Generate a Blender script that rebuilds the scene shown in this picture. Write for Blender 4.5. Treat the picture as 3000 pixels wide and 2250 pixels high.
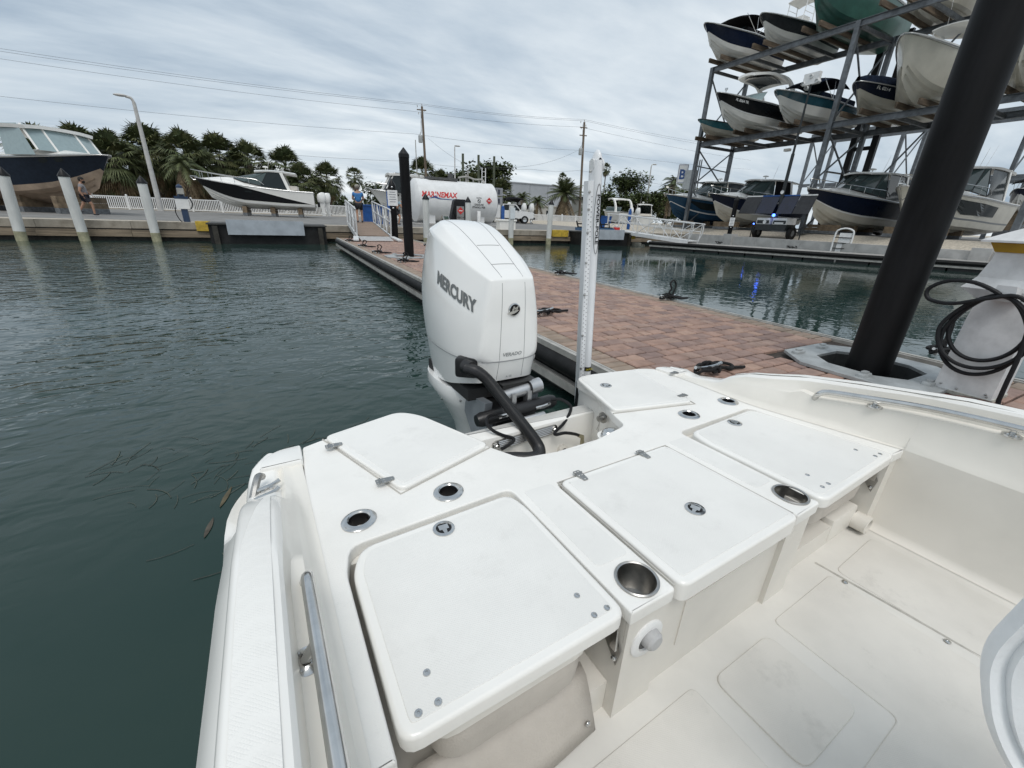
import bpy, bmesh, math, random
from mathutils import Vector, Matrix
from mathutils.bvhtree import BVHTree
PI = math.pi
rnd = random.Random(7)
scene = bpy.context.scene
for o in list(bpy.data.objects): bpy.data.objects.remove(o)
COL = scene.collection
# ---------------------------------------------------------------- camera (eye 1.55 m above the water, world Y runs along the dock)
H = 1.55; FPX = 1205.0; CX, CY = 1500.0, 1125.0; AZ = math.radians(28.6)
_d = Vector((-115.0, 2975.0, FPX)).normalized(); _up = -_d
_f = Vector((0, 0, 1)); _fh = (_f - _up * _f.dot(_up)).normalized(); _rt = _fh.cross(_up)
if _rt.x < 0: _rt = -_rt
M0 = Matrix((_rt, _fh, _up))
RM = Matrix.Rotation(-AZ, 3, 'Z') @ M0            # image axes (right, down, forward) -> world
cam_data = bpy.data.cameras.new('camera'); cam = bpy.data.objects.new('camera', cam_data); COL.objects.link(cam)
cam_data.sensor_width = 36; cam_data.lens = FPX / 3000 * 36; cam_data.clip_start = .02; cam_data.clip_end = 4000
cr, cd, cf = RM.col[0], RM.col[1], RM.col[2]
cam.matrix_world = Matrix(((cr.x, -cd.x, -cf.x, 0), (cr.y, -cd.y, -cf.y, 0), (cr.z, -cd.z, -cf.z, H), (0, 0, 0, 1)))
scene.camera = cam
# ---------------------------------------------------------------- sky, sun, exposure
SUN_EL, SUN_AZ = math.radians(62), math.radians(200)      # azimuth clockwise from +Y
world = bpy.data.worlds.new('World'); scene.world = world; world.use_nodes = True
nt = world.node_tree; nt.nodes.clear(); N = nt.nodes.new; LK = nt.links.new
out = N('ShaderNodeOutputWorld'); mixs = N('ShaderNodeMixShader'); bg1 = N('ShaderNodeBackground'); bg2 = N('ShaderNodeBackground')
sky = N('ShaderNodeTexSky'); sky.sky_type = 'NISHITA'; sky.sun_disc = False; sky.sun_elevation = SUN_EL; sky.sun_rotation = SUN_AZ
sky.air_density = 1.0; sky.dust_density = 3.0
LK(sky.outputs[0], bg1.inputs[0]); bg1.inputs[1].default_value = .12
tc = N('ShaderNodeTexCoord'); sep = N('ShaderNodeSeparateXYZ'); LK(tc.outputs['Generated'], sep.inputs[0])
mz = N('ShaderNodeMath'); mz.operation = 'MAXIMUM'; LK(sep.outputs[2], mz.inputs[0]); mz.inputs[1].default_value = 0
az_ = N('ShaderNodeMath'); az_.operation = 'ADD'; LK(mz.outputs[0], az_.inputs[0]); az_.inputs[1].default_value = .16
dx = N('ShaderNodeMath'); dx.operation = 'DIVIDE'; LK(sep.outputs[0], dx.inputs[0]); LK(az_.outputs[0], dx.inputs[1])
dy = N('ShaderNodeMath'); dy.operation = 'DIVIDE'; LK(sep.outputs[1], dy.inputs[0]); LK(az_.outputs[0], dy.inputs[1])
cmb = N('ShaderNodeCombineXYZ'); LK(dx.outputs[0], cmb.inputs[0]); LK(dy.outputs[0], cmb.inputs[1])
mp = N('ShaderNodeMapping'); LK(cmb.outputs[0], mp.inputs[0]); mp.inputs['Rotation'].default_value = (0, 0, .5); mp.inputs['Scale'].default_value = (.60, 1.35, 1)
n1 = N('ShaderNodeTexNoise'); n1.inputs['Scale'].default_value = .62; n1.inputs['Detail'].default_value = 9; n1.inputs['Roughness'].default_value = .55; n1.inputs['Distortion'].default_value = .5
LK(mp.outputs[0], n1.inputs['Vector'])
n2 = N('ShaderNodeTexNoise'); n2.inputs['Scale'].default_value = 2.4; n2.inputs['Detail'].default_value = 7; n2.inputs['Roughness'].default_value = .6; LK(mp.outputs[0], n2.inputs['Vector'])
madd = N('ShaderNodeMath'); madd.operation = 'MULTIPLY_ADD'; LK(n2.outputs[0], madd.inputs[0]); madd.inputs[1].default_value = .28; LK(n1.outputs[0], madd.inputs[2])
ramp = N('ShaderNodeValToRGB'); LK(madd.outputs[0], ramp.inputs[0])
cr_ = ramp.color_ramp; cr_.elements[0].position = .45; cr_.elements[0].color = (.29, .37, .46, 1); cr_.elements[1].position = .82; cr_.elements[1].color = (.84, .88, .90, 1)
e = cr_.elements.new(.58); e.color = (.47, .545, .615, 1)
e = cr_.elements.new(.70); e.color = (.63, .69, .735, 1)
LK(ramp.outputs[0], bg2.inputs[0]); bg2.inputs[1].default_value = 1.13
mixs.inputs[0].default_value = .90; LK(bg1.outputs[0], mixs.inputs[1]); LK(bg2.outputs[0], mixs.inputs[2]); LK(mixs.outputs[0], out.inputs[0])
sl = bpy.data.lights.new('sun', 'SUN'); sl.energy = 1.35; sl.angle = math.radians(28); sl.color = (1, .97, .93)
so = bpy.data.objects.new('sun', sl); COL.objects.link(so)
so.rotation_euler = Vector((-math.sin(SUN_AZ) * math.cos(SUN_EL), -math.cos(SUN_AZ) * math.cos(SUN_EL), -math.sin(SUN_EL))).to_track_quat('-Z', 'Y').to_euler()
scene.render.engine = 'CYCLES'
vs = scene.view_settings; vs.view_transform = 'Standard'; vs.look = 'None'; vs.exposure = 0.10; vs.gamma = 1.0
# ---------------------------------------------------------------- measuring helpers: sight lines of the survey photo met with real planes
def wray(x, y): return RM @ Vector((x - CX, y - CY, FPX))
def onZ(x, y, z): r = wray(x, y); return Vector((0, 0, H)) + r * ((z - H) / r.z)
def onX(x, y, X): r = wray(x, y); return Vector((0, 0, H)) + r * (X / r.x)
def onY(x, y, Y): r = wray(x, y); return Vector((0, 0, H)) + r * (Y / r.y)
# ---------------------------------------------------------------- materials
MATS = {}
def M(name, col, rough=.5, metal=0., var=.12, scale=6., bump=0., bscale=60., coat=0., col2=None, spec=.5, trans=0., emit=None, noise_detail=5, stretch=(1, 1, 1), ior=1.5, alpha=1.):
    if name in MATS: return MATS[name]
    m = bpy.data.materials.new(name); m.use_nodes = True; t = m.node_tree; b = t.nodes['Principled BSDF']
    n = t.nodes.new; l = t.links.new
    tcn = n('ShaderNodeTexCoord'); mpn = n('ShaderNodeMapping'); l(tcn.outputs['Object'], mpn.inputs[0]); mpn.inputs['Scale'].default_value = stretch
    c1 = tuple(col) + (1,); c2 = tuple(col2) + (1,) if col2 else tuple(max(0, c * (1 - var * 2)) for c in col) + (1,)
    if var > 0 or col2:
        nz = n('ShaderNodeTexNoise'); nz.inputs['Scale'].default_value = scale; nz.inputs['Detail'].default_value = noise_detail; nz.inputs['Roughness'].default_value = .6; l(mpn.outputs[0], nz.inputs['Vector'])
        rp = n('ShaderNodeValToRGB'); rp.color_ramp.elements[0].position = .35; rp.color_ramp.elements[1].position = .62
        rp.color_ramp.elements[0].color = c2; rp.color_ramp.elements[1].color = c1
        l(nz.outputs[0], rp.inputs[0]); l(rp.outputs[0], b.inputs['Base Color'])
        mr = n('ShaderNodeMath'); mr.operation = 'MULTIPLY_ADD'; l(nz.outputs[0], mr.inputs[0]); mr.inputs[1].default_value = -.25 * rough; mr.inputs[2].default_value = rough * 1.12; l(mr.outputs[0], b.inputs['Roughness'])
    else:
        b.inputs['Base Color'].default_value = c1; b.inputs['Roughness'].default_value = rough
    b.inputs['Metallic'].default_value = metal; b.inputs['IOR'].default_value = ior
    b.inputs['Coat Weight'].default_value = coat; b.inputs['Coat Roughness'].default_value = .08
    b.inputs['Specular IOR Level'].default_value = spec
    b.inputs['Transmission Weight'].default_value = trans; b.inputs['Alpha'].default_value = alpha
    if emit: b.inputs['Emission Color'].default_value = tuple(emit[:3]) + (1,); b.inputs['Emission Strength'].default_value = emit[3]
    if bump > 0:
        nb = n('ShaderNodeTexNoise'); nb.inputs['Scale'].default_value = bscale; nb.inputs['Detail'].default_value = 4; l(mpn.outputs[0], nb.inputs['Vector'])
        bp = n('ShaderNodeBump'); bp.inputs['Strength'].default_value = bump; bp.inputs['Distance'].default_value = .01; l(nb.outputs[0], bp.inputs['Height']); l(bp.outputs[0], b.inputs['Normal'])
    MATS[name] = m; return m
def M_nonskid(name, col, scale, strength=.6, dirt=.10, smudge=.10):
    m = M(name, col, rough=.55, var=dirt, scale=3.0, noise_detail=8)
    t = m.node_tree; b = t.nodes['Principled BSDF']; n = t.nodes.new; l = t.links.new
    tcn = n('ShaderNodeTexCoord'); mpn = n('ShaderNodeMapping'); l(tcn.outputs['Object'], mpn.inputs[0]); mpn.inputs['Rotation'].default_value = (0, 0, .785)
    sn = n('ShaderNodeTexNoise'); sn.inputs['Scale'].default_value = 6.5; sn.inputs['Detail'].default_value = 12; sn.inputs['Roughness'].default_value = .72; l(tcn.outputs['Object'], sn.inputs['Vector'])
    sr = n('ShaderNodeMapRange'); l(sn.outputs[0], sr.inputs[0]); sr.inputs[1].default_value = .56; sr.inputs[2].default_value = .74; sr.inputs[3].default_value = 0; sr.inputs[4].default_value = smudge
    mxc = n('ShaderNodeMix'); mxc.data_type = 'RGBA'; l(sr.outputs[0], mxc.inputs[0]); src = b.inputs['Base Color'].links[0].from_socket; l(src, mxc.inputs[6]); mxc.inputs[7].default_value = (.22, .21, .19, 1); l(mxc.outputs[2], b.inputs['Base Color'])
    v = n('ShaderNodeTexVoronoi'); v.feature = 'DISTANCE_TO_EDGE'; v.inputs['Scale'].default_value = scale; v.inputs['Randomness'].default_value = .15; l(mpn.outputs[0], v.inputs['Vector'])
    r = n('ShaderNodeMath'); r.operation = 'MINIMUM'; l(v.outputs['Distance'], r.inputs[0]); r.inputs[1].default_value = .25
    bp = n('ShaderNodeBump'); bp.inputs['Strength'].default_value = strength; bp.inputs['Distance'].default_value = .0025; l(r.outputs[0], bp.inputs['Height']); l(bp.outputs[0], b.inputs['Normal'])
    return m
# ---------------------------------------------------------------- mesh builder
def frame(d):
    d = d.normalized(); a = Vector((0, 0, 1)) if abs(d.z) < .9 else Vector((1, 0, 0))
    x = d.cross(a).normalized(); return x, d.cross(x).normalized()
class MB:
    def __init__(s): s.v = []; s.f = []
    def add(s, vs_, fs):
        o = len(s.v); s.v += [tuple(p) for p in vs_]; s.f += [tuple(i + o for i in f) for f in fs]; return s
    def box2(s, x0, x1, y0, y1, z0, z1):
        return s.add([(x0, y0, z0), (x1, y0, z0), (x1, y1, z0), (x0, y1, z0), (x0, y0, z1), (x1, y0, z1), (x1, y1, z1), (x0, y1, z1)],
                     [(3, 2, 1, 0), (4, 5, 6, 7), (0, 1, 5, 4), (1, 2, 6, 5), (2, 3, 7, 6), (3, 0, 4, 7)])
    def bar(s, p0, p1, w, h, up=(0, 0, 1)):
        p0, p1 = Vector(p0), Vector(p1); d = (p1 - p0).normalized(); u = Vector(up); x = d.cross(u)
        if x.length < 1e-4: x = d.cross(Vector((1, 0, 0)))
        x.normalize(); z = x.cross(d); x *= w / 2; z *= h / 2
        return s.add([p0 - x - z, p0 + x - z, p0 + x + z, p0 - x + z, p1 - x - z, p1 + x - z, p1 + x + z, p1 - x + z],
                     [(3, 2, 1, 0), (4, 5, 6, 7), (0, 1, 5, 4), (1, 2, 6, 5), (2, 3, 7, 6), (3, 0, 4, 7)])
    def tube(s, pts, r, n=8, closed=False, caps=True):
        pts = [Vector(p) for p in pts]; k = len(pts); rr = r if isinstance(r, (list, tuple)) else [r] * k
        rings = []; px = None
        for i, p in enumerate(pts):
            a = pts[(i - 1) % k] if (i or closed) else p; b = pts[(i + 1) % k] if (i < k - 1 or closed) else p
            d = (b - a)
            if d.length < 1e-9: d = Vector((0, 0, 1))
            d.normalize()
            if px is None: x, y = frame(d)
            else:
                x = px - d * px.dot(d)
                if x.length < 1e-6: x, y = frame(d)
                x.normalize(); y = d.cross(x)
            px = x; rings.append([p + (x * math.cos(q * 2 * PI / n) + y * math.sin(q * 2 * PI / n)) * rr[i] for q in range(n)])
        return s.loft(rings, wrap=True, closed=closed, caps=caps)
    def loft(s, rings, wrap=True, closed=False, caps=True):
        n = len(rings[0]); vs_ = [p for r in rings for p in r]; fs = []; k = len(rings)
        for i in range(k if closed else k - 1):
            j = (i + 1) % k
            for q in range(n if wrap else n - 1):
                w = (q + 1) % n; fs.append((i * n + q, i * n + w, j * n + w, j * n + q))
        if caps and not closed and wrap: fs.append(tuple(range(n))[::-1]); fs.append(tuple((k - 1) * n + q for q in range(n)))
        return s.add(vs_, fs)
    def cyl(s, p0, p1, r0, r1=None, n=12): return s.tube([p0, p1], [r0, r0 if r1 is None else r1], n)
    def lathe(s, prof, n=20, c=(0, 0, 0), axis='Z'):
        rings = []
        for r, z in prof:
            ring = []
            for q in range(n):
                a = q * 2 * PI / n; x, y = r * math.cos(a), r * math.sin(a)
                p = (x, y, z) if axis == 'Z' else ((z, x, y) if axis == 'X' else (y, z, x))
                ring.append((p[0] + c[0], p[1] + c[1], p[2] + c[2]))
            rings.append(ring)
        return s.loft(rings, caps=False)
    def prism(s, poly, z0, z1, ch=0.):
        poly = [Vector((p[0], p[1])) for p in poly]
        if area(poly) < 0: poly = poly[::-1]
        rings = [[(p.x, p.y, z0) for p in poly]]
        if ch > 0:
            q = offset(poly, -ch); m = offset(poly, -ch * .3)
            rings += [[(p.x, p.y, z1 - ch) for p in poly], [(p.x, p.y, z1 - ch * .3) for p in m], [(p.x, p.y, z1) for p in q]]
        else: rings.append([(p.x, p.y, z1) for p in poly])
        return s.loft(rings, caps=True)
    def sphere(s, c, r, n=10, m=6, sc=(1, 1, 1)):
        prof = [(math.sin(PI * i / m), -math.cos(PI * i / m)) for i in range(m + 1)]
        rings = [[(c[0] + r * sc[0] * max(a, .001) * math.cos(q * 2 * PI / n), c[1] + r * sc[1] * max(a, .001) * math.sin(q * 2 * PI / n), c[2] + r * sc[2] * z) for q in range(n)] for a, z in prof]
        return s.loft(rings, caps=True)
    def xform(s, mat):
        s.v = [tuple(mat @ Vector(p)) for p in s.v]; return s
    def mesh(s, name, mat, smooth=35, fix=True):
        me = bpy.data.meshes.new(name); me.from_pydata(s.v, [], s.f); me.update()
        if fix:
            bm = bmesh.new(); bm.from_mesh(me); bmesh.ops.recalc_face_normals(bm, faces=bm.faces); bm.to_mesh(me); bm.free()
        if mat: me.materials.append(mat)
        if smooth: me.shade_smooth(); me.set_sharp_from_angle(angle=math.radians(smooth))
        return me
    def build(s, name, mat, parent=None, smooth=35, label=None):
        return obj(name, s.mesh(name, mat, smooth), parent, label)
def area(p): return sum(p[i].x * p[(i + 1) % len(p)].y - p[(i + 1) % len(p)].x * p[i].y for i in range(len(p))) / 2
def offset(poly, d):
    r = []; n = len(poly)
    for i in range(n):
        a, b, c = poly[i - 1], poly[i], poly[(i + 1) % n]; e1 = (b - a).normalized(); e2 = (c - b).normalized()
        n1_ = Vector((e1.y, -e1.x)); n2_ = Vector((e2.y, -e2.x)); k = n1_ + n2_
        k = k / max(.35, k.length_squared / 2) if k.length > 1e-6 else n1_
        r.append(b + k * d)
    return r
def rounded(poly, r, k=4):
    out_ = []; n = len(poly); P = [Vector((p[0], p[1])) for p in poly]
    for i in range(n):
        a, b, c = P[i - 1], P[i], P[(i + 1) % n]; ri = r[i] if isinstance(r, (list, tuple)) else r
        d1 = a - b; d2 = c - b; q = min(ri, d1.length * .45, d2.length * .45)
        s0 = b + d1.normalized() * q; s1 = b + d2.normalized() * q
        for j in range(k + 1):
            t = j / k; out_.append(s0 * (1 - t) ** 2 + b * 2 * t * (1 - t) + s1 * t * t)
    return out_
def obj(name, me, parent=None, label=None):
    o = bpy.data.objects.new(name, me); COL.objects.link(o)
    if parent: o.parent = parent
    if label: o['label'] = label
    return o
def tag(o, label, cat, group=None):
    o['label'] = label; o['category'] = cat
    if group: o['group'] = group
    return o
def thing(name, label, cat, loc=(0, 0, 0), rz=0, group=None, scale=1):
    o = bpy.data.objects.new(name, None); COL.objects.link(o); o.location = loc; o.rotation_euler = (0, 0, rz); o.empty_display_size = .2
    if scale != 1: o.scale = (scale,) * 3
    return tag(o, label, cat, group)
def struct(o): o['kind'] = 'structure'; return o
def stuff(o): o['kind'] = 'stuff'; return o
def dup(root, loc, rz=0, label=None, group=None, scale=None):
    def cp(o, p):
        c = o.copy(); COL.objects.link(c); c.parent = p
        for ch in o.children: cp(ch, c)
        return c
    r = cp(root, None); r.location = loc; r.rotation_euler = (0, 0, rz)
    if scale: r.scale = (scale,) * 3
    if label: r['label'] = label
    if group: r['group'] = group
    return r
def sm(pts, k=6, closed=False):
    P = [Vector(p) for p in pts]; n = len(P); o = []
    for i in range(n if closed else n - 1):
        if closed: p0, p1, p2, p3 = P[i - 1], P[i], P[(i + 1) % n], P[(i + 2) % n]
        else: p0, p1, p2, p3 = P[max(i - 1, 0)], P[i], P[i + 1], P[min(i + 2, n - 1)]
        for j in range(k):
            t = j / k; o.append(.5 * ((2 * p1) + (p2 - p0) * t + (2 * p0 - 5 * p1 + 4 * p2 - p3) * t * t + (3 * p1 - p0 - 3 * p2 + p3) * t ** 3))
    if not closed: o.append(P[-1])
    return o
def lerp(x, xs, ys):
    if x <= xs[0]: return ys[0]
    for i in range(len(xs) - 1):
        if x <= xs[i + 1]: t = (x - xs[i]) / (xs[i + 1] - xs[i]); return ys[i] + (ys[i + 1] - ys[i]) * t
    return ys[-1]
def text_pts(body, w=None, h=None, bold=0., shear=0., space=1.):
    cu = bpy.data.curves.new('lettering', 'FONT'); cu.body = body; cu.align_x = 'CENTER'; cu.align_y = 'CENTER'; cu.offset = bold; cu.shear = shear; cu.space_character = space; cu.resolution_u = 3
    o = bpy.data.objects.new('lettering', cu); COL.objects.link(o)
    dg = bpy.context.evaluated_depsgraph_get(); me = bpy.data.meshes.new_from_object(o.evaluated_get(dg))
    vs_ = [Vector(v.co) for v in me.vertices]; fs = [tuple(p.vertices) for p in me.polygons]
    bpy.data.objects.remove(o); bpy.data.meshes.remove(me); bpy.data.curves.remove(cu)
    x0 = min(v.x for v in vs_); x1 = max(v.x for v in vs_); y0 = min(v.y for v in vs_); y1 = max(v.y for v in vs_)
    sx = w / (x1 - x0) if w else None; sy = h / (y1 - y0) if h else sx
    sx = sx or sy
    return [((v.x - (x0 + x1) / 2) * sx, (v.y - (y0 + y1) / 2) * sy) for v in vs_], fs
def text(name, body, mat, parent, o, xd, yd, w=None, h=None, bold=0., shear=0., surf=None, off=.002, space=1.):
    pts, fs = text_pts(body, w, h, bold, shear, space); o = Vector(o); xd = Vector(xd).normalized(); yd = Vector(yd).normalized(); nd = xd.cross(yd).normalized()
    vs_ = []
    for x, y in pts:
        p = o + xd * x + yd * y
        if surf:
            hit = surf.ray_cast(p + nd * .5, -nd)
            if hit[0]: p = hit[0] + nd * off
        vs_.append(p)
    mb = MB(); mb.add(vs_, fs); me = mb.mesh(name, mat, 0, fix=False); return obj(name, me, parent)
def bvh_of(o):
    dg = bpy.context.evaluated_depsgraph_get(); e_ = o.evaluated_get(dg); me = e_.to_mesh()
    t = BVHTree.FromPolygons([v.co.copy() for v in me.vertices], [tuple(p.vertices) for p in me.polygons]); e_.to_mesh_clear(); return t
# common materials
W_GEL = M('white_gelcoat', (.84, .825, .785), .25, var=.025, scale=2.5, coat=.2)
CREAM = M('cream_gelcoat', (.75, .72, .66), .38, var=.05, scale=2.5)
NSK = M_nonskid('nonskid_white', (.845, .83, .79), 210, .55, .035, .16)
NSK_PAD = M_nonskid('nonskid_pad', (.83, .815, .775), 230, .45, .03)
NSK_FLOOR = M_nonskid('nonskid_floor', (.71, .685, .635), 220, .3, .06, .30)
CUPM = M('cup_steel', (.50, .49, .47), .30, 1.0, var=.15, scale=30)
STEEL = M('polished_steel', (.62, .62, .61), .16, 1.0, var=.08, scale=20)
BRUSH = M('brushed_steel', (.42, .415, .40), .32, 1.0, var=.1, scale=30, stretch=(1, 1, 8))
BLACK = M('black_plastic', (.010, .010, .011), .4, var=.2, scale=15, spec=.3)
RUBBER = M('black_rubber', (.012, .012, .012), .6, var=.25, scale=8, bump=.2, spec=.25)
ROPE = M('black_rope', (.01, .01, .011), .85, var=.3, scale=60, bump=.6, bscale=300)
VINYL = M('taupe_vinyl', (.52, .48, .43), .5, var=.05, scale=8, bump=.15, bscale=200)
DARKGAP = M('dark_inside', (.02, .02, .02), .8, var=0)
WPAINT = M('white_paint', (.78, .78, .77), .4, var=.06, scale=5)
ALU = M('aluminium', (.62, .63, .64), .38, .85, var=.1, scale=8)
# ================================================================ SETTING
WALLY = 24.9; WALLX = 29.5
# ---- water
def water_mat():
    m = bpy.data.materials.new('harbour_water'); m.use_nodes = True; t = m.node_tree; b = t.nodes['Principled BSDF']; n = t.nodes.new; l = t.links.new
    b.inputs['Base Color'].default_value = (.018, .039, .033, 1); b.inputs['Roughness'].default_value = .03; b.inputs['IOR'].default_value = 1.33
    tcn = n('ShaderNodeTexCoord')
    def nz(scale, rot, st, det, dist=0.):
        mpn = n('ShaderNodeMapping'); l(tcn.outputs['Object'], mpn.inputs[0]); mpn.inputs['Rotation'].default_value = (0, 0, rot); mpn.inputs['Scale'].default_value = st
        q = n('ShaderNodeTexNoise'); q.inputs['Scale'].default_value = scale; q.inputs['Detail'].default_value = det; q.inputs['Roughness'].default_value = .5; q.inputs['Distortion'].default_value = dist; l(mpn.outputs[0], q.inputs['Vector']); return q.outputs[0]
    a = nz(2.6, .55, (1, 1.35, 1), 2, .5); c = nz(6.0, -.6, (1, 1.5, 1), 1.5, .5); big = nz(.22, .2, (1, 1, 1), 2)
    r = n('ShaderNodeMapRange'); l(big, r.inputs[0]); r.inputs[1].default_value = .40; r.inputs[2].default_value = .62; r.inputs[3].default_value = .25; r.inputs[4].default_value = 1.0
    # sheltered water close to the moored hull is calmer
    sp = n('ShaderNodeSeparateXYZ'); l(tcn.outputs['Object'], sp.inputs[0])
    ln = n('ShaderNodeVectorMath'); ln.operation = 'DISTANCE'; l(tcn.outputs['Object'], ln.inputs[0]); ln.inputs[1].default_value = (.6, .2, 0)
    cal = n('ShaderNodeMapRange'); cal.interpolation_type = 'SMOOTHSTEP'; l(ln.outputs['Value'], cal.inputs[0]); cal.inputs[1].default_value = 1.8; cal.inputs[2].default_value = 5.0; cal.inputs[3].default_value = .06; cal.inputs[4].default_value = 1.0
    lee = n('ShaderNodeMapRange'); lee.interpolation_type = 'SMOOTHSTEP'; l(sp.outputs[0], lee.inputs[0]); lee.inputs[1].default_value = 1.5; lee.inputs[2].default_value = 5.0; lee.inputs[3].default_value = 1.0; lee.inputs[4].default_value = .17
    mul0 = n('ShaderNodeMath'); mul0.operation = 'MULTIPLY'; l(r.outputs[0], mul0.inputs[0]); l(lee.outputs[0], mul0.inputs[1])
    mul = n('ShaderNodeMath'); mul.operation = 'MULTIPLY'; l(mul0.outputs[0], mul.inputs[0]); l(cal.outputs[0], mul.inputs[1])
    s1 = n('ShaderNodeMath'); s1.operation = 'MULTIPLY_ADD'; l(c, s1.inputs[0]); s1.inputs[1].default_value = .38; l(a, s1.inputs[2])
    s2 = n('ShaderNodeMath'); s2.operation = 'MULTIPLY'; l(s1.outputs[0], s2.inputs[0]); l(mul.outputs[0], s2.inputs[1])
    bp = n('ShaderNodeBump'); bp.inputs['Strength'].default_value = 1.0; bp.inputs['Distance'].default_value = .055; l(s2.outputs[0], bp.inputs['Height']); l(bp.outputs[0], b.inputs['Normal'])
    return m
wm = MB(); wm.add([(-500, -500, 0), (WALLX + .3, -500, 0), (WALLX + .3, WALLY + .3, 0), (-500, WALLY + .3, 0)], [(0, 1, 2, 3)])
struct(wm.build('water', water_mat(), smooth=0))
# ---- ground: one sheet behind the quay walls, out to the horizon
def gz(x, y):
    z = .76 + .20 * max(0, min(1, (y - WALLY) / 26)) + .5 * max(0, min(1, (x - WALLX - .5) / 2.6))
    return min(z, 1.3) if x > WALLX + .5 else min(z, .98)
GRAVEL = M('shell_gravel', (.56, .50, .41), .9, var=.2, scale=9, bump=.9, bscale=38, noise_detail=10)
ASPH = M('worn_asphalt', (.23, .225, .215), .85, var=.16, scale=1.1, bump=.3, bscale=90, noise_detail=8)
gx = [-900, -300, -120, -60, -30, -10, 5, 15, 24, WALLX]
gxr = [WALLX, WALLX + .5, WALLX + 1.8, WALLX + 3.1, 45, 70, 120, 300, 900]
gy = [WALLY, 26, 28, 32, 38, 45, 52, 60, 80, 140, 400, 1500]; gyr = [-500, -100, -40, -15, -5, 0, 5, 10, 15, 20, WALLY]
g = MB()
def grid(mb, xs, ys, dz=0):
    k = len(ys); mb.add([(x, y, gz(x, y) + dz) for x in xs for y in ys], [(i * k + j, (i + 1) * k + j, (i + 1) * k + j + 1, i * k + j + 1) for i in range(len(xs) - 1) for j in range(k - 1)])
grid(g, gx + gxr[1:], gy); grid(g, gxr, gyr)
struct(g.build('ground', GRAVEL, smooth=0))
g = MB(); grid(g, [-120, -60, -30, -10, 5, 15, 24, 28], [27.3, 28, 32, 38, 45, 52.4], .006); struct(g.build('yard_road', ASPH, smooth=0))
g = MB(); grid(g, [33.2, 45, 70, 120], [-60, -15, 0, 10, 20, 26, 38, 45, 52.4], .006); struct(g.build('rack_apron', ASPH, smooth=0))
# ---- quay walls
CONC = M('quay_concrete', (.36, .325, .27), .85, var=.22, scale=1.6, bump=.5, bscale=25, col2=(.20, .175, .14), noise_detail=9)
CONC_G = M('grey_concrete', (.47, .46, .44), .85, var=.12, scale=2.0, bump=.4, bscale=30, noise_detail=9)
DARKW = M('shaded_wall', (.045, .040, .030), .6, var=.4, scale=2.5, bump=.6, bscale=12)  # dark base colour has the shadow below the wale painted in
TIMBER = M('grey_timber', (.28, .22, .155), .85, var=.25, scale=3, stretch=(.3, 4, 4), bump=.5, bscale=20, noise_detail=8)
def quay(name, label, x0, x1, y, cap=CONC):
    t = thing(name, label, 'quay wall', (x0, y, 0))
    L = x1 - x0
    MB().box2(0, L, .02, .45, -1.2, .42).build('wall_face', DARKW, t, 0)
    k = max(1, round(L / 3.0)); seg = L / k; m1 = MB().box2(0.006, seg - .006, -.02, .5, .50, .80).mesh('cap_block', cap, 0); m2 = MB().box2(.004, seg - .004, -.2, .1, .17, .44).mesh('wale', TIMBER, 0)
    for i in range(k):
        o = obj('cap_block', m1, t); o.location = (i * seg, rnd.uniform(-.008, .008), rnd.uniform(-.006, .006))
        o = obj('wale', m2, t); o.location = (i * seg, rnd.uniform(-.01, .01), rnd.uniform(-.012, .012))
    MB().box2(0, L, .02, .3, .42, .5).build('joint_strip', DARKW, t, 0)
    return t
quay('quay_wall', 'long weathered concrete and timber quay wall behind the white piles', -60, -2.75, WALLY)
quay('quay_wall', 'weathered quay wall below the white fuel tank, beyond the floating dock', 5.0, 17.6, WALLY)
quay('quay_wall', 'short quay wall under the head of the dock gangway', 1.98, 4.98, WALLY)
quay('quay_wall', 'dark quay wall under the grey aluminium gangway of the rack basin', 21.6, 29.6, WALLY)
t = thing('quay_wall', 'grey concrete quay wall in front of the boat rack', 'quay wall', (WALLX, -60, 0), PI / 2)
k = 28
for i in range(k):
    o = MB().box2(0.006, 84.9 / k - .006, -.05, .45, -1.0, .86).build('cap_block', CONC_G, t, 0) if i == 0 else obj('cap_block', o.data, t)
    o.location = (i * 84.9 / k, 0, 0)
for yy in (20.9, 7.6):
    o = tag(MB().box2(-.3, .35, -.35, .35, -1, 1.0).build('concrete_post', CONC_G, None, 0), 'square grey concrete block on the rack quay wall' + (' below the notice pile' if yy > 10 else ' behind the thick pile'), 'concrete block'); o.location = (WALLX - .35, yy, 0)
# ---- boat-lowering pads in the quay (dark pits with a grey front panel)
PANEL = M('grey_panel', (.42, .46, .50), .6, var=.10, scale=2, bump=.15, bscale=20)
def pad(x0, x1, label, sx0, sx1):
    t = thing('launch_pad', label, 'launch pad', (x0, 22.9, 0)); L = x1 - x0
    MB().box2(0, L, .12, 2.3, -1, .80).build('block', M('pitch_black_concrete', (.010, .010, .010), .7, var=.4, scale=3, bump=.4, bscale=15), t, 0)
    MB().box2(-.05, L + .05, .02, 2.3, .80, .86).build('top_slab', M('dark_slab', (.07, .07, .068), .8, var=.2, scale=2), t, 0)
    MB().bar((sx0, -.06, .44), (sx0 + sx1, -.06, .44), .06, .05).add(*MB().box2(sx0, sx0 + sx1, -.10, -.03, .40, 1.02).__dict__.values()).build('front_panel', PANEL, t, 0)
    for xx in (.25, L - .25): MB().box2(xx - .1, xx + .1, -.04, .10, -.8, .75).build('fender_post', DARKW, t, 0)
pad(-2.75, 1.95, 'black launch pad with a grey front panel beside the gangway', .7, 3.05)
pad(17.6, 21.6, 'black launch pad with a grey front panel carrying blue dollies', .2, 2.9)
YEL = M('yellow_paint', (.62, .42, .05), .6, var=.2, scale=6)
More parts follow.
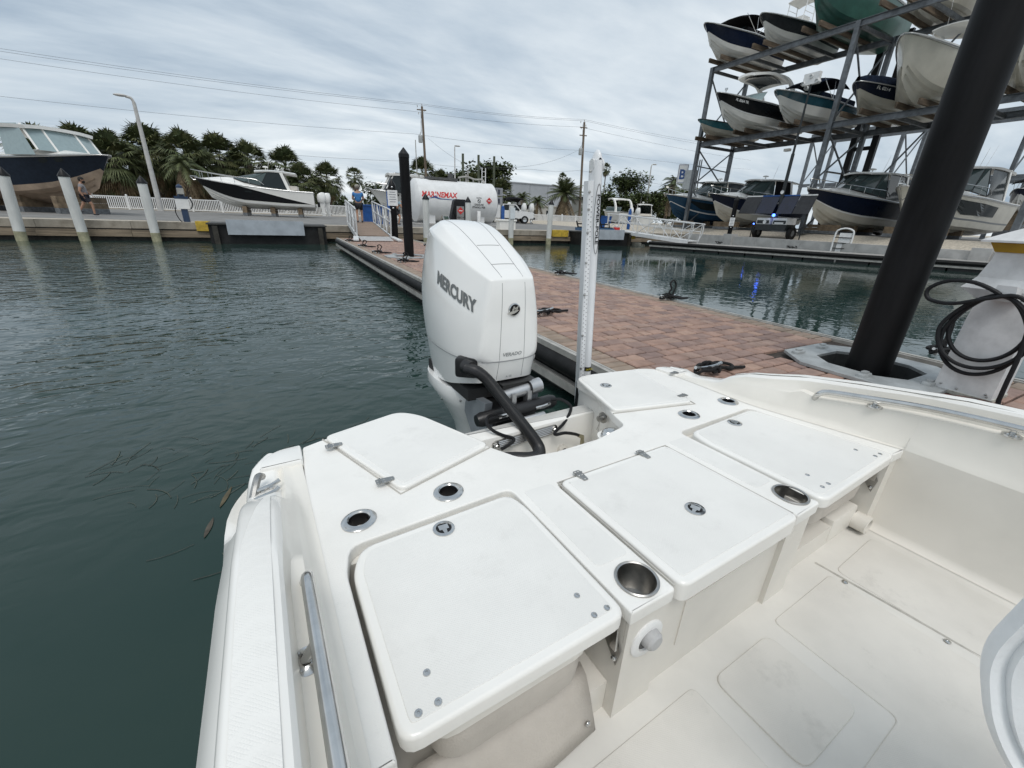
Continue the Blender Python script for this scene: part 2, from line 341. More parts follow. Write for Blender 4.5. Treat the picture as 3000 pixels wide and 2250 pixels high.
for x, y, w, lb in ((-3.4, WALLY, .5, 'short yellow painted kerb piece where the long quay wall meets the dark launch pad'), (16.1, WALLY, 1.25, 'yellow painted edge on the quay wall beside the launch pad with blue dollies'), (21.5, 23.2, .35, 'small yellow painted block at the end of the launch pad with blue dollies')):
    t = MB().box2(0, w, -.28, .45, .44, .86).build('yellow_kerb', YEL, None, 0); t.location = (x, y, .012); tag(t, lb, 'kerb')
# ================================================================ FLOATING DOCK
DX0, DX1, DY0, DY1, DZ = 2.12, 5.22, -6.0, 20.3, .45
dock = thing('floating_dock', 'floating dock paved with red brown pavers beside the white boat', 'dock', ((DX0 + DX1) / 2, 0, 0)); ox = dock.location.x
FLOATM = M('black_float', (.017, .017, .016), .5, var=.4, scale=3, bump=.3, bscale=14)
def DL(x): return x - ox
HX0, HX1, HY0, HY1 = 4.0, 4.72, 1.14, 1.90      # opening for the thick guide pile
for bx_ in ((DX0 + .06, DX1 - .06, DY0, HY0), (DX0 + .06, DX1 - .06, HY1, DY1), (DX0 + .06, HX0, HY0, HY1), (HX1, DX1 - .06, HY0, HY1)): MB().box2(DL(bx_[0]), DL(bx_[1]), bx_[2], bx_[3], .10, DZ - .055).build('deck_frame', M('dock_steel', (.03, .03, .03), .6, var=.3, scale=4), dock, 0)
JOINT = M('joint_sand', (.055, .042, .034), .95, var=.3, scale=20, bump=.4)
for bx_ in ((DX0 + .02, DX1 - .02, DY0, HY0), (DX0 + .02, DX1 - .02, HY1, DY1 - .02), (DX0 + .02, HX0, HY0, HY1), (HX1, DX1 - .02, HY0, HY1)): MB().box2(DL(bx_[0]), DL(bx_[1]), bx_[2], bx_[3], DZ - .05, DZ - .028).build('bedding', JOINT, dock, 0)
fm = MB().box2(DL(DX0 + .10), DL(DX1 - .10), .03, 1.47, -.45, .20).mesh('float', FLOATM, 0)
yy = DY0
while yy < DY1 - 1:
    if not -.1 < yy < 1.9: o = obj('float', fm, dock); o.location = (0, yy, 0)
    yy += 1.5
EDGE = M('edge_aluminium', (.50, .48, .44), .5, .3, var=.15, scale=6)
for sgn, xx in ((-1, DX0), (1, DX1)):
    MB().tube([(DL(xx), DY0, .33), (DL(xx), DY1, .33)], .085, 12).build('rubber_bumper', RUBBER, dock)
    MB().box2(DL(xx) - .015 + (0 if sgn > 0 else -.05), DL(xx) + .05 + .015 * sgn + (0 if sgn > 0 else -.035), DY0, DY1, .13, .21).build('side_rail', EDGE, dock, 0)
    MB().box2(DL(xx) - .02, DL(xx) + .02, DY0, DY1, DZ - .04, DZ + .012).build('edge_strip', EDGE, dock, 0)
    MB().box2(DL(xx) - sgn * .05 - .012, DL(xx) - sgn * .05 + .012, DY0, DY1, DZ - .04, DZ + .006).build('edge_strip', EDGE, dock, 0)
MB().tube([(DL(DX0 - .02), DY1, .33), (DL(DX1), DY1, .33)], .085, 10).build('rubber_bumper', RUBBER, dock)
PAVCOL = [(.375, .242, .19), (.345, .226, .182), (.305, .208, .175), (.41, .272, .21), (.355, .245, .20), (.275, .19, .165)]
PAV = [M('paver_%s' % 'abcdef'[i], c, .85, var=.14, scale=7, bump=.5, bscale=45, noise_detail=8) for i, c in enumerate(PAVCOL)]
PAVS = [M('edge_paver_%s' % 'abc'[i], c, .85, var=.14, scale=7, bump=.5, bscale=45) for i, c in enumerate([(.31, .24, .185), (.34, .255, .20), (.29, .225, .175)])]
def paver(mb, x0, x1, y0, y1, r, zt):
    g_ = .0075; x0 += g_; x1 -= g_; y0 += g_; y1 -= g_; j = lambda: r.uniform(-.004, .004)
    a = [(x0 + j(), y0 + j()), (x1 + j(), y0 + j()), (x1 + j(), y1 + j()), (x0 + j(), y1 + j())]; c = .009; z1 = DZ + zt
    b = [(a[0][0] + c, a[0][1] + c), (a[1][0] - c, a[1][1] + c), (a[2][0] - c, a[2][1] - c), (a[3][0] + c, a[3][1] - c)]
    mb.loft([[(p[0], p[1], DZ - .035) for p in a], [(p[0], p[1], z1 - .008) for p in a], [(p[0], p[1], z1) for p in b]], caps=True); return mb
r2 = random.Random(3); pav = []
plates = [(3.95, 5.1, .95, 2.2), (2.3, 3.75, 10.9, 12.3)]
y = DY0; row = 0
while y < DY1 - .1:
    h = r2.choice((.135, .15, .15, .165)); y1 = min(y + h, DY1 - .03); x = DX0 + .30; xe = DX1 - .30
    while x < xe - .01:
        w = r2.choice((.13, .17, .2, .22, .25)); x1 = x + w
        if xe - x1 < .1: x1 = xe
        pav.append((x, x1, y, y1, 0)); x = x1
    y = y1; row += 1
for xa, xb in ((DX0 + .07, DX0 + .30), (DX1 - .30, DX1 - .07)):
    y = DY0
    while y < DY1 - .1: pav.append((xa, xb, y, y + .105, 1)); y += .105
pav = [p for p in pav if not any(p[0] < q[1] - .05 and p[1] > q[0] + .05 and p[2] < q[3] - .05 and p[3] > q[2] + .05 and q[0] > 3 for q in plates)]
vis = lambda p: (p[2] > 1.0 and p[0] > 2.2 + max(0, (3.0 - p[2])) * .55) or p[2] > 3.2
near = sorted([p for p in pav if vis(p)], key=lambda p: (p[0] * .4) ** 2 + p[2] ** 2)[:300]; ns = set(near)
for p in near:
    paver(MB(), DL(p[0]), DL(p[1]), p[2], p[3], r2, r2.uniform(-.003, .004)).build('paver', r2.choice(PAVS if p[4] else PAV), dock, 0)
rest = {}
for p in pav:
    if p in ns: continue
    rest.setdefault((PAVS if p[4] else PAV)[r2.randrange(3 if p[4] else 6)], []).append(p)
for mt, ps in rest.items():
    mb = MB()
    for p in ps: paver(mb, DL(p[0]), DL(p[1]), p[2], p[3], r2, r2.uniform(-.003, .004))
    stuff(mb.build('distant_pavers', mt, dock, 0))
# ---- pile guides and black guide piles
GALV = M('galvanised_plate', (.45, .47, .47), .55, .35, var=.15, scale=7, bump=.15)
PILE = M('black_pile_sleeve', (.010, .010, .011), .55, var=.4, scale=5, stretch=(1, 1, .15), noise_detail=8, spec=.18)
def guide_pile(x, y, r, top, label, plabel, big):
    a, b = (.53, .56) if big else (.62, .5)
    t = thing('pile_guide', plabel, 'pile guide', (x, y, DZ))
    oct_ = [(-a, -b * .5), (-a * .55, -b), (a * .55, -b), (a, -b * .5), (a, b * .5), (a * .55, b), (-a * .55, b), (-a, b * .5)]
    inn = [(p[0] * .60, p[1] * .60) for p in oct_]
    mb = MB(); n = 8
    for z0, z1 in ((.006, .03),):
        mb.loft([[(*p, z0) for p in inn], [(*p, z0) for p in oct_], [(*p, z1) for p in oct_], [(*p, z1) for p in inn]], closed=True)
    mb.build('frame_plate', GALV, t, 20)
    mb = MB(); mb.loft([[(*p, .004) for p in inn], [(*p, -.30) for p in inn]], caps=False); mb.build('well_lining', M('galv_dark', (.10, .105, .105), .5, .4, var=.2), t, 0)
    for px_, py_ in ((-a * .78, -b * .25), (-.25 * a, -b * .8), (a * .55, -b * .78), (a * .8, b * .2), (a * .3, b * .82), (-a * .5, b * .8)):
        if not big and abs(px_) > a * .7: continue
        m = MB().prism(rounded([(px_ - .07, py_ - .035), (px_ + .07, py_ - .035), (px_ + .07, py_ + .035), (px_ - .07, py_ + .035)], .03, 2), .03, .055, .012); m.prism(rounded([(px_ - .035, py_ - .02), (px_ + .035, py_ - .02), (px_ + .035, py_ + .02), (px_ - .035, py_ + .02)], .015, 2), .05, .068); m.build('roller_cap', GALV, t)
    p = thing('guide_pile', label, 'pile', (x, y, -1.5)); zt = top + 1.5
    MB().lathe([(r, 0), (r, zt)], 28).build('sleeve', PILE, p)
    if top < 6: MB().lathe([(r * 1.06, zt - .03), (r * 1.06, zt + .05), (.01, zt + .20)], 24).build('cone_cap', BLACK, p)
bp_ = onZ(2542, 1076, .45)
guide_pile(bp_.x, bp_.y, .155, 4.6, 'thick black guide pile rising beside the white power pedestal', 'octagonal galvanised guide plate around the thick black pile', True)
mp_ = onZ(1199.5, 753, .45)
guide_pile(mp_.x, mp_.y, .125, onY(1186, 432, mp_.y).z - .2, 'black guide pile with conical cap in the middle of the floating dock', 'pale guide plate set into the dock around the capped black pile', False)
# ---- cleats with black mooring lines
def cleat(x, y, label, seed, rz=0, up=.0):
    rr = random.Random(seed); t = thing('dock_cleat', label, 'cleat', (x, y, DZ + .006), rz, 'cleats along the floating dock')
    mb = MB().tube(sm([(-.15, 0, .075), (-.09, 0, .062), (0, 0, .058), (.09, 0, .062), (.15, 0, .075)], 3), .014, 8)
    mb.build('horn', STEEL, t); 
    for s in (-.05, .05): MB().cyl((s, 0, 0), (s, 0, .06), .018, .013, 8).build('foot', STEEL, t)
    pts = []
    for i in range(26):
        a = i * .55; pts.append((math.cos(a) * (.10 + .05 * rr.random()) * (1 if i < 14 else .6), math.sin(a) * .055 + rr.uniform(-.01, .01), .02 + .055 * (i % 5) / 5 + .02 * rr.random()))
    pts += [(.18, .08, .02), (.26, -.02, .015), (.36, .05, .015), (.30, .14, .015), (.12, .12, .015), (.2, .02, .02), (.42, -.03, .015)]
    if up: pts += [(.20, -.05, .02), (.02, 0, .10), (.05, .0, .17), (.03, .02, .17 + up * .6), (.10, .03, .17 + up), (.16, .02, .15 + up * .5), (.10, 0, .10), (.12, 0, .03)]
    MB().tube(sm(pts, 5), .0135, 6).build('rope', ROPE, t)
cl = [((2070, 1098), 'steel cleat with a black line beside the boat gunwale', 1, 0, 0), ((1955, 880), 'cleat with a black line standing in a loop at the dock edge opposite the boat', 2, 0, .12), ((1640, 806), 'cleat with a coiled black line at the dock edge between outboard and white anchor pole', 3, 0, 0),
      ((1595, 925), 'cleat with coiled black line beside the outboard cowl', 4, .3, 0), ((1180, 769), 'cleat with tangled black line in front of the capped black pile', 5, .2, .05), ((1105, 743), 'cleat with looped black line third along the dock from the gangway', 6, .2, 0.06), ((1062, 724), 'cleat with black line second along the dock from the gangway', 7, 0, .04), ((1022, 708), 'cleat with black line nearest the gangway foot', 8, 0, .03),
      ((1252, 722), 'cleat with heaped black line at the foot of a white capped pile', 9, 0, .05), ((2745, 1040), 'cleat with a tall looped black line behind the power pedestal', 10, 0, .2)]
for (px, py), lb, sd, rz, up in cl:
    p = onZ(px, py, .45); cleat(p.x, p.y, lb, sd, rz, up)
# ================================================================ FLOATING SEAWEED (a loose raft nobody could count)
r3 = random.Random(11); mb = MB()
for (px, py, sx, sy, n_) in ((640, 1380, .30, .16, 22), (700, 1330, .35, .2, 26), (500, 1340, .25, .1, 12), (720, 1440, .2, .15, 12), (590, 1425, .2, .1, 8), (680, 1620, .2, .1, 8), (1000, 1290, .3, .15, 8)):
    c = onZ(px, py, .004)
    for i in range(n_):
        x, y = c.x + r3.gauss(0, sx), c.y + r3.gauss(0, sy); a = r3.gauss(.5, .6); L = r3.uniform(.05, .22); k = r3.uniform(-.6, .6)
        pts = [(x + math.cos(a + k * q / 4) * L * q / 4, y + math.sin(a + k * q / 4) * L * q / 4, .004) for q in range(5)]
        w = r3.uniform(.0012, .0028); vs_ = []
        for q, p in enumerate(pts):
            nx, ny = -math.sin(a + k * q / 4) * w, math.cos(a + k * q / 4) * w; vs_ += [(p[0] + nx, p[1] + ny, p[2]), (p[0] - nx, p[1] - ny, p[2])]
        mb.add(vs_, [(q * 2, q * 2 + 1, q * 2 + 3, q * 2 + 2) for q in range(4)])
o = stuff(mb.build('floating_seaweed', M('seaweed', (.065, .078, .058), .7, var=.3, scale=9), None, 0)); tag(o, 'thin strands of seaweed drifting on the water by the boat', 'seaweed')
for k, (px, py, ln_, lb) in enumerate(((662, 1455, .20, 'long yellow brown leaf floating near the boat cleat'), (612, 1545, .16, 'faded brown leaf floating below the other one'))):
    c = onZ(px, py, .005); a = math.radians(78 + k * 4); m = MB(); pr = []
    for q in range(9):
        u_ = q / 8; w = .012 * math.sin(PI * min(1, u_ * 1.02)) ** .8 + .0008; cx_, cy_ = c.x + math.cos(a) * (u_ - .5) * ln_, c.y + math.sin(a) * (u_ - .5) * ln_
        pr.append([(cx_ - math.sin(a) * w, cy_ + math.cos(a) * w, .005), (cx_, cy_, .0075), (cx_ + math.sin(a) * w, cy_ - math.cos(a) * w, .005)])
    m.loft(pr, wrap=False); tag(m.build('floating_leaf', M('dead_leaf_%s' % 'ab'[k], ((.105, .085, .045), (.08, .068, .05))[k], .7, var=.2, scale=20), None, 0), lb, 'leaf', None)
# ================================================================ THE WHITE BAY BOAT (local frame: x athwart, y towards the stern, z above water)
BR = math.radians(3.2); DK = .77; FL = .40
boat = thing('bay_boat', 'white fibreglass bay boat moored at the dock, seen over its stern deck', 'boat', (0, 0, 0), BR)
RB = Matrix.Rotation(-BR, 3, 'Z')
def bZ(px, py, z): return RB @ onZ(px, py, z)
def bray(px, py): return RB @ wray(px, py)
def bY(px, py, Y): r = bray(px, py); return Vector((0, 0, H)) + r * (Y / r.y)
c7 = lambda x, y: (550 + x / 1.5086, 1150 + y / 1.5086); c8 = lambda x, y: (1600 + x / 1.3829, 1050 + y / 1.3829)
def slab_holes(name, mat, parent, outer, holes, z0, z1, ch=.006):
    outer = [Vector((p[0], p[1])) for p in outer]
    if area(outer) < 0: outer = outer[::-1]
    top = offset(outer, -ch); midl = offset(outer, -ch * .3); bm = bmesh.new()
    tv = [bm.verts.new((p.x, p.y, z1)) for p in top]; sv = [bm.verts.new((p.x, p.y, z1 - ch)) for p in outer]; bv = [bm.verts.new((p.x, p.y, z0)) for p in outer]; mv = [bm.verts.new((p.x, p.y, z1 - ch * .3)) for p in midl]; n = len(tv)
    edges = [bm.edges.new((tv[i], tv[(i + 1) % n])) for i in range(n)]; hv = []
    for (cx_, cy_, r) in holes:
        k = 24; l1 = [bm.verts.new((cx_ + r * math.cos(a * 2 * PI / k), cy_ + r * math.sin(a * 2 * PI / k), z1)) for a in range(k)]
        edges += [bm.edges.new((l1[i], l1[(i + 1) % k])) for i in range(k)]; hv.append(l1)
    bmesh.ops.triangle_fill(bm, edges=edges, use_beauty=True, normal=(0, 0, 1))
    for i in range(n):
        j = (i + 1) % n; bm.faces.new((sv[i], sv[j], mv[j], mv[i])); bm.faces.new((mv[i], mv[j], tv[j], tv[i])); bm.faces.new((bv[i], bv[j], sv[j], sv[i]))
    for l1 in hv:
        l2 = [bm.verts.new((v.co.x, v.co.y, z0)) for v in l1]
        for i in range(len(l1)): j = (i + 1) % len(l1); bm.faces.new((l1[i], l1[j], l2[j], l2[i]))
    bmesh.ops.recalc_face_normals(bm, faces=bm.faces); me = bpy.data.meshes.new(name); bm.to_mesh(me); bm.free(); me.materials.append(mat)
    me.shade_smooth(); me.set_sharp_from_angle(angle=math.radians(50)); o = obj(name, me, parent); wn = o.modifiers.new('flat_faces', 'WEIGHTED_NORMAL'); wn.keep_sharp = True; wn.weight = 100; return o
def inset(par, pts, radii, d, z, mat=None):
    q = offset([Vector(p) for p in (rounded(pts, radii, 4))], -d) if area([Vector(p) for p in pts]) > 0 else offset([Vector(p) for p in rounded(pts, radii, 4)], d)
    return slab_holes('nonskid_inset', mat or NSK_IN, par, q, [], z - .001, z + .0013, .0012)
NSK_IN = M_nonskid('nonskid_inset', (.80, .79, .755), 230, .5, .04, .14)
cups = [(.65, .457), (1.33, .452)]; rods = [(.129, .970), (.391, .972), (1.833, .990), (1.533, .982)]
def E(y): return lerp(y, [-1.5, .38, .60, .914, 1.30, 1.46], [2.05, 2.045, 1.985, 1.905, 1.90, 1.88])
dk = [(.014, .392, .004), (.062, .392, .004), (.066, .80, .02), (.088, .885, .03), (.565, .9, .03), (.572, .396, .004), (.712, .392, .012),
 (.708, .856, .03), (1.222, .853, .03), (1.243, .386, .004), (1.376, .386, .012), (1.362, .885, .02), (1.385, .90, .02), (1.86, .905, .03), (1.955, .392, .004), (2.058, .386, .004),
 (2.0, .60, .02), (1.922, .914, .05), (1.918, 1.297, .02), (1.885, 1.48, .04), (1.794, 1.527, .05), (1.341, 1.552, .06), (1.327, 1.35, .02), (1.234, 1.146, .02), (1.206, 1.045, .03), (.928, .993, .03), (.690, 1.035, .03), (.629, 1.148, .02), (.485, 1.488, .06), (.413, 1.564, .06), (.103, 1.476, .03), (.038, 1.452, .01), (.014, 1.12, .01)]
dko = rounded([(x, y) for x, y, r in dk], [r for x, y, r in dk], 3)
deck = slab_holes('stern_deck', NSK, boat, dko, [(x, y, .047) for x, y in cups] + [(x, y, .030) for x, y in rods], DK - .035, DK)
# bulkheads, seat bays and the locker below the deck
for x0_, x1_, y0_ in ((.5755, .7085, .400), (1.2465, 1.3725, .398)):
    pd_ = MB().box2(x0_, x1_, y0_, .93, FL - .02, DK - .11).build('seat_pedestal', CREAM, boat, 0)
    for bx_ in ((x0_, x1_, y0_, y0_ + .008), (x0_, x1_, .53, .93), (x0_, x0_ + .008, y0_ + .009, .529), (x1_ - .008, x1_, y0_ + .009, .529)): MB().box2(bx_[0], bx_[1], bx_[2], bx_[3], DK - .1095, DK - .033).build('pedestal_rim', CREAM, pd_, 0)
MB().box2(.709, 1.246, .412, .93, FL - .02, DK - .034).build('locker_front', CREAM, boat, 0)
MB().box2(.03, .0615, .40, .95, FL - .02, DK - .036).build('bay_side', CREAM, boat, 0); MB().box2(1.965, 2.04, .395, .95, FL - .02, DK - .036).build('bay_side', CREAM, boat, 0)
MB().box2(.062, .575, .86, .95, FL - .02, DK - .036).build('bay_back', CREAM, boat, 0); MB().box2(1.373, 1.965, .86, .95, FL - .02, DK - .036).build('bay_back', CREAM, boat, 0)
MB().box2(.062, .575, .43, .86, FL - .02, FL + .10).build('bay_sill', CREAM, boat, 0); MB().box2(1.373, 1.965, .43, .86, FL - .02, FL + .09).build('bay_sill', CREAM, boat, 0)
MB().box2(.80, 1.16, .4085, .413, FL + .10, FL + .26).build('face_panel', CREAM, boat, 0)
# jump seats
def seat(pts, radii, bx, label):
    st = slab_holes('jump_seat_panel', W_GEL, boat, rounded(pts, radii, 4), [], DK - .030, DK + .006, .009); st['label'] = label; inset(st, pts, radii, .022, DK + .006)
    x0, x1 = bx
    lp = rounded([(x0, .415), (x1, .415), (x1, .80), (x0, .80)], .05, 4)
    MB().prism(lp, DK - .075, DK - .031, .006).build('seat_lip', CREAM, st)
    cp = MB(); ring = [Vector(p) for p in rounded([(x0 + .015, .425), (x1 - .01, .425), (x1 - .01, .80), (x0 + .015, .80)], .06, 5)]
    rg = []
    for z, d in ((-.074, -.004), (-.085, .004), (-.12, .008), (-.165, .004), (-.185, -.02)): rg.append([(p.x, p.y, DK + z) for p in offset(ring, d)])
    cp.loft(rg); cp.build('cushion', VINYL, st)
    return st
s1 = seat([(.072, .403), (.563, .399), (.561, .80), (.545, .875), (.108, .862), (.076, .79)], [.035, .035, .03, .05, .045, .03], (.125, .49), 'white non skid panel of the folded jump seat, closest to the floor flap')
s2 = seat([(1.386, .378), (1.955, .387), (1.868, .80), (1.845, .885), (1.392, .870), (1.376, .79)], [.04, .04, .03, .05, .045, .03], (1.45, 1.88), 'white non skid panel of the folded jump seat beside the dock-side gunwale')
def screw(x, y, z, par, r=.0075):
    m = MB().lathe([(r, 0), (r * .9, .0018), (r * .35, .003), (r * .30, .0015), (.0003, .0015)], 10, (x, y, z)); return m.build('screw', STEEL, par)
for x, y in ((.146, .491), (.146, .435), (.111, .435), (.492, .486), (.529, .43), (.493, .43)): screw(x, y, DK + .0073, s1)
for x, y in ((1.488, .479), (1.458, .42), (1.496, .419), (1.845, .476), (1.858, .419), (1.895, .417)): screw(x, y, DK + .0073, s2)
for xx, sg in ((.573, -1), (1.962, -1)):
    p_ = MB(); q = [(.405, DK - .13), (.412, DK - .185), (.47, DK - .12), (.52, DK - .05), (.47, DK - .045), (.43, DK - .08)]
    p_.loft([[(xx - .004, a, b) for a, b in q], [(xx - .001, a, b) for a, b in q]]); p_.build('hinge_bracket', BRUSH, boat, 0)
    MB().bar((xx - .012, .425, DK - .04), (xx - .012, .42, DK - .13), .006, .018).build('hinge_arm', STEEL, boat, 0)
    for a, b in ((.425, DK - .125), (.418, DK - .165)): MB().sphere((xx - .006, a, b), .007, 8, 5).build('bolt', STEEL, boat)
# centre hatch and stern lids
ch = slab_holes('centre_hatch', W_GEL, boat, rounded([(.722, .382), (1.236, .378), (1.215, .846), (.718, .849)], [.03, .03, .025, .025], 4), [], DK - .045, DK + .008, .008); inset(ch, [(.722, .382), (1.236, .378), (1.215, .846), (.718, .849)], [.03, .03, .025, .025], .022, DK + .008); ch['label'] = 'white livewell hatch between the two cup holders'
la = slab_holes('stern_lid', W_GEL, boat, rounded([(.113, 1.474), (.413, 1.558), (.484, 1.487), (.625, 1.150), (.268, 1.036)], [.03, .07, .06, .03, .03], 5), [], DK + .0005, DK + .014, .006)
ra = slab_holes('stern_lid', W_GEL, boat, rounded([(1.243, 1.152), (1.655, 1.055), (1.735, 1.50), (1.44, 1.546), (1.348, 1.538)], [.03, .03, .03, .05, .06], 5), [], DK + .0005, DK + .014, .006)
inset(la, [(.113, 1.474), (.413, 1.558), (.484, 1.487), (.625, 1.150), (.268, 1.036)], [.03, .07, .06, .03, .03], .02, DK + .014); inset(ra, [(1.243, 1.152), (1.655, 1.055), (1.735, 1.50), (1.44, 1.546), (1.348, 1.538)], [.03, .03, .03, .05, .06], .02, DK + .014)
for pp_ in ([(.588, .525), (.697, .52), (.697, .865), (.588, .87)], [(1.262, .52), (1.356, .52), (1.348, .865), (1.245, .865)]): inset(boat, pp_, .02, .004, DK)
def gut(pts, par, r=.0028, m=None): return MB().tube([(p[0], p[1], DK + .0012) for p in pts], r, 5).build('lid_gasket', m or M('gasket', (.50, .48, .44), .7, var=.1), par)
gut([(.7135, .40), (.7135, .853), (1.219, .850), (1.2405, .40)], boat, .002); gut([(.108, 1.476), (.262, 1.030), (.625, 1.143)], boat); gut([(1.236, 1.146), (1.662, 1.046), (1.745, 1.50)], boat)
# latches
def latch(x, y, z, par, a=0., r=.029):
    t_ = MB().lathe([(r, 0), (r, .003), (r * .72, .0045), (r * .68, .002)], 24, (0, 0, 0)); o = t_.build('latch_ring', STEEL, par); o.location = (x, y, z)
    d = MB().lathe([(r * .70, 0), (r * .69, .0022), (.0005, .0022)], 20).build('latch_well', BLACK, o)
    m = MB().box2(-.006, .012, -.013, .013, .0024, .0045); m.prism([(-.02, -.004), (-.006, -.006), (-.006, .006), (-.02, .004)], .0024, .0042); q = m.build('latch_tab', STEEL, o, 0); q.rotation_euler = (0, 0, a)
for x, y, z, a in ((.315, .823, DK + .006, 1.5), (.985, .548, DK + .008, 0.4), (1.631, .831, DK + .006, .8), (1.409, 1.38, DK + .014, .5)): latch(x, y, z + .0012, boat, a)
MB().lathe([(.045, 0), (.043, .0015), (.0005, .0015)], 24, (.985, .548, DK + .0075)).build('latch_boss', W_GEL, boat)
# cup holders and rod holders
for x, y in cups:
    c = MB().lathe([(.0525, 0), (.0525, .004), (.049, .006), (.0455, .004), (.044, -.008), (.043, -.075), (.036, -.084), (.0005, -.084)], 32).build('cup_holder', CUPM, boat); c.location = (x, y, DK)
for i, (x, y) in enumerate(rods):
    k_ = 28; o = MB(); rg = []
    for r, z in ((1.0, .0), (1.0, .003), (.86, .0075), (.66, .0085), (.60, .005), (.60, -.05)): rg.append([((.046 if r > .62 else .045) * r * math.cos(a * 2 * PI / k_) * 1.04, .046 * r * math.sin(a * 2 * PI / k_) * .96, z) for a in range(k_)])
    o.loft(rg, caps=False); o = o.build('rod_holder_flange', STEEL, boat); o.location = (x, y, DK); o.rotation_euler = (0, 0, (.5, .5, -.3, -.3)[i])
    MB().lathe([(.029, .003), (.026, .0035), (.0245, -.02), (.0235, -.14), (.0005, -.14)], 24).build('rod_tube', BLACK, o)
    for s in (-1, 1): m = MB().lathe([(.0055, 0), (.005, .0012), (.002, .0012), (.0018, .0004), (.0002, .0004)], 8, (s * .038, 0, .006)); m.build('screw', BRUSH, o)
# hinges
def hinge(px, py, a, par, L=.042):
    p = bZ(px, py, DK + .014); m = MB()
    o = MB().prism(rounded([(-.014, -.012), (-.002, -.015), (-.002, .015), (-.014, .012)], .003, 2), 0, .0022).prism(rounded([(.002, -.014), (L, -.009), (L, .009), (.002, .014)], .004, 2), 0, .0022).tube([(0, -.015, .002), (0, .015, .002)], .0032, 8).build('hinge', BRUSH, par, 30)
    o.location = (p.x, p.y, DK + (.014 if par in (la, ra) else .0085) + .0013); o.rotation_euler = (0, 0, a)
    for x, y in ((-.009, -.006), (-.009, .006), (.012, -.006), (.012, .006), (L - .008, 0)): MB().lathe([(.003, .0022), (.002, .003), (.0002, .003)], 6, (x, y, 0)).build('screw', BRUSH, o)
hinge(*c7(627, 240), .0, la); hinge(*c7(852, 396), .0, la)
hinge(*c8(130, 462), -1.57, ch); hinge(*c8(383, 378), -1.57, ch)
hinge(1980, 1092, PI * .98, ra); hinge(*c8(560, 150), PI * .98, ra)
# ---- gunwales
def zg(y): return lerp(y, [-1.5, .16, .45, .77, 1.0, 1.08, 1.14, 1.29, 1.325, 1.35], [1.06, 1.005, .978, .94, .885, .85, .80, .768, .772, .786])
ys = [-1.6, -1.0, -.5, -.1, .15, .3, .386, .39, .45, .6, .7, .76, .80, .86, .94, 1.0, 1.05, 1.09, 1.13, 1.17, 1.24, 1.29, 1.315, 1.33, 1.36, 1.40, 1.43]
def sect(y):
    g = zg(y); pocket = max(0, min(1, (.80 - y) / .08)); zl = max(DK + .006, g - .075 * pocket - .004 * (1 - pocket)); zl = zl * pocket + (DK + .6 * (g - DK)) * (1 - pocket)
    k = max(0, min(1, (y - 1.28) / .15)); sh = .05 * k ** 2                          # stern corner rounds in
    if y < .388: return [(.020, DK - .002), (.013, DK + .02), (-.004, DK + .35 * (zl - DK)), (-.014, zl), (-.030 - .012 * pocket, zl + .006), (-.043 - .004 * pocket, g - .012), (-.053, g - .002), (-.061, g), (-.118 + sh, g - .001), (-.128 + sh, g - .007), (-.133 + sh, g - .02), (-.135 + sh, g - .055)]
    return [(.026, DK + .0015), (.010, DK + .004), (-.002, DK + .30 * (zl - DK)), (-.014, zl), (-.030 - .012 * pocket, zl + .006), (-.043 - .004 * pocket, g - .012), (-.053, g - .002), (-.061, g), (-.118 + sh, g - .001), (-.128 + sh, g - .007), (-.133 + sh, g - .02), (-.135 + sh, g - .055)]
def hull_sect(y):
    k = max(0, min(1, (y - 1.18) / .25)); sh = .085 * k ** 2.2; g = zg(y)
    return [(-.130 + sh * .4, g - .050), (-.140 + sh, g - .058), (-.172 + sh, g - .10), (-.196 + sh, .70), (-.205 + sh, .62), (-.198 + sh, .52), (-.175 + sh, .35), (-.11 + sh, -.25)]
COAM = M('coaming_gelcoat', (.80, .77, .705), .36, var=.04, scale=2.5)
for side in (0, 1):
    R_ = lambda y, p: (p[0], y, p[1]) if not side else (E(y) + (.014 - p[0]), y, p[1])
    MB().loft([[R_(y, p) for p in sect(y)[:6]] for y in ys], wrap=False).build('inner_coaming', COAM, boat, 60); MB().loft([[R_(y, p) for p in sect(y)[5:]] for y in ys], wrap=False).build('gunwale_cap', W_GEL, boat, 40)
    MB().loft([[R_(y, p) for p in hull_sect(y)] for y in ys], wrap=False).build('hull_side', W_GEL, boat, 50)
    MB().tube([R_(y, (-.136 + .03 * max(0, (y - 1.3) / .13), zg(y) - .056)) for y in ys], .0035, 5).build('rub_seam', M('seam_grey', (.28, .27, .25), .7), boat)
    pr = []
    for y in [-1.6, -.6, 0, .3, .6, .8, .9, .98, 1.03, 1.07]:
        t_ = max(0, (y - .75) / .32); a, b = -.063, -.116 + .040 * t_ ** 1.6; pr.append([R_(y, (a, zg(y) + .0035)), R_(y, ((a + b) / 2, zg(y) + .005)), R_(y, (b, zg(y) + .0025))])
    MB().loft(pr, wrap=False).build('nonskid_pad', NSK_PAD, boat, 60)
    mb = MB().loft([[R_(y, p) for p in ((.020, DK + .0005), (.021, .60), (.018, FL + .03), (.034, FL + .004), (.05, FL + .0015))] for y in (-1.6, -.8, -.2, .1, .25, .395)], wrap=False); mb.build('inner_liner', CREAM, boat, 60)
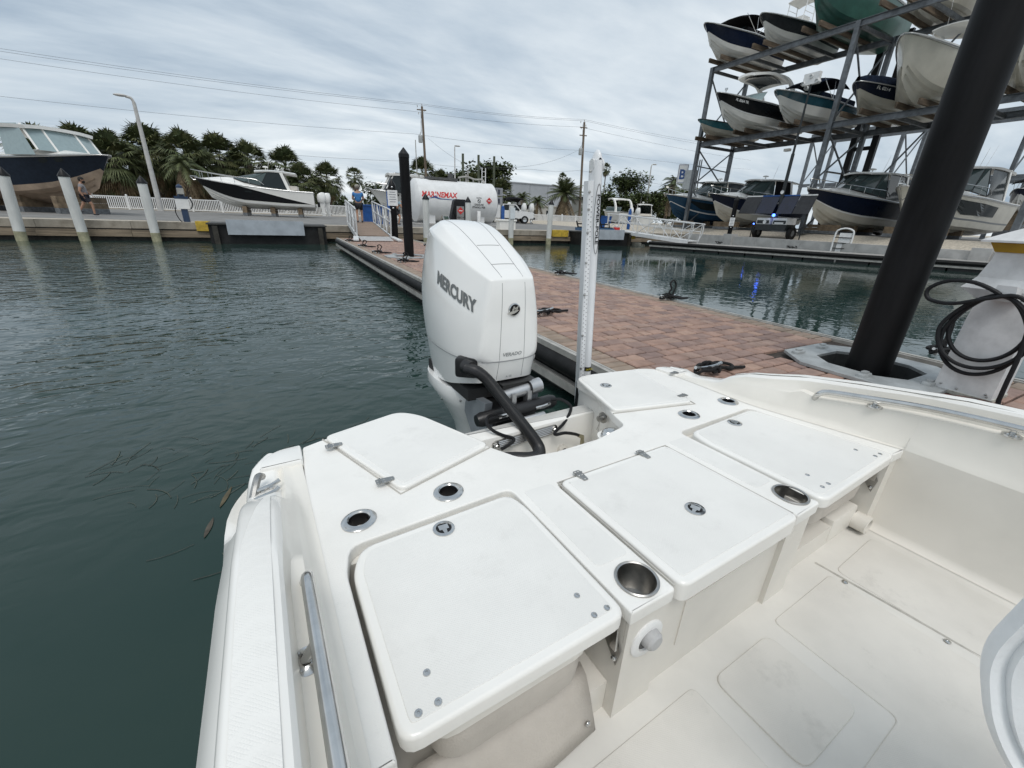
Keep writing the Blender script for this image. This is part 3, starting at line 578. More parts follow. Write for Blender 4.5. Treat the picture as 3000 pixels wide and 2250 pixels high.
# corner blocks closing the gunwales at the stern
MB().prism(rounded([(.03, 1.335), (.034, 1.445), (-.045, 1.440), (-.090, 1.385), (-.094, 1.335)], [.006, .012, .03, .03, .006], 4), .40, DK + .018, .008).build('corner_block', W_GEL, boat)
MB().prism(rounded([(1.885, 1.335), (1.865, 1.47), (1.94, 1.46), (1.985, 1.385), (1.988, 1.335)], [.006, .02, .03, .03, .006], 4), .40, DK + .014, .008).build('corner_block', W_GEL, boat)
# hull under the stern deck
MB().prism(rounded([(-.06, .95), (.60, .95), (.655, 1.07), (.60, 1.148), (.46, 1.475), (.405, 1.54), (.10, 1.46), (-.03, 1.44)], .03, 3), -.4, DK - .034).build('stern_hull', W_GEL, boat)
MB().prism(rounded([(1.26, .95), (1.93, .95), (1.93, 1.44), (1.79, 1.51), (1.36, 1.535), (1.345, 1.35), (1.252, 1.146), (1.225, 1.045)], .03, 3), -.4, DK - .034).build('stern_hull', W_GEL, boat)
MB().box2(.45, 1.35, 1.03, 1.05, .2, DK - .034).build('well_wall', W_GEL, boat, 0); MB().box2(.60, 1.29, 1.04, 1.38, .2, DK - .30).build('well_floor', CREAM, boat, 0)
MB().prism(rounded([(.545, 1.375), (1.365, 1.375), (1.365, 1.470), (.50, 1.470)], .006, 2), -.4, DK - .112, .008).build('transom', W_GEL, boat)
# ribbed plate on the transom
rp = MB().loft([[(x, yv, z) for x, z in [(p.x, p.y) for p in rounded([(.760, DK - .178), (1.112, DK - .171), (1.112, DK - .124), (.760, DK - .130)], .022, 4)]] for yv in (1.3735, 1.366)])
rpo = rp.build('ribbed_plate', BRUSH, boat, 0)
for q in range(5): MB().tube([(.790, 1.365, DK - .170 + q * .0085), (1.082, 1.365, DK - .164 + q * .0085)], .0026, 5).build('rib', ALU, rpo)
for x, z in ((.780, DK - .154), (1.094, DK - .148)): MB().lathe([(.017, 0), (.017, -.005), (.010, -.006), (.010, -.012), (.0005, -.012)], 6, (x, 1.366, z), 'Y').build('bolt', STEEL, rpo)
for x in (.62, 1.30): screw(x, 1.42, DK - .125, boat, .006)
# fittings inside the splash well
w1 = bZ(1855, 1258, DK - .1); MB().lathe([(.026, 0), (.026, -.006), (.014, -.008), (.014, -.03), (.0005, -.032)], 16, (1.262, 1.225, DK - .06), 'X').build('drain_socket', BRUSH, boat)
MB().tube([(1.236, 1.22, DK - .075), (1.232, 1.215, DK - .12), (1.237, 1.232, DK - .12), (1.238, 1.222, DK - .08)], .0016, 5).build('pin_clip', STEEL, boat)
pc = MB().sphere((1.172, 1.088, DK - .05), .042, 14, 8, (1.05, .7, .5)).build('pull_up_cleat', STEEL, boat); MB().lathe([(.05, -.09), (.052, -.065), (.0005, -.06)], 20, (1.172, 1.088, DK)).build('cleat_base', W_GEL, pc)
dr = MB().lathe([(.026, 0), (.028, -.02), (.015, -.024), (.015, -.005), (.0005, -.005)], 16, (1.155, 1.375, DK - .275), 'Y').build('drain_boss', CREAM, boat); MB().lathe([(.014, -.0245), (.0005, -.0246)], 12, (1.155, 1.375, DK - .275), 'Y').build('drain_hole', DARKGAP, dr)
# handrails
def rail(side):
    X = lambda y: (-0.012 if not side else E(y) + .012)
    zr = lambda y: zg(y) - .035
    pts = [(X(.705) - (.006 if not side else -.02), .712, zr(.70) - .045), (X(.70), .695, zr(.70) - .015), (X(.67), .665, zr(.67)), (X(.55), .55, zr(.55)), (X(.35), .35, zr(.35)), (X(.1), .1, zr(.1)), (X(-.3), -.3, zr(-.3)), (X(-.9), -.9, zr(-.9))]
    o = MB().tube(sm(pts, 5), .0115, 12).build('handrail', STEEL, boat)
    for y in (.52, .165, -.4):
        zb = zg(y) - .071; xb = X(y) - (.020 if not side else -.016)
        MB().lathe([(.026, 0), (.026, .004), (.014, .007), (.012, .009)], 20, (xb, y, zb)).build('post_flange', STEEL, o); MB().cyl((xb, y, zb + .004), (X(y), y, zr(y)), .0105, .0095, 12).build('rail_post', STEEL, o)
        for a in (0, 2.1, 4.2): MB().sphere((xb + .018 * math.cos(a), y + .018 * math.sin(a), zb + .006), .0035, 6, 4).build('screw', BRUSH, o)
rail(0); rail(1)
# stern cleat with a chock on the far corner of the gunwale
ct = MB().tube(sm([(-.105, 1.205, .795), (-.085, 1.215, .792), (-.06, 1.225, .792), (-.042, 1.232, .797)], 3), .0065, 8).build('stern_cleat', STEEL, boat)
MB().tube(sm([(-.108, 1.165, .793), (-.085, 1.178, .79), (-.06, 1.188, .79), (-.046, 1.196, .795)], 3), .006, 8).build('cleat_bar', STEEL, ct)
for x, y in ((-.088, 1.205), (-.066, 1.213), (-.088, 1.175), (-.066, 1.185)): MB().cyl((x, y, .762), (x, y, .792), .008, .006, 8).build('cleat_post', STEEL, ct)
MB().tube(sm([(-.118, 1.185, .77), (-.105, 1.215, .80), (-.094, 1.245, .815), (-.086, 1.268, .80)], 4), .011, 8).build('cleat_horn', BRUSH, ct)
# front fittings: white round scupper fitting on the pedestal face
sc_ = MB().lathe([(.052, 0), (.052, -.004), (.047, -.007), (.032, -.008), (.030, -.002)], 28, (.647, .400, DK - .128), 'Y').build('round_fitting', WPAINT, boat)
MB().lathe([(.030, -.003), (.0005, -.0035)], 20, (.647, .400, DK - .128), 'Y').build('fitting_recess', M('shadow_grey', (.10, .10, .10), .6), sc_)
MB().lathe([(.026, -.004), (.024, -.022), (.018, -.028), (.0005, -.029)], 20, (.652, .400, DK - .122), 'Y').build('fitting_knob', M('grey_nylon', (.50, .50, .50), .5), sc_)
# vinyl pocket flap below the seat, with a snap
fp = MB(); rg = []
for y, z in ((.47, FL + .155), (.445, FL + .14), (.425, FL + .10), (.405, FL + .05), (.39, FL + .012)):
    rg.append([(x, y + .006 * math.sin(x * 14), z) for x in [.10 + .42 * i / 8 for i in range(9)]])
fpo = fp.loft(rg, wrap=False).build('pocket_flap', VINYL, boat, 60); so_ = fpo.modifiers.new('thickness', 'SOLIDIFY'); so_.thickness = .004
MB().sphere((.497, .402, FL + .045), .008, 10, 6, (1, .6, 1)).build('snap', STEEL, fpo)
MB().prism(rounded([(1.74, .425), (1.95, .425), (1.95, .47), (1.74, .47)], .012, 2), FL + .02, FL + .115, .008).build('seat_stop', CREAM, boat)
MB().lathe([(.038, 0), (.038, -.05), (.028, -.052), (.028, -.01)], 18, (1.955, .425, FL + .045), 'Y').build('drain_pipe', CREAM, boat)
# ---- cockpit floor with raised non skid panels
MB().box2(-.02, 2.06, -1.6, .43, FL - .08, FL).build('cockpit_floor', M('floor_gel', (.72, .70, .655), .42, var=.06, scale=3, noise_detail=8), boat, 0)
def nsp(pts, r, name='floor_panel', zt=.0035, mat=None): return slab_holes(name, mat or NSK_FLOOR, boat, rounded(pts, r, 4), [], FL - .004, FL + zt, .003)
nsp([(1.665, -1.5), (2.005, -1.5), (1.955, .352), (1.63, .345)], .03); nsp([(.14, -1.5), (1.605, -1.5), (1.585, .345), (1.215, .345), (1.215, .03), (.82, .03), (.82, .345), (.14, .345)], .02)
fh = nsp([(.886, .095), (1.152, .092), (1.150, .328), (.885, .330)], .035, 'floor_hatch', .006)
MB().tube([(1.604, .40, FL + .0005), (1.637, .04, FL + .0005), (1.66, -.3, FL + .0005), (1.70, -1.5, FL + .0005)], .004, 5).build('floor_seam', M('grimy_channel', (.55, .53, .48), .7, var=.2, scale=12), boat)
for x, y in ((1.598, .302), (1.617, .039)): screw(x, y, FL + .0035, boat, .009)
# ================================================================ helm seat backrest at the edge of the cockpit
hs = thing('helm_seat', 'pale blue white padded corner of the helm seat in the cockpit', 'seat', (0, 0, 0), BR)
prof = rounded([(-.024, 1.20), (-.012, 1.07), (-.050, .97), (-.125, .90), (-.40, .86), (-.40, 1.20)], [.03, .04, .06, .08, .05, .05], 8)[::-1]
mb = MB(); PADM = M('pale_vinyl', (.80, .815, .82), .5, var=.04, scale=10, bump=.1, bscale=120)
rg = []
for x, d in ((.745, -.11), (.738, -.095), (.742, -.088), (.724, -.075), (.722, -.062), (.730, -.056), (.708, -.042), (.702, -.028), (.710, -.022), (.696, -.012), (.702, -.003), (.715, 0), (.73, -.003), (.735, -.018), (.747, -.003), (.77, -.002), (.80, -.004), (.808, -.022), (.825, -.006), (.86, .0), (1.2, .0)):
    rg.append([(x - .01, p.x + .007 - max(0, x - .715) * .55, p.y) for p in offset([Vector(p) for p in prof], d)])
mb.loft(rg).build('padded_shell', PADM, hs, 45)
MB().box2(.8, 1.0, -.42, -.25, FL, 1.0).build('support', WPAINT, hs, 0)
# ================================================================ OUTBOARD MOTOR
motor = thing('outboard_motor', 'large white outboard motor with grey lettering at the boat stern', 'outboard motor', (0, 0, 0), BR)
MW = M('motor_white', (.83, .825, .80), .16, var=.02, scale=3, coat=.6); XM = 1.0; MZ = DK
def ring(pts): 
    R_ = [(XM + x, y, MZ + z) for x, y, z in pts]; L_ = [(XM - x, y, MZ + z) for x, y, z in pts[::-1] if x > 1e-6]; return R_ + L_
lv = [
 [(0, 1.645, .028), (.062, 1.645, .028), (.150, 1.66, .022), (.205, 1.76, .0), (.222, 1.93, -.06), (.205, 2.2, -.09), (.13, 2.36, -.10), (0, 2.39, -.10)],
 [(0, 1.623, .125), (.062, 1.623, .125), (.160, 1.645, .125), (.222, 1.755, .128), (.246, 1.93, .13), (.228, 2.22, .13), (.14, 2.40, .13), (0, 2.43, .13)],
 [(0, 1.620, .145), (.062, 1.620, .145), (.162, 1.642, .145), (.225, 1.755, .148), (.250, 1.93, .15), (.232, 2.22, .15), (.145, 2.405, .15), (0, 2.44, .15)],
 [(0, 1.618, .32), (.062, 1.618, .32), (.152, 1.637, .32), (.222, 1.755, .33), (.258, 1.95, .35), (.245, 2.25, .37), (.155, 2.45, .38), (0, 2.485, .38)],
 [(0, 1.622, .46), (.062, 1.622, .46), (.127, 1.636, .46), (.180, 1.757, .485), (.219, 1.958, .525), (.213, 2.235, .57), (.143, 2.425, .585), (0, 2.46, .585)],
 [(0, 1.632, .520), (.060, 1.632, .520), (.116, 1.642, .517), (.158, 1.765, .566), (.190, 1.97, .645), (.190, 2.18, .705), (.13, 2.36, .715), (0, 2.40, .715)],
 [(0, 1.650, .534), (.058, 1.650, .534), (.098, 1.662, .532), (.128, 1.785, .594), (.150, 1.97, .680), (.148, 2.14, .745), (.098, 2.26, .755), (0, 2.285, .757)],
 [(0, 1.70, .561), (.045, 1.70, .561), (.062, 1.715, .566), (.066, 1.80, .609), (.068, 1.95, .682), (.062, 2.12, .750), (.045, 2.22, .757), (0, 2.24, .758)]]
rings = [ring(l) for l in lv]; mb = MB(); mb.loft(rings, caps=False); n = len(rings[0]); base = (len(rings) - 1) * n
def pair(i): return base + i, base + (n - i) % n
mb.f.append((pair(0)[0], pair(1)[0], pair(1)[1]))
for i in range(1, 6): mb.f.append((pair(i)[0], pair(i + 1)[0], pair(i + 1)[1], pair(i)[1]))
mb.f.append((pair(6)[0], base + 7, pair(6)[1]))
me = mb.mesh('cowl', MW, 0); me.shade_smooth(); cowl = obj('cowl', me, motor)
bm = bmesh.new(); bm.from_mesh(me); cl_ = bm.edges.layers.float.get('crease_edge') or bm.edges.layers.float.new('crease_edge'); bm.verts.ensure_lookup_table()
for e_ in bm.edges:
    a, b = e_.verts[0].index, e_.verts[1].index; ra_, rb_ = a // n, b // n
    if ra_ == rb_ == 5: e_[cl_] = 1.0
    elif ra_ != rb_ and a % n in (2, n - 2) and b % n in (2, n - 2) and min(ra_, rb_) >= 2: e_[cl_] = .45
    elif ra_ == rb_ == 6: e_[cl_] = .5
    elif ra_ == rb_ == 0: e_[cl_] = .9
    elif ra_ == rb_ and ra_ in (1, 2): e_[cl_] = .35
bm.to_mesh(me); bm.free()
ss = cowl.modifiers.new('sub', 'SUBSURF'); ss.levels = ss.render_levels = 3
bpy.context.view_layer.update()
SB = bvh_of(cowl)
SEAM = M('seam_dark', (.27, .275, .275), .6, var=0)
def on_cowl(p, d, off=.0):
    hit = SB.ray_cast(Vector(p) - Vector(d) * .6, Vector(d)); return hit[0] - Vector(d).normalized() * off if hit[0] else None
def seam(pts, r=.0014, d=(0, 1, 0), name='seam', m=None):
    q = [on_cowl(p, d) for p in pts]; q = [x for x in q if x]
    if len(q) > 1: MB().tube(q, r, 5).build(name, m or SEAM, cowl)
for s in (-1, 1):
    seam([(XM + s * (.072 - .012 * i / 15), 1.6, MZ + .035 + .47 * i / 15) for i in range(16)])
    seam([(XM + s * (.056 + .03 * i / 20), 1.645 + .56 * i / 20, MZ + 1) for i in range(21)], .0016, (0, 0, -1))
for yy in (1.735, 1.885): seam([(XM - .062 + .124 * i / 8, yy, MZ + 1) for i in range(9)], .002, (0, 0, -1))
seam([(XM - .15 + .30 * i / 14, 1.6, MZ + .135 + .004 * math.sin(i)*0) for i in range(15)], .003)
seam([(.5, 1.68 + .5 * i / 14, MZ + .135) for i in range(15)], .003, (1, 0, 0)); seam([(1.5, 1.68 + .5 * i / 14, MZ + .135) for i in range(15)], .003, (-1, 0, 0))
LETTER = M('lettering_grey', (.13, .14, .14), .4, var=0)
# maker's lettering runs up the cowl side, in perspective
sd = Vector((1, .42, 0)).normalized(); xd_ = Vector((.38, -.92, -.06)).normalized(); yd_ = xd_.cross(-sd).normalized(); yd_ = -yd_ if yd_.z < 0 else yd_
class _S:
    def __init__(s, t): s.t = t
    def ray_cast(s, o_, d_): return s.t.ray_cast(o_, d_)
text('lettering', 'MERCURY', LETTER, motor, (.72, 1.795, MZ + .452), (.42, -.86, -.33), (.03, .16, 1), w=.33, h=.066, bold=.045, shear=.0, surf=_S(SB), off=.003)
text('lettering', 'VERADO', M('lettering_silver', (.30, .31, .31), .35, .3, var=0), motor, (XM, 1.60, MZ + .168), (1, 0, 0), (0, 0, 1), w=.105, h=.018, bold=.02, shear=.2, surf=_S(SB), off=.002)
em = on_cowl((XM, 1.5, MZ + .383), (0, 1, 0)); ey = em.y
eo = MB().lathe([(.031, 0), (.031, -.005), (.026, -.007), (.025, -.003)], 28, (XM, ey, MZ + .383), 'Y').build('emblem', STEEL, motor)
MB().lathe([(.0255, -.0035), (.0005, -.004)], 24, (XM, ey, MZ + .383), 'Y').build('emblem_disc', BLACK, eo)
text('emblem_letter', 'M', STEEL, eo, (XM + .003, ey - .0065, MZ + .388), (1, 0, 0), (0, 0, 1), w=.036, h=.022, bold=.03, shear=.3)
wv = MB(); wv.loft([[(XM - .040 + .062 * i / 10, ey - .008, MZ + .366 + .014 * (i / 10) ** 1.5 - .006 * math.sin(i / 10 * PI)), (XM - .040 + .062 * i / 10, ey - .008, MZ + .366 + .014 * (i / 10) ** 1.5 + .006 * math.sin(i / 10 * PI) + .002)] for i in range(11)], wrap=False); wv.build('emblem_wave', STEEL, eo, 0)
bd = on_cowl((XM + .02, 1.5, MZ + .048), (0, 1, 0))
if bd: text('small_symbols', 'A  CE', LETTER, motor, (XM - .005, bd.y - .0015, MZ + .046), (1, 0, 0), (0, 0, 1), w=.032, h=.010)
# rigging port and hose
BL_ = M('rigging_black', (.014, .014, .015), .38, var=.15, scale=20)
mpx = lambda x, y: (1150 + x / 2.2117, 600 + y / 2.2117)
hp = [Vector((.782, 1.665, MZ + .110)), bY(*mpx(548, 1082), 1.60)] + [bY(*mpx(x, y), Y) for x, y, Y in ((610, 1130, 1.565), (680, 1215, 1.52), (760, 1318, 1.46), (840, 1420, 1.39), (905, 1505, 1.325), (948, 1580, 1.265), (940, 1628, 1.22), (880, 1645, 1.20), (800, 1645, 1.20), (700, 1650, 1.20))]
pts = sm(hp, 60); MB().tube(pts, [.0282 if i % 4 < 2 else .0262 for i in range(len(pts))], 14).build('rigging_hose', BL_, motor, 80)
plc = on_cowl((.83, 1.4, MZ + .10), (.05, 1, 0)) or Vector((.83, 1.66, MZ + .1))
pq = MB().prism(rounded([(-.055, -.05), (.055, -.05), (.055, .05), (-.055, .05)], .018, 3), -.03, .012, .006)
pq.xform(Matrix.Translation((.795, 1.705, MZ + .100)) @ Matrix.Rotation(math.radians(-38), 4, 'Z') @ Matrix.Rotation(PI / 2, 4, 'X')); po = pq.build('rigging_port', BL_, motor)
MB().tube([Vector((.785, 1.70, MZ + .112)), Vector((.80, 1.655, MZ + .110))], .036, 18).build('port_collar', BL_, po)
# lower unit, bracket and steering gear
lr = []
for z, w, y0, y1 in ((-.075, .235, 1.80, 2.36), (-.12, .245, 1.78, 2.35), (-.20, .205, 1.80, 2.30), (-.30, .150, 1.83, 2.25), (-.40, .105, 1.86, 2.20), (-.60, .075, 1.90, 2.18), (-1.1, .06, 1.92, 2.15)):
    yc = (y0 + y1) / 2; hl = (y1 - y0) / 2; lr.append([(XM + w * math.copysign(abs(math.cos(a)) ** .75, math.cos(a)), yc + hl * math.copysign(abs(math.sin(a)) ** .8, math.sin(a)), MZ + z) for a in [i * 2 * PI / 28 for i in range(28)]])
leg = MB().loft(lr).build('leg_cover', MW, motor, 60)
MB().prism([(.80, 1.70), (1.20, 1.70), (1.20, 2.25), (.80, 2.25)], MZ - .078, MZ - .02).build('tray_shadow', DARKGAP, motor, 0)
GREYM = M('bracket_grey', (.33, .35, .37), .45, .2, var=.1, scale=8); SILV = M('cast_silver', (.55, .56, .57), .36, .8, var=.1, scale=10)
q = [(1.60, -.06), (1.82, -.085), (1.84, -.20), (1.72, -.33), (1.56, -.34), (1.52, -.22), (1.62, -.17)]
for x0, x1 in ((.845, .885), (1.115, 1.155)): MB().loft([[(x, a, MZ + b) for a, b in q] for x in (x0, x1)]).build('swivel_bracket', GREYM, motor, 20)
MB().box2(.885, 1.115, 1.56, 1.82, MZ - .36, MZ - .09).build('swivel_block', BL_, motor, 0)
MB().tube([(.775, 1.555, MZ - .115), (.80, 1.555, MZ - .114), (1.20, 1.555, MZ - .100), (1.225, 1.555, MZ - .099)], [.028, .036, .036, .028], 16).build('steering_cylinder', BL_, motor)
MB().tube([(.925, 1.60, MZ - .040), (1.09, 1.60, MZ - .022), (1.092, 1.60, MZ - .022), (1.16, 1.60, MZ - .014)], [.030, .030, .038, .038], 18).build('tilt_tube', SILV, motor)
MB().tube([(1.087, 1.60, MZ - .0225), (1.094, 1.60, MZ - .0222)], .0395, 18).build('tube_seal', BLACK, motor)
for x in (.985, 1.075): MB().box2(x - .012, x + .012, 1.56, 1.60, MZ - .085, MZ - .02).build('tube_lug', SILV, motor, 0)
MB().box2(.94, 1.14, 1.60, 1.72, MZ - .02, MZ + .018).build('latch_housing', BL_, motor, 0)
for x, s in ((.91, 1), (1.125, 1)):
    z_ = MZ - .10; MB().tube([(x - .035, 1.525, z_ - .004), (x + .01, 1.52, z_), (x + .05, 1.52, z_ + .008)], [.011, .0115, .009], 10).build('hose_fitting', STEEL, motor)
z5 = lambda x, y: (1250 + x / 3.16, 1050 + y / 3.16)
MB().tube(sm([bY(*z5(x, y), Y) for x, y, Y in ((1150, 382, 1.51), (1240, 380, 1.48), (1325, 430, 1.44), (1330, 490, 1.41), (1270, 600, 1.37), (1190, 680, 1.345), (1200, 705, 1.335), (1280, 690, 1.33), (1370, 700, 1.33), (1415, 715, 1.33))], 5), .0078, 8).build('steering_hose', BLACK, motor)
e0 = bY(*z5(1405, 712), 1.33); e1 = bY(*z5(1440, 725), 1.328); e2 = bY(*z5(1440, 800), 1.32)
MB().tube([e0, e1, e1 + (e2 - e1) * .4, e2], [.009, .011, .009, .013], 8).build('hose_elbow', M('brass', (.42, .38, .26), .35, .9, var=.1), motor)
MB().tube(sm([bY(*z5(x, y), Y) for x, y, Y in ((640, 518, 1.50), (575, 540, 1.47), (555, 600, 1.44), (610, 665, 1.40), (700, 710, 1.375), (790, 735, 1.355), (806, 760, 1.345), (760, 800, 1.34), (690, 842, 1.34))], 5), .0078, 8).build('steering_hose', BLACK, motor)
MB().prism(rounded([(.86, 1.50), (1.14, 1.50), (1.10, 1.66), (.90, 1.66)], .03, 3), MZ - .42, MZ - .20, .01).build('transom_clamp', SILV, motor)
MB().tube([(.90, 1.49, MZ - .165), (.99, 1.49, MZ - .135), (1.12, 1.49, MZ - .13)], .018, 10).build('tilt_arm', SILV, motor)
MB().sphere((XM + .222, 1.78, MZ + .085), .026, 12, 8, (.6, 1, 1.3)).build('side_knob', MW, motor)
for (px, py) in ((305 + 15, 1255), (440, 1268), (530, 1392)):
    pp = bY(1150 + px / 2.2117, 600 + py / 2.2117, 1.86); hit = bvh_of(leg).ray_cast(Vector((0, 0, H)), (pp - Vector((0, 0, H))).normalized())
    if hit[0]: MB().sphere(hit[0], .008, 8, 5).build('leg_screw', BRUSH, motor)
# ================================================================ SHALLOW WATER ANCHOR POLE
ap = thing('anchor_pole', 'tall white shallow water anchor pole with drilled channel on the boat stern', 'anchor pole', (0, 0, 0), BR)
PPW = M('anchor_white', (.76, .77, .78), .3, var=.03, scale=4, coat=.2)
b0 = bY(1706, 1095, 1.75); b1 = bY(1737, 470, 1.75); ax = (b1 - b0).normalized(); b0 = b0 - ax * .5; Lp = (b1 - b0).length
xr = Vector((1, -.25, 0)); xr = (xr - ax * xr.dot(ax)).normalized(); fr = ax.cross(xr).normalized(); fr = -fr if fr.y > 0 else fr      # fr faces the cockpit
def AP(u, v_, w): return b0 + xr * u + fr * v_ + ax * w
sec = [(-.004, -.030), (-.004, .030), (.010, .041), (.024, .044), (.036, .036), (.042, .018), (.042, -.02), (.032, -.038)]
MB().loft([[AP(u, v_, w) for u, v_ in sec] for w in (0, Lp)]).build('spike_housing', PPW, ap, 60)
sec2 = [(-.032, -.024), (-.032, .026), (-.025, .031), (-.0045, .031), (-.0045, -.030)]
MB().loft([[AP(u, v_, w) for u, v_ in sec2] for w in (0, Lp - .09)]).build('side_channel', PPW, ap, 30)
k = 44
for i in range(k):
    w = .45 + (Lp - .60) * i / k
    for u in (-.0245, -.011):
        ww = w + (.012 if u > -.02 else 0); MB().cyl(AP(u, .0305, ww), AP(u, .0325, ww), .003, .003, 6).build('channel_hole', M('hole_grey', (.30, .305, .31), .8, var=0), ap, 0)
for w in (.55, .75, .98, 1.15, 1.3, Lp - .22, Lp - .14, Lp - .05): MB().sphere(AP(-.026, .032, w), .007, 8, 5).build('bolt', BRUSH, ap)
hd_ = MB(); hd_.loft([[AP(-.002 + .048 * i / 8, .034 * math.cos(a), Lp - .04 + .05 * math.sin(i / 8 * PI) + .038 * math.sin(a)) for a in [q * PI / 8 for q in range(9)]] for i in range(9)], wrap=False); hd_.build('head_cap', PPW, ap, 70)
MB().tube([AP(-.006, 0, Lp - .02), AP(.05, 0, Lp - .02)], .028, 16).build('head_roller', WPAINT, ap)
el = []
for i in range(40): a = i * 2 * PI / 40; el.append(AP(.019 + .0175 * math.cos(a), .0455 - .006 * abs(math.cos(a)) ** 2, Lp - .27 + .165 * math.sin(a)))
MB().tube(el, .0012, 4, closed=True).build('badge_outline', BLACK, ap)
text('badge_text', 'POWER-POLE', BLACK, ap, AP(.019, .0462, Lp - .27), -ax, xr, w=.235, h=.017, bold=.02)
MB().loft([[AP(u * 1.02, v_ * 1.03, w) for u, v_ in sec[1:6]] for w in (.530, .556)], wrap=False).build('caution_band', BLACK, ap, 60)
text('caution_text', 'CAUTION', M('caution_yellow', (.75, .62, .06), .5, var=0), ap, AP(.020, .0462, .543), xr, ax, w=.042, h=.011)
MB().box2(1.55, 1.72, 1.50, 1.76, DK - .45, DK - .12).build('mount_bracket', BLACK, ap, 0)
# ================================================================ YARD BOATS
GLASS = M('tinted_glass', (.016, .022, .024), .08, var=0, spec=.3)
CLEARG = M('pale_glass', (.28, .36, .37), .06, var=.05, spec=.8)
CANVAS = M('black_canvas', (.010, .010, .012), .9, var=.3, scale=5, bump=.3, bscale=60, spec=.1)
NAVYC = M('navy_canvas', (.010, .017, .036), .9, var=.3, scale=5, bump=.3, bscale=60, spec=.1)
UPH = M('cream_upholstery', (.62, .58, .52), .6, var=.08)
WHULL = M('hull_white', (.72, .71, .67), .25, var=.06, scale=1.2, coat=.3); CHULL = M('hull_cream', (.60, .57, .49), .3, var=.08, scale=1.0, coat=.2)
NAVY = M('hull_navy', (.010, .016, .035), .22, var=.1, spec=.22); BLUEH = M('hull_blue', (.028, .075, .135), .22, var=.1, spec=.22)
BLK = M('hull_black', (.008, .009, .011), .22, var=.1, spec=.22); CHAR = M('hull_charcoal', (.035, .038, .042), .22, var=.1, spec=.22)
TEAL = M('hull_teal', (.035, .165, .20), .2, var=.08, coat=.4); GREEN = M('hull_green', (.045, .13, .105), .3, var=.15, scale=1.5, coat=.2); TEALD = M('hull_dark_teal', (.022, .085, .115), .2, var=.1, coat=.4)
TAN = M('bottom_tan', (.40, .30, .22), .55, var=.18, scale=1.5)
STRP = M('stripe_white', (.74, .74, .73), .3, var=0)
def hull_fn(L, B, D, Ds, dead=.22, rake=.16, full=.5):
    def f(s, v):     # s 0 bow .. 1 stern, v 0 keel .. 1 sheer ; right side
        b = B / 2 * min(1, (s / full)) ** .62 * (1 - .06 * max(0, s - .7) / .3) if s > 0 else 0
        zs = Ds + (D - Ds) * (1 - s) ** 1.8; q = max(0, 1 - s / .34)
        zk = .34 * D * q ** 2.2
        zc = zk + (dead * B * .5) * min(1, s / .3) * .9 + .26 * D * q ** 1.1 + .10 * D * max(0, 1 - s / .75)
        c = b * (.86 - .42 * q)
        vc = .42
        if v <= vc: t = v / vc; w = c * t ** 1.0; z = zk + (zc - zk) * t ** 1.15
        else:
            t = (v - vc) / (1 - vc); z = zc + (zs - zc) * t; w = c + (b - c) * (t ** (1 + 1.1 * q) * .8 + .2 * math.sqrt(t))
        if s == 0: z = zk + (zs - zk) * (v ** 1.0); w = 0
        x = -s * L - rake * L * max(0, 1 - z / zs) ** .9 * (1 - s) ** 2.6
        return Vector((x, w, z))
    return f
SS = [0, .012, .03, .06, .10, .15, .21, .28, .36, .46, .58, .72, .86, 1.0]
def strip(f, v0, v1, n, off=0., s0=0., s1=1.):
    mb = MB()
    for sg in (1, -1):
        rows = []
        for s in [x for x in SS if s0 <= x <= s1]:
            r = []
            for i in range(n + 1):
                v = v0 + (v1 - v0) * i / n; p = f(s, v).copy(); p.y = (p.y + off * (1 if s > .005 else .3)) * sg; r.append(p)
            rows.append(r)
        mb.loft(rows, wrap=False)
    return mb
def patch(f, poly, off=.012, sg=-1):
    if len(poly) == 4:
        rows = []
        for i in range(11):
            r = []
            for j in range(6):
                u_, w_ = i / 10, j / 5; s = (poly[0][0] * (1 - u_) + poly[1][0] * u_) * (1 - w_) + (poly[3][0] * (1 - u_) + poly[2][0] * u_) * w_; v = (poly[0][1] * (1 - u_) + poly[1][1] * u_) * (1 - w_) + (poly[3][1] * (1 - u_) + poly[2][1] * u_) * w_
                p = f(s, v); p.y = (p.y + off) * sg; r.append(p)
            rows.append(r)
        return MB().loft(rows, wrap=False)
    mb = MB(); vs_ = []
    for s, v in poly: p = f(s, v); p.y = (p.y + off) * sg; vs_.append(p)
    mb.add(vs_, [tuple(range(len(vs_)))]); return mb
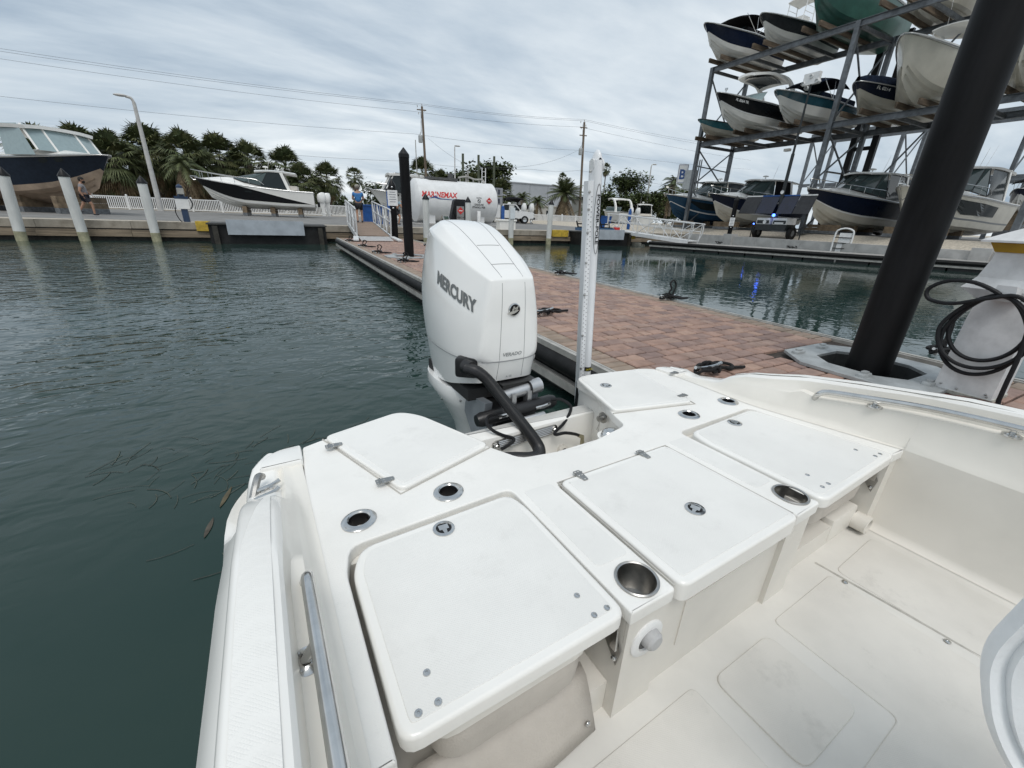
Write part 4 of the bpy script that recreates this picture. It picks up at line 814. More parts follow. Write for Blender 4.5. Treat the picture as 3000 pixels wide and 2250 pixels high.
def mini_outboard(name, label, loc, rz, group, par=None, s=1.):
    t = thing(name, label, 'outboard motor', loc, rz, group)
    t.scale = (s, s, s)
    r = []
    for z, w, x0, x1 in ((.0, .16, -.28, .22), (.12, .21, -.36, .26), (.4, .21, -.40, .26), (.58, .17, -.38, .20), (.72, .12, -.34, -.02), (.74, .05, -.25, -.12)):
        r.append([((x0 + x1) / 2 + (x1 - x0) / 2 * math.copysign(abs(math.cos(a)) ** .6, math.cos(a)), w * math.copysign(abs(math.sin(a)) ** .6, math.sin(a)), z) for a in [i * 2 * PI / 16 for i in range(16)]])
    MB().loft(r).build('cowl', MW, t, 50)
    MB().loft([[(-.30, -.11, 0), (.10, -.11, 0), (.10, .11, 0), (-.30, .11, 0)], [(-.22, -.06, -.5), (.02, -.06, -.5), (.02, .06, -.5), (-.22, .06, -.5)], [(-.25, -.03, -1.0), (.0, -.03, -1.0), (.0, .03, -1.0), (-.25, .03, -1.0)]]).build('leg', MW, t, 30)
    MB().tube([(-.36, 0, -.8), (-.25, 0, -.8), (.08, 0, -.8), (.14, 0, -.8)], [.03, .06, .055, .01], 10).build('gearcase', MW, t)
    p = MB()
    for k in range(3):
        a = k * 2.094; p.add([(-.30, .05 * math.cos(a), -.8 + .05 * math.sin(a)), (-.36, .17 * math.cos(a - .35), -.8 + .17 * math.sin(a - .35)), (-.33, .19 * math.cos(a + .1), -.8 + .19 * math.sin(a + .1)), (-.28, .16 * math.cos(a + .5), -.8 + .16 * math.sin(a + .5))], [(0, 1, 2, 3)])
    p.build('propeller', STEEL, t, 0); MB().box2(.08, .26, -.12, .12, -.35, .05).build('bracket', BLACK, t, 0)
    return t
def boat_yard(name, label, loc, rz, L, B, D, Ds, top, side, bottom, split=.70, style='express', group=None, rail_=True, window=None, stripe=None, reg=None, canvas=None, stripe2=None, ht=1.62, rk=1.9, cab=(.40, .70), sweep=False, gl=None):
    t = thing(name, label, 'boat', loc, rz, group); f = hull_fn(L, B, D, Ds)
    b = strip(f, 0, .42, 3).build('hull_bottom', bottom, t, 40)
    for vv, oo in ((.14, .02), (.28, .022)):                       # spray strakes
        for sg in (1, -1):
            rows = []
            for s in [x for x in SS if .03 <= x <= .9]:
                a_, c_ = f(s, vv), f(s, vv + .05); rows.append([Vector((a_.x, a_.y * sg, a_.z)), Vector((c_.x, (c_.y + .05) * sg, c_.z - .03)), Vector((c_.x, c_.y * sg, c_.z))])
            MB().loft(rows, wrap=False).build('spray_strake', bottom, b, 20)
    strip(f, .42, split, 3).build('hull_lower_side', bottom if split > .45 else side, t, 40)
    strip(f, split, .955, 4).build('hull_side', side, t, 40)
    MB().add([f(1, v) for v in (0, .2, .42, .7, .955)] + [Vector((f(1, v).x, -f(1, v).y, f(1, v).z)) for v in (.955, .7, .42, .2)], [tuple(range(9))]).build('transom', side, t, 0)
    if stripe: strip(f, stripe[0], stripe[1], 1, .008).build('boot_stripe', stripe[2], t, 40)
    mb = strip(f, .955, 1.0, 1, .03); mb.build('sheer_cap', top, t, 40)
    pts = [f(s, .975) for s in SS]; pr = [Vector((p.x, -p.y - .03, p.z)) for p in pts[::-1]] + [Vector((p.x, p.y + .03, p.z)) for p in pts[1:]]
    MB().tube(pr, .03, 6).build('rub_rail', ALU if style != 'skiff' else BLACK, t)
    # deck with a cambered foredeck
    hump = {'express': .42, 'cuddy': .40}.get(style, .08)
    rows = []
    for s in SS:
        p = f(s, 1.0); h = hump * max(0, min(1, (s - .05) / .20)) * max(0, min(1, (.66 - s) / .22)); rows.append([(p.x, p.y * k_, p.z + (h * min(1, 1.5 * (1 - abs(k_))))) for k_ in (-1, -.85, -.6, -.3, 0, .3, .6, .85, 1)])
    MB().loft(rows, wrap=False).build('deck', top, t, 50)
    def dp(s, k_, dz): p = f(s, 1.0); return Vector((p.x, p.y * k_, p.z + dz))
    if rail_:
        rp = [dp(s, .9, .5 * min(1, (.62 - s) / .1)) for s in (.58, .52, .4, .28, .18, .10, .04)]; rp = [Vector(p) for p in rp]; rp = rp + [Vector((dp(.005, 0, .52).x + .15, 0, dp(.005, 0, .52).z))] + [Vector((p.x, -p.y, p.z)) for p in rp[::-1]]
        r0 = MB().tube(sm(rp, 3), .022, 6).build('bow_rail', STEEL, t)
        for s in (.46, .34, .23, .13, .06):
            for sg in (1, -1): a, c = dp(s, .9 * sg, 0), dp(s, .9 * sg, .5); MB().cyl(a, c, .016, .016, 5).build('stanchion', STEEL, r0)
        MB().bar(f(0, 1) + Vector((-.25, 0, .03)), f(0, 1) + Vector((.22, 0, .06)), .16, .05).build('anchor_roller', STEEL, t); an = MB(); an.tube([f(0, 1) + Vector((.25, 0, .02)), f(0, 1) + Vector((.05, 0, -.22)), f(0, 1) + Vector((-.12, 0, -.18))], .035, 6); an.build('anchor', STEEL, t)
    if window:
        for sg in (1, -1): patch(f, window, .014, sg).build('hull_window', GLASS, t, 0)
    if sweep:
        for sg in (1, -1):
            rows = []
            for i in range(17):
                s = .22 + .78 * i / 16; v0 = 1 - .50 * ((s - .22) / .78) ** 1.3; rows.append([Vector((p.x, (p.y + .014) * sg, p.z)) for p in (f(s, v0 + (1 - v0) * k / 4) for k in range(5))])
            MB().loft(rows, wrap=False).build('topside_sweep', top, t, 50)
    if stripe2: strip(f, stripe2[0], stripe2[1], 1, .01).build('accent_stripe', stripe2[2], t, 40)
    if reg: 
        p = f(.13, .86); p2 = f(.24, .86)
        text('registration', reg, STRP, t, ((p.x + p2.x) / 2, (p.y + p2.y) / 2 + .06, (p.z + p2.z) / 2), Vector((p2.x - p.x, p2.y - p.y, p2.z - p.z)), (0, .15, 1), w=(p2 - p).length, h=.16, bold=.02)
    def slab(s0, s1, k0, k1, z0, th, mat, nm, arch=.12, drop=.0):
        rows = []; n_ = 8
        for i in range(n_ + 1):
            s = s0 + (s1 - s0) * i / n_; kk = k0 + (k1 - k0) * min(1, i / 2.5) if i < 3 else k1; p = f(s, 1.0); zt = z0 + arch * math.sin(PI * min(1, .15 + .85 * i / n_)) - drop * i / n_
            w = B / 2 * kk * (1 if 0 < i < n_ else .94)
            up = [(p.x, w * q, zt - .10 * abs(q) ** 3) for q in (-1, -.9, -.6, -.2, .2, .6, .9, 1)]; dn = [(p.x, w * q * .97, zt - th - .10 * abs(q) ** 3) for q in (1, .9, .6, .2, -.2, -.6, -.9, -1)]
            rows.append(up + dn)
        return MB().loft(rows).build(nm, mat, t, 50)
    zdk = f(.5, 1).z
    if style == 'express':
        # raked windscreen, side glass, hard top
        zt = zdk + ht
        ws = []
        for s, k_, dz in ((.30, .0, .40), (.33, .45, .38), (.42, .80, .22), (.55, .86, .10)): p = f(s, 1); ws.append((Vector((p.x, p.y * k_ if k_ else 0, p.z + dz)), Vector((f(.30, 1).x - rk - .95 * k_ * k_, min(p.y * k_ * .92, B * .38), zt - .10))))
        lo = [Vector((a.x, -a.y, a.z)) for a, _ in ws[:0:-1]] + [a for a, _ in ws]; hi = [Vector((c.x, -c.y, c.z)) for _, c in ws[:0:-1]] + [c for _, c in ws]
        wo = MB().loft([lo, hi], wrap=False).build('windscreen', M('windscreen_glass', (.06, .085, .085), .07, var=0, spec=.5), t, 0)
        for a, c in zip(lo, hi): MB().tube([a, c], .022, 6).build('screen_frame', BLACK, wo)
        MB().tube(lo, .03, 6).build('screen_frame', BLACK, wo)
        slab(.30 + (rk - .25) / L, .86, .50, .84, zt, .10, top, 'hard_top')
        for sg in (1, -1):
            a, c = f(.55, 1), f(.80, 1)
            MB().add([(a.x, a.y * .88 * sg, a.z + .05), (c.x + .2, c.y * .88 * sg, c.z + .05), (c.x + .5, B * .39 * sg, zt - .08), (min(f(.30, 1).x - rk - .70, a.x - .1), B * .38 * sg, zt - .08)], [(0, 1, 2, 3)]).build('side_curtain', canvas or GLASS, t, 0)
            MB().bar((c.x + .1, c.y * .88 * sg, c.z), (c.x + .55, B * .40 * sg, zt), .22, .06, (0, 1, 0)).build('top_support', top, t, 0)
        MB().box2(f(.86, 1).x, f(.60, 1).x, -B * .38, B * .38, f(.7, 1).z - .02, f(.7, 1).z + .30).build('cockpit_seating', UPH, t, 0)
        MB().lathe([(.04, 0), (.03, .18), (.20, .20), (.22, .26), (.10, .31), (.001, .32)], 14, (f(.60, 1).x, 0, zt + .10)).build('radar_dome', W_GEL, t)
        MB().cyl((f(.62, 1).x, .5, zt + .05), (f(.66, 1).x, .5, zt + 1.2), .012, .006, 5).build('antenna', W_GEL, t)
    elif style in ('bimini', 'bimini_low'):
        hgt = 1.35 if style == 'bimini' else 1.05; rows = []
        for i in range(11):
            s = .30 + .42 * i / 10; p = f(s, 1); zt = zdk + hgt * (.52 + .48 * math.sin(PI * (.12 + .70 * i / 10))); w = B * .43
            rows.append([(p.x, w * q, zt - .22 * abs(q) ** 2.5) for q in (-1, -.85, -.5, 0, .5, .85, 1)])
        co = MB().loft(rows, wrap=False).build('bimini_canopy', canvas or CANVAS, t, 60); sd = co.modifiers.new('t', 'SOLIDIFY'); sd.thickness = .04
        for s0, s1 in ((.5, .34), (.5, .50), (.52, .66)):
            for sg in (1, -1): a, c = f(s0, 1), f(s1, 1); MB().tube([(a.x, a.y * .92 * sg, a.z), (c.x, B * .42 * sg, zdk + hgt * .75)], .016, 5).build('bimini_frame', STEEL, t)
        MB().loft([[(f(.34, 1).x, y_, zdk + .02) for y_ in (-B * .36, 0, B * .36)], [(f(.40, 1).x, y_ * .95, zdk + .45) for y_ in (-B * .36, 0, B * .36)]], wrap=False).build('windscreen', GLASS, t, 0)
        MB().prism([(f(.88, 1).x, -B * .40), (f(.40, 1).x, -B * .40), (f(.40, 1).x, B * .40), (f(.88, 1).x, B * .40)], zdk - .05, zdk + .38, .1).build('cockpit_cover', canvas or CANVAS, t)
    elif style == 'swoop':
        zt = zdk + 1.7; slab(.30, .70, .45, .80, zt, .14, top, 'hard_top', .22)
        slab(.36, .62, .35, .60, zt - .145, .012, GLASS, 'top_panel', .22)
        for sg in (1, -1):
            a, c = f(.78, 1), f(.62, 1); rows = []
            for i in range(8):
                u_ = i / 7; x = a.x + (c.x + .6 - a.x) * u_ ** 1.6; z = a.z + (zt + .1 - a.z) * math.sin(u_ * PI / 2) ** .8; rows.append([(x - .22, B * .42 * sg, z), (x + .22, B * .42 * sg, z), (x + .22, B * .37 * sg, z), (x - .22, B * .37 * sg, z)])
            MB().loft(rows).build('top_arm', top, t, 60)
        lo = [Vector((f(.36, 1).x + .25 - .25 * abs(k_) ** 2, B * .40 * k_, zdk + .04)) for k_ in (-1, -.7, -.3, .3, .7, 1)]; hi = [p + Vector((-.55, -.05 * p.y, .62)) for p in lo]
        wo = MB().loft([lo, hi], wrap=False).build('windscreen', CLEARG, t, 0); MB().tube(hi, .02, 5).build('screen_frame', STEEL, wo); MB().tube([lo[0], hi[0] + Vector((-.6, 0, -.5))], .02, 5).build('screen_frame', STEEL, wo)
        MB().lathe([(.03, 0), (.03, .30), (.10, .31), (.10, .42), (.001, .45)], 10, (f(.10, 1).x, 0, f(.1, 1).z)).build('bow_light', STEEL, t)
    elif style == 'ttop':
        zt = zdk + 1.75; slab(.46, .64, .50, .50, zt, .05, WHULL, 't_top', .03)
        for s in (.48, .60):
            for sg in (1, -1): a = f(s, 1); MB().tube([(a.x + (.15 if s < .5 else -.2), B * .20 * sg, zdk - .3), (a.x, B * .22 * sg, zt)], .03, 6).build('t_top_leg', WPAINT, t)
        for sg in (1, -1):
            for q in range(4): a = f(.60 - .01 * q, 1); MB().cyl((f(.48, 1).x, B * .21 * sg, zdk + .2 + q * .35), (f(.60, 1).x, B * .21 * sg, zdk + .2 + q * .35), .018, .018, 5).build('ladder_rung', WPAINT, t)
        MB().box2(f(.60, 1).x, f(.50, 1).x, -B * .16, B * .16, zdk - .2, zdk + .75).build('console', WHULL, t, 0)
        for sg in (1, -1): MB().cyl((f(.62, 1).x, B * .22 * sg, zt - .2), (f(.66, 1).x, B * .34 * sg, zt + 2.3), .016, .006, 5).build('outrigger', WPAINT, t)
    elif style == 'cuddy':
        zt = zdk + 1.55
        lo = [Vector((f(cab[0], 1).x + .3 * (1 - abs(k_)), B * .36 * k_, f(cab[0], 1).z + .15)) for k_ in (-1, -.5, .5, 1)]; hi = [p + Vector((-.75, -.06 * p.y, 1.2)) for p in lo]
        wo = MB().loft([lo, hi], wrap=False).build('windscreen', gl or GLASS, t, 0)
        for a, c in zip(lo, hi): MB().tube([a, c], .05, 6).build('screen_frame', top, wo)
        for sg in (1, -1): MB().add([(lo[0].x, B * .40 * sg, zdk + .1), (lo[0].x - 2.0, B * .40 * sg, zdk + .1), (lo[0].x - 2.0, B * .37 * sg, zt), (hi[0].x, B * .37 * sg, zt)], [(0, 1, 2, 3)]).build('side_glass', gl or GLASS, t, 0)
        slab(cab[0] + .03, cab[1], .78, .84, zt, .16, top, 'hard_top', .05)
        for sg in (1, -1):
            for s in (.16, .22): patch(f, [(s + .018 * math.cos(a), .90 + .05 * math.sin(a)) for a in [i * PI / 4 for i in range(8)]], .02, sg).build('porthole', GLASS, t, 0)
    elif style == 'cover':
        rows = []
        for s in SS[1:]:
            p = f(s, 1); h = .25 + .55 * math.sin(PI * min(1, max(0, (s - .05)) / .95)) ** .6; rows.append([(p.x, p.y * q, p.z + h * (1 - abs(q) ** 2.2)) for q in (-1, -.8, -.45, 0, .45, .8, 1)])
        MB().loft(rows, wrap=False).build('boat_cover', canvas or CANVAS, t, 60)
    return t, f
RG = 'boats parked on the ground before the rack'; K1 = 'boats stored on the lower rack level'; K2 = 'boats stored on the upper rack level'
boat_yard('cruiser', 'blue hulled express cruiser with white deck at the end of the ground row', (30.0, 28.5, 1.55), PI, 11.0, 3.4, 2.38, 1.85, W_GEL, BLUEH, BLUEH, .58, group=RG, window=[(.15, .88), (.52, .88), (.52, .70), (.28, .68)], stripe=(.56, .60, STRP))
boat_yard('cruiser', 'navy express cruiser with cream bottom behind the solar trailer', (30.0, 24.0, 1.55), PI, 10.6, 3.3, 2.32, 1.8, W_GEL, NAVY, CHULL, .60, group=RG, stripe=(.585, .62, STRP), canvas=CANVAS)
boat_yard('cruiser', 'navy express cruiser with cream bottom behind the white ladder', (30.0, 16.7, 1.5), PI, 11.5, 3.6, 2.45, 1.9, W_GEL, NAVY, CHULL, .58, group=RG, stripe=(.565, .60, STRP))
boat_yard('cruiser', 'off white express cruiser with a black hull window behind the thick pile', (30.0, 12.0, 1.5), PI, 12.0, 3.7, 2.42, 1.95, W_GEL, CHULL, CHULL, .55, group=RG, window=[(.22, .90), (.70, .87), (.70, .67), (.36, .64)], stripe=(.545, .575, M('stripe_grey', (.16, .17, .18), .3, var=0)))
boat_yard('skiff', 'small low teal and cream skiff at the end of the lower rack level', (30.0, 26.4, 8.02), PI, 6.4, 2.4, 1.15, .9, CHULL, TEAL, CHULL, .60, 'skiff', K1, False)
boat_yard('bowrider', 'black and white bowrider with swooping white hard top on the lower rack level', (27.6, 23.15, 8.0), PI, 8.8, 2.95, 1.95, 1.45, W_GEL, BLK, WHULL, .60, 'swoop', K1, False, reg='FL 8364 TR', stripe=(.585, .61, STRP))
boat_yard('bowrider', 'white bowrider with dark teal band and navy bimini on the lower rack level', (28.8, 19.7, 8.0), PI, 8.0, 2.9, 1.6, 1.25, W_GEL, TEALD, WHULL, .70, 'bimini', K1, False, canvas=NAVYC)
boat_yard('bowrider', 'navy covered bowrider with cream bottom on the lower rack level', (30.4, 16.0, 8.0), PI, 7.8, 2.9, 1.5, 1.2, NAVY, NAVY, CHULL, .62, 'cover', K1, False, canvas=NAVYC, reg='FL 0214')
boat_yard('centre_console', 'large beige centre console with deep flared bow on the lower rack level', (28.2, 13.3, 8.0), PI, 9.6, 3.5, 2.55, 1.8, W_GEL, CHULL, CHULL, .55, 'ttop', K1, False)
boat_yard('centre_console', 'teal and cream boat on the lower rack level, next to the large beige one', (29.0, 9.3, 8.0), PI, 8.6, 2.8, 1.9, 1.4, W_GEL, TEALD, CHULL, .62, 'ttop', K1, False)
boat_yard('bowrider', 'navy and white bowrider with black bimini on the upper rack level', (29.0, 26.5, 13.12), PI, 8.0, 3.0, 1.85, 1.4, W_GEL, NAVY, WHULL, .56, 'bimini', K2, False)
boat_yard('bay_fisher', 'charcoal and white fishing boat with white tower on the upper rack level', (30.4, 23.1, 13.12), PI, 7.6, 2.9, 1.65, 1.3, W_GEL, CHAR, WHULL, .60, 'ttop', K2, False)
boat_yard('centre_console', 'big green hulled boat on the upper rack level', (29.6, 19.7, 13.12), PI, 9.5, 3.4, 2.6, 1.9, W_GEL, GREEN, GREEN, .70, 'ttop', K2, False)
boat_yard('centre_console', 'cream bottomed boat on the upper rack level, next to the green one', (31.2, 15.6, 13.12), PI, 9.0, 2.9, 2.0, 1.5, W_GEL, CHULL, CHULL, .60, 'ttop', K2, False)
boat_yard('centre_console', 'dark teal boat on the upper rack level', (30.2, 11.8, 13.12), PI, 9.0, 2.9, 2.1, 1.5, W_GEL, TEALD, CHULL, .60, 'ttop', K2, False)
# boats across the yard
boat_yard('motor_yacht', 'large dark blue motor yacht with tan bottom on blocks by the white piles', (-7.7, 33.0, 1.35), math.radians(-38), 12.0, 4.4, 2.6, 2.1, W_GEL, M('hull_slate', (.016, .024, .038), .25, var=.12, spec=.22), TAN, .52, 'cuddy', None, False, cab=(.20, .62), gl=CLEARG)
sp, _f = boat_yard('sport_cruiser', 'black and white sport cruiser standing on blocks by the white fence', (-5.35, 43.2, 1.45), math.radians(174), 8.4, 2.9, 2.15, 1.45, W_GEL, BLK, WHULL, .52, 'express', None, True, stripe=(.45, .47, STRP), window=[(.40, .82), (.46, .82), (.46, .78), (.40, .78)], ht=1.18, rk=2.0, sweep=True)
for i, lb in ((0, 'white outboard on the sport cruiser, one of a pair'), (1, 'white outboard on the sport cruiser, one of a pair')): mini_outboard('outboard_motor', lb, (3.45 + i * .45, 42.0 + i * .6, 2.15), math.radians(174), 'outboards of the sport cruiser', s=1.08)
boat_yard('pilothouse_boat', 'white pilothouse fishing boat behind the capped black pile', (6.85, 38.2, 1.35), PI * .98, 9.0, 3.0, 1.95, 1.5, W_GEL, WHULL, WHULL, .55, 'cuddy', None, True, cab=(.14, .48))
boat_yard('dayboat', 'white dayboat with black canopy and twin outboards backed to the fence', (28.3, 56.5, 1.3), math.radians(79), 9.0, 3.0, 1.7, 1.25, W_GEL, WHULL, WHULL, .55, 'bimini', None, False)
for i in (0, 1): mini_outboard('outboard_motor', 'white outboard on the dayboat with black canopy, one of a pair', (26.15 + i * .95 + .3, 47.3 - i * .18, 2.2), math.radians(79), 'outboards of the dayboat with black canopy', s=1.35)
boat_yard('dayboat', 'white dayboat with an open white arch standing behind the long grey gangway', (47.0, 57.2, 1.3), math.radians(74), 9.0, 3.2, 2.0, 1.5, W_GEL, WHULL, WHULL, .55, 'swoop', None, False)
for i in (0, 1): mini_outboard('outboard_motor', 'white outboard on the dayboat with open arch, one of a pair', (44.2 + i * 1.05, 48.0 - i * .25, 2.5), math.radians(74), 'outboards of the dayboat with open arch', s=1.3)
boat_yard('dayboat', 'small white boat with windscreen between the arch dayboat and the blue cruiser', (54.5, 58.0, 1.2), math.radians(60), 7.5, 2.7, 1.6, 1.3, W_GEL, WHULL, WHULL, .55, 'express', None, False)
# keel blocks
BLOCKM = M('keel_block', (.23, .17, .11), .85, var=.25, scale=3, bump=.4, bscale=20); STEELG = M('stand_steel', (.20, .21, .22), .5, .4, var=.2)
def blocks(x, y, z0, z1, dx, dy, w, label, n=3, step=2.2):
    for i in range(n):
        t = thing('keel_block', label, 'keel block', (x + dx * i * step, y + dy * i * step, z0), math.atan2(dy, dx), 'keel blocks under the parked boats')
        h = z1 - z0
        for q in range(3):
            m = MB().box2(-.16, .16, -w / 2, w / 2, h * q / 3 + .004, h * (q + 1) / 3 - .004); m.build('timber', BLOCKM if q else STEELG, t, 0)
for Y, lb in ((28.5, 'timber keel block under the blue cruiser'), (24.0, 'timber keel block under the navy cruiser behind the solar trailer'), (16.7, 'timber keel block under the navy cruiser behind the ladder'), (12.0, 'timber keel block under the off white cruiser')): blocks(32.6, Y, 1.27, 1.85, 1, 0, 2.2, lb)
blocks(-10.0, 34.8, .82, 1.75, -.79, .62, 2.6, 'timber keel block under the dark motor yacht', 3, 2.5); blocks(-2.2, 42.85, .90, 1.62, 1, -.105, 2.0, 'timber keel block under the black and white sport cruiser', 3, 2.0)
blocks(10.0, 38.2, .9, 1.5, 1, 0, 1.8, 'timber keel block under the pilothouse boat', 3, 2); blocks(27.4, 51.5, .95, 1.4, .19, .98, 1.6, 'block under the dayboat with black canopy', 2, 2); blocks(45.6, 52, .95, 1.4, .28, .96, 1.8, 'block under the dayboat with open arch', 2, 2); blocks(53, 55.5, .95, 1.35, .5, .87, 1.5, 'block under the small white boat with windscreen', 2, 2)
# ================================================================ STEEL DRY RACK
RK = M('rack_steel', (.17, .185, .20), .5, .35, var=.2, scale=3, bump=.15, bscale=30); RX0, RX1 = 31.9, 36.2; YC = [27.57, 17.57, 7.57, -2.43]
rack = thing('boat_rack', 'tall grey steel dry rack holding boats on two levels', 'boat rack', (RX0, 0, 1.2))
def RL(x, y, z): return (x - RX0, y, z - 1.2)
for y in YC:
    for x in (RX0, RX1): MB().bar(RL(x, y, 1.2), RL(x, y, 13.0 if x == RX0 else 13.0), .26, .26, (0, 1, 0)).build('column', RK, rack, 0)
    MB().box2(-.3, .3, y - .3, y + .3, 0.05, .12).build('base_plate', RK, rack, 0)
def ibeam(p0, p1, h, w):
    q = [(-w / 2, -h / 2), (w / 2, -h / 2), (w / 2, -h / 2 + .03), (.015, -h / 2 + .03), (.015, h / 2 - .03), (w / 2, h / 2 - .03), (w / 2, h / 2), (-w / 2, h / 2), (-w / 2, h / 2 - .03), (-.015, h / 2 - .03), (-.015, -h / 2 + .03), (-w / 2, -h / 2 + .03)]
    return MB().loft([[(p[0] + a, p[1], p[2] + b) for a, b in q] for p in (p0, p1)])
for z in (7.7, 12.84):
    for i in range(3):
        a, b = YC[i] - .13, YC[i + 1] + .13
        ibeam(RL(RX0, a, z), RL(RX0, b, z), .34, .2).build('front_beam', RK, rack, 0)
        ibeam(RL(RX1, a, z), RL(RX1, b, z), .34, .2).build('rear_beam', RK, rack, 0)
        for y in (YC[i], YC[i] - 3.33, YC[i] - 6.66): MB().bar(RL(RX0 + .14, y, z - .05), RL(RX1 - .14, y, z - .05), .12, .2).build('cross_beam', RK, rack, 0)
for i, y in enumerate(YC[:3]):
    for z0, z1 in ((1.4, 4.5), (4.6, 7.5), (7.9, 12.6)):
        MB().bar(RL(RX0, y, z0), RL(RX1, y, z1), .08, .08).build('brace', RK, rack, 0); MB().bar(RL(RX1, y + .1, z0), RL(RX0, y + .1, z1), .08, .08).build('brace', RK, rack, 0)
for z0, z1, y0, y1 in ((8.0, 12.5, YC[1], YC[1] - 3.5), (2.2, 7.4, YC[1], YC[1] - 3.3)): MB().bar(RL(RX1, y0, z0), RL(RX1, y1, z1), .08, .08).build('brace', RK, rack, 0)
MB().bar(RL(RX0, YC[1], 2.3), RL(RX1, YC[1] + 3, 2.1), .1, .1).build('brace', RK, rack, 0)
MB().bar(RL(RX0, YC[0] + .2, 6.2), RL(RX1, YC[0] + .2, 6.0), .08, .08).build('brace', RK, rack, 0)
bz = MB().box2(-1.2, 4.9, -.06, .06, 0, .26).mesh('bunk_board', M('bunk_timber', (.17, .125, .085), .85, var=.3, scale=2, stretch=(.3, 3, 3), bump=.4, bscale=20), 0)
for z, yy in ((7.87, (27.0, 26.0, 23.6, 22.7, 20.2, 19.2, 16.5, 15.5, 13.8, 12.8, 9.8, 8.8)), (13.01, (27.0, 26.0, 23.5, 22.7, 20.2, 19.2, 16.1, 15.1, 12.3, 11.3))):
    for y in yy: o = obj('bunk_board', bz, rack); o.location = RL(RX0, y, z)
# second rack row further inland
rk2 = thing('boat_rack', 'distant grey steel rack row seen behind the off white cruiser', 'boat rack', (52, 0, 1.25))
for y in (30, 22, 14, 6):
    for x in (0, 4.2): MB().bar((x, y, 0), (x, y, 9.6), .26, .26, (0, 1, 0)).build('column', RK, rk2, 0)
    MB().bar((.1, y, 4.9), (4.1, y, 9.3), .09, .09).build('brace', RK, rk2, 0); MB().bar((4.1, y + .1, 4.9), (.1, y + .1, 9.3), .09, .09).build('brace', RK, rk2, 0)
for z in (4.7, 9.5):
    for x in (0, 4.2): MB().bar((x, 30.2, z), (x, 5.8, z), .2, .32).build('beam', RK, rk2, 0)
    for y in (26, 18, 10): MB().bar((.12, y, z - .04), (4.08, y, z - .04), .12, .2).build('cross_beam', RK, rk2, 0)
boat_yard('centre_console', 'white centre console with open top standing behind the off white cruiser', (50, 17.2, 3.3), PI, 8, 2.7, 1.7, 1.3, W_GEL, WHULL, WHULL, .6, 'ttop', None, False)
boat_yard('centre_console', 'dark covered boat far behind the navy cruisers', (50, 21.6, 3.3), PI, 8, 2.7, 1.7, 1.3, W_GEL, CHAR, WHULL, .6, 'cover', None, False)
boat_yard('bowrider', 'boat with dark bimini far behind the off white cruiser', (50, 12.6, 3.3), PI, 8, 2.7, 1.7, 1.3, W_GEL, NAVY, WHULL, .6, 'bimini', None, False)
for y in (17.2, 21.6, 12.6): blocks(52.5, y, 1.26, 3.55, 1, 0, 2, 'block stack under a far boat behind the rack', 2, 2.5)
# marina forklift between the racks
fk = thing('forklift', 'dark marina forklift with tall double mast behind the rack', 'forklift', (39.5, 19.0, 1.26))
for y in (-.7, .7):
    MB().bar((0, y, .2), (0, y, 13.0), .28, .4, (0, 1, 0)).build('mast', BLACK, fk, 0)
    MB().tube([(.3, y * .7, .5), (.3, y * .7, 12.4)], .03, 6).build('chain', RUBBER, fk)
for z in (2.5, 6.0, 9.5, 12.7): MB().bar((0, -.7, z), (0, .7, z), .2, .25).build('mast_crossbar', BLACK, fk, 0)
MB().box2(.4, 4.2, -1.3, 1.3, .7, 2.3).build('body', M('forklift_body', (.02, .02, .022), .5), fk, 0)
MB().box2(1.2, 2.8, -.9, .9, 2.3, 4.0).build('cab', GLASS, fk, 0)
for x in (.8, 3.6):
    for y in (-1.35, 1.35): wl = MB().lathe([(.45, -.25), (.8, -.25), (.85, -.1), (.85, .1), (.8, .25), (.45, .25)], 20, (x, y, .85), 'Y').build('tyre', RUBBER, fk); MB().lathe([(.45, -.2), (.45, .2), (.001, .2)], 14, (x, y, .85), 'Y').build('rim', STEELG, wl)
for y in (-.6, .6): MB().bar((-.1, y, 4.3), (-2.6, y, 4.3), .22, .08).build('fork', BLACK, fk, 0)
# ================================================================ FENCE
PVC = M('white_vinyl', (.76, .76, .75), .4, var=.04)
FY = 53.0
fence = thing('picket_fence', 'long white picket fence at the back of the boat yard', 'fence', (0, FY, .95))
pk = MB().box2(-.035, .035, -.02, .02, .08, 1.12).mesh('picket', PVC, 0); ps = MB().box2(-.075, .075, -.075, .075, 0, 1.22).mesh('fence_post', PVC, 0); cp_ = MB().loft([[(-.09, -.09, 1.22), (.09, -.09, 1.22), (.09, .09, 1.22), (-.09, .09, 1.22)], [(-.002, -.002, 1.31), (.002, -.002, 1.31), (.002, .002, 1.31), (-.002, .002, 1.31)]]).mesh('post_cap', PVC, 0)
rl_ = MB().box2(0, 2.4, -.025, .025, 1.04, 1.13).mesh('rail', PVC, 0); rl2 = MB().box2(0, 2.4, -.025, .025, .10, .18).mesh('rail', PVC, 0)
x = -26.4; cnt = 0; far = MB()
while x < 52:
    o = obj('fence_post', ps, fence); o.location = (x, 0, 0); c_ = obj('post_cap', cp_, o)
    for m in (rl_, rl2): o = obj('rail', m, fence); o.location = (x, 0, 0)
    for i in range(1, 17):
        xx = x + 2.4 * i / 17
        if -21 < xx < 8 and cnt < 210 or 26 < xx < 38 and cnt < 295: o = obj('picket', pk, fence); o.location = (xx, .003, 0); cnt += 1
        else: far.box2(xx - .035, xx + .035, -.017, .023, .08, 1.12)
    x += 2.4
stuff(far.build('far_pickets', PVC, fence, 0))
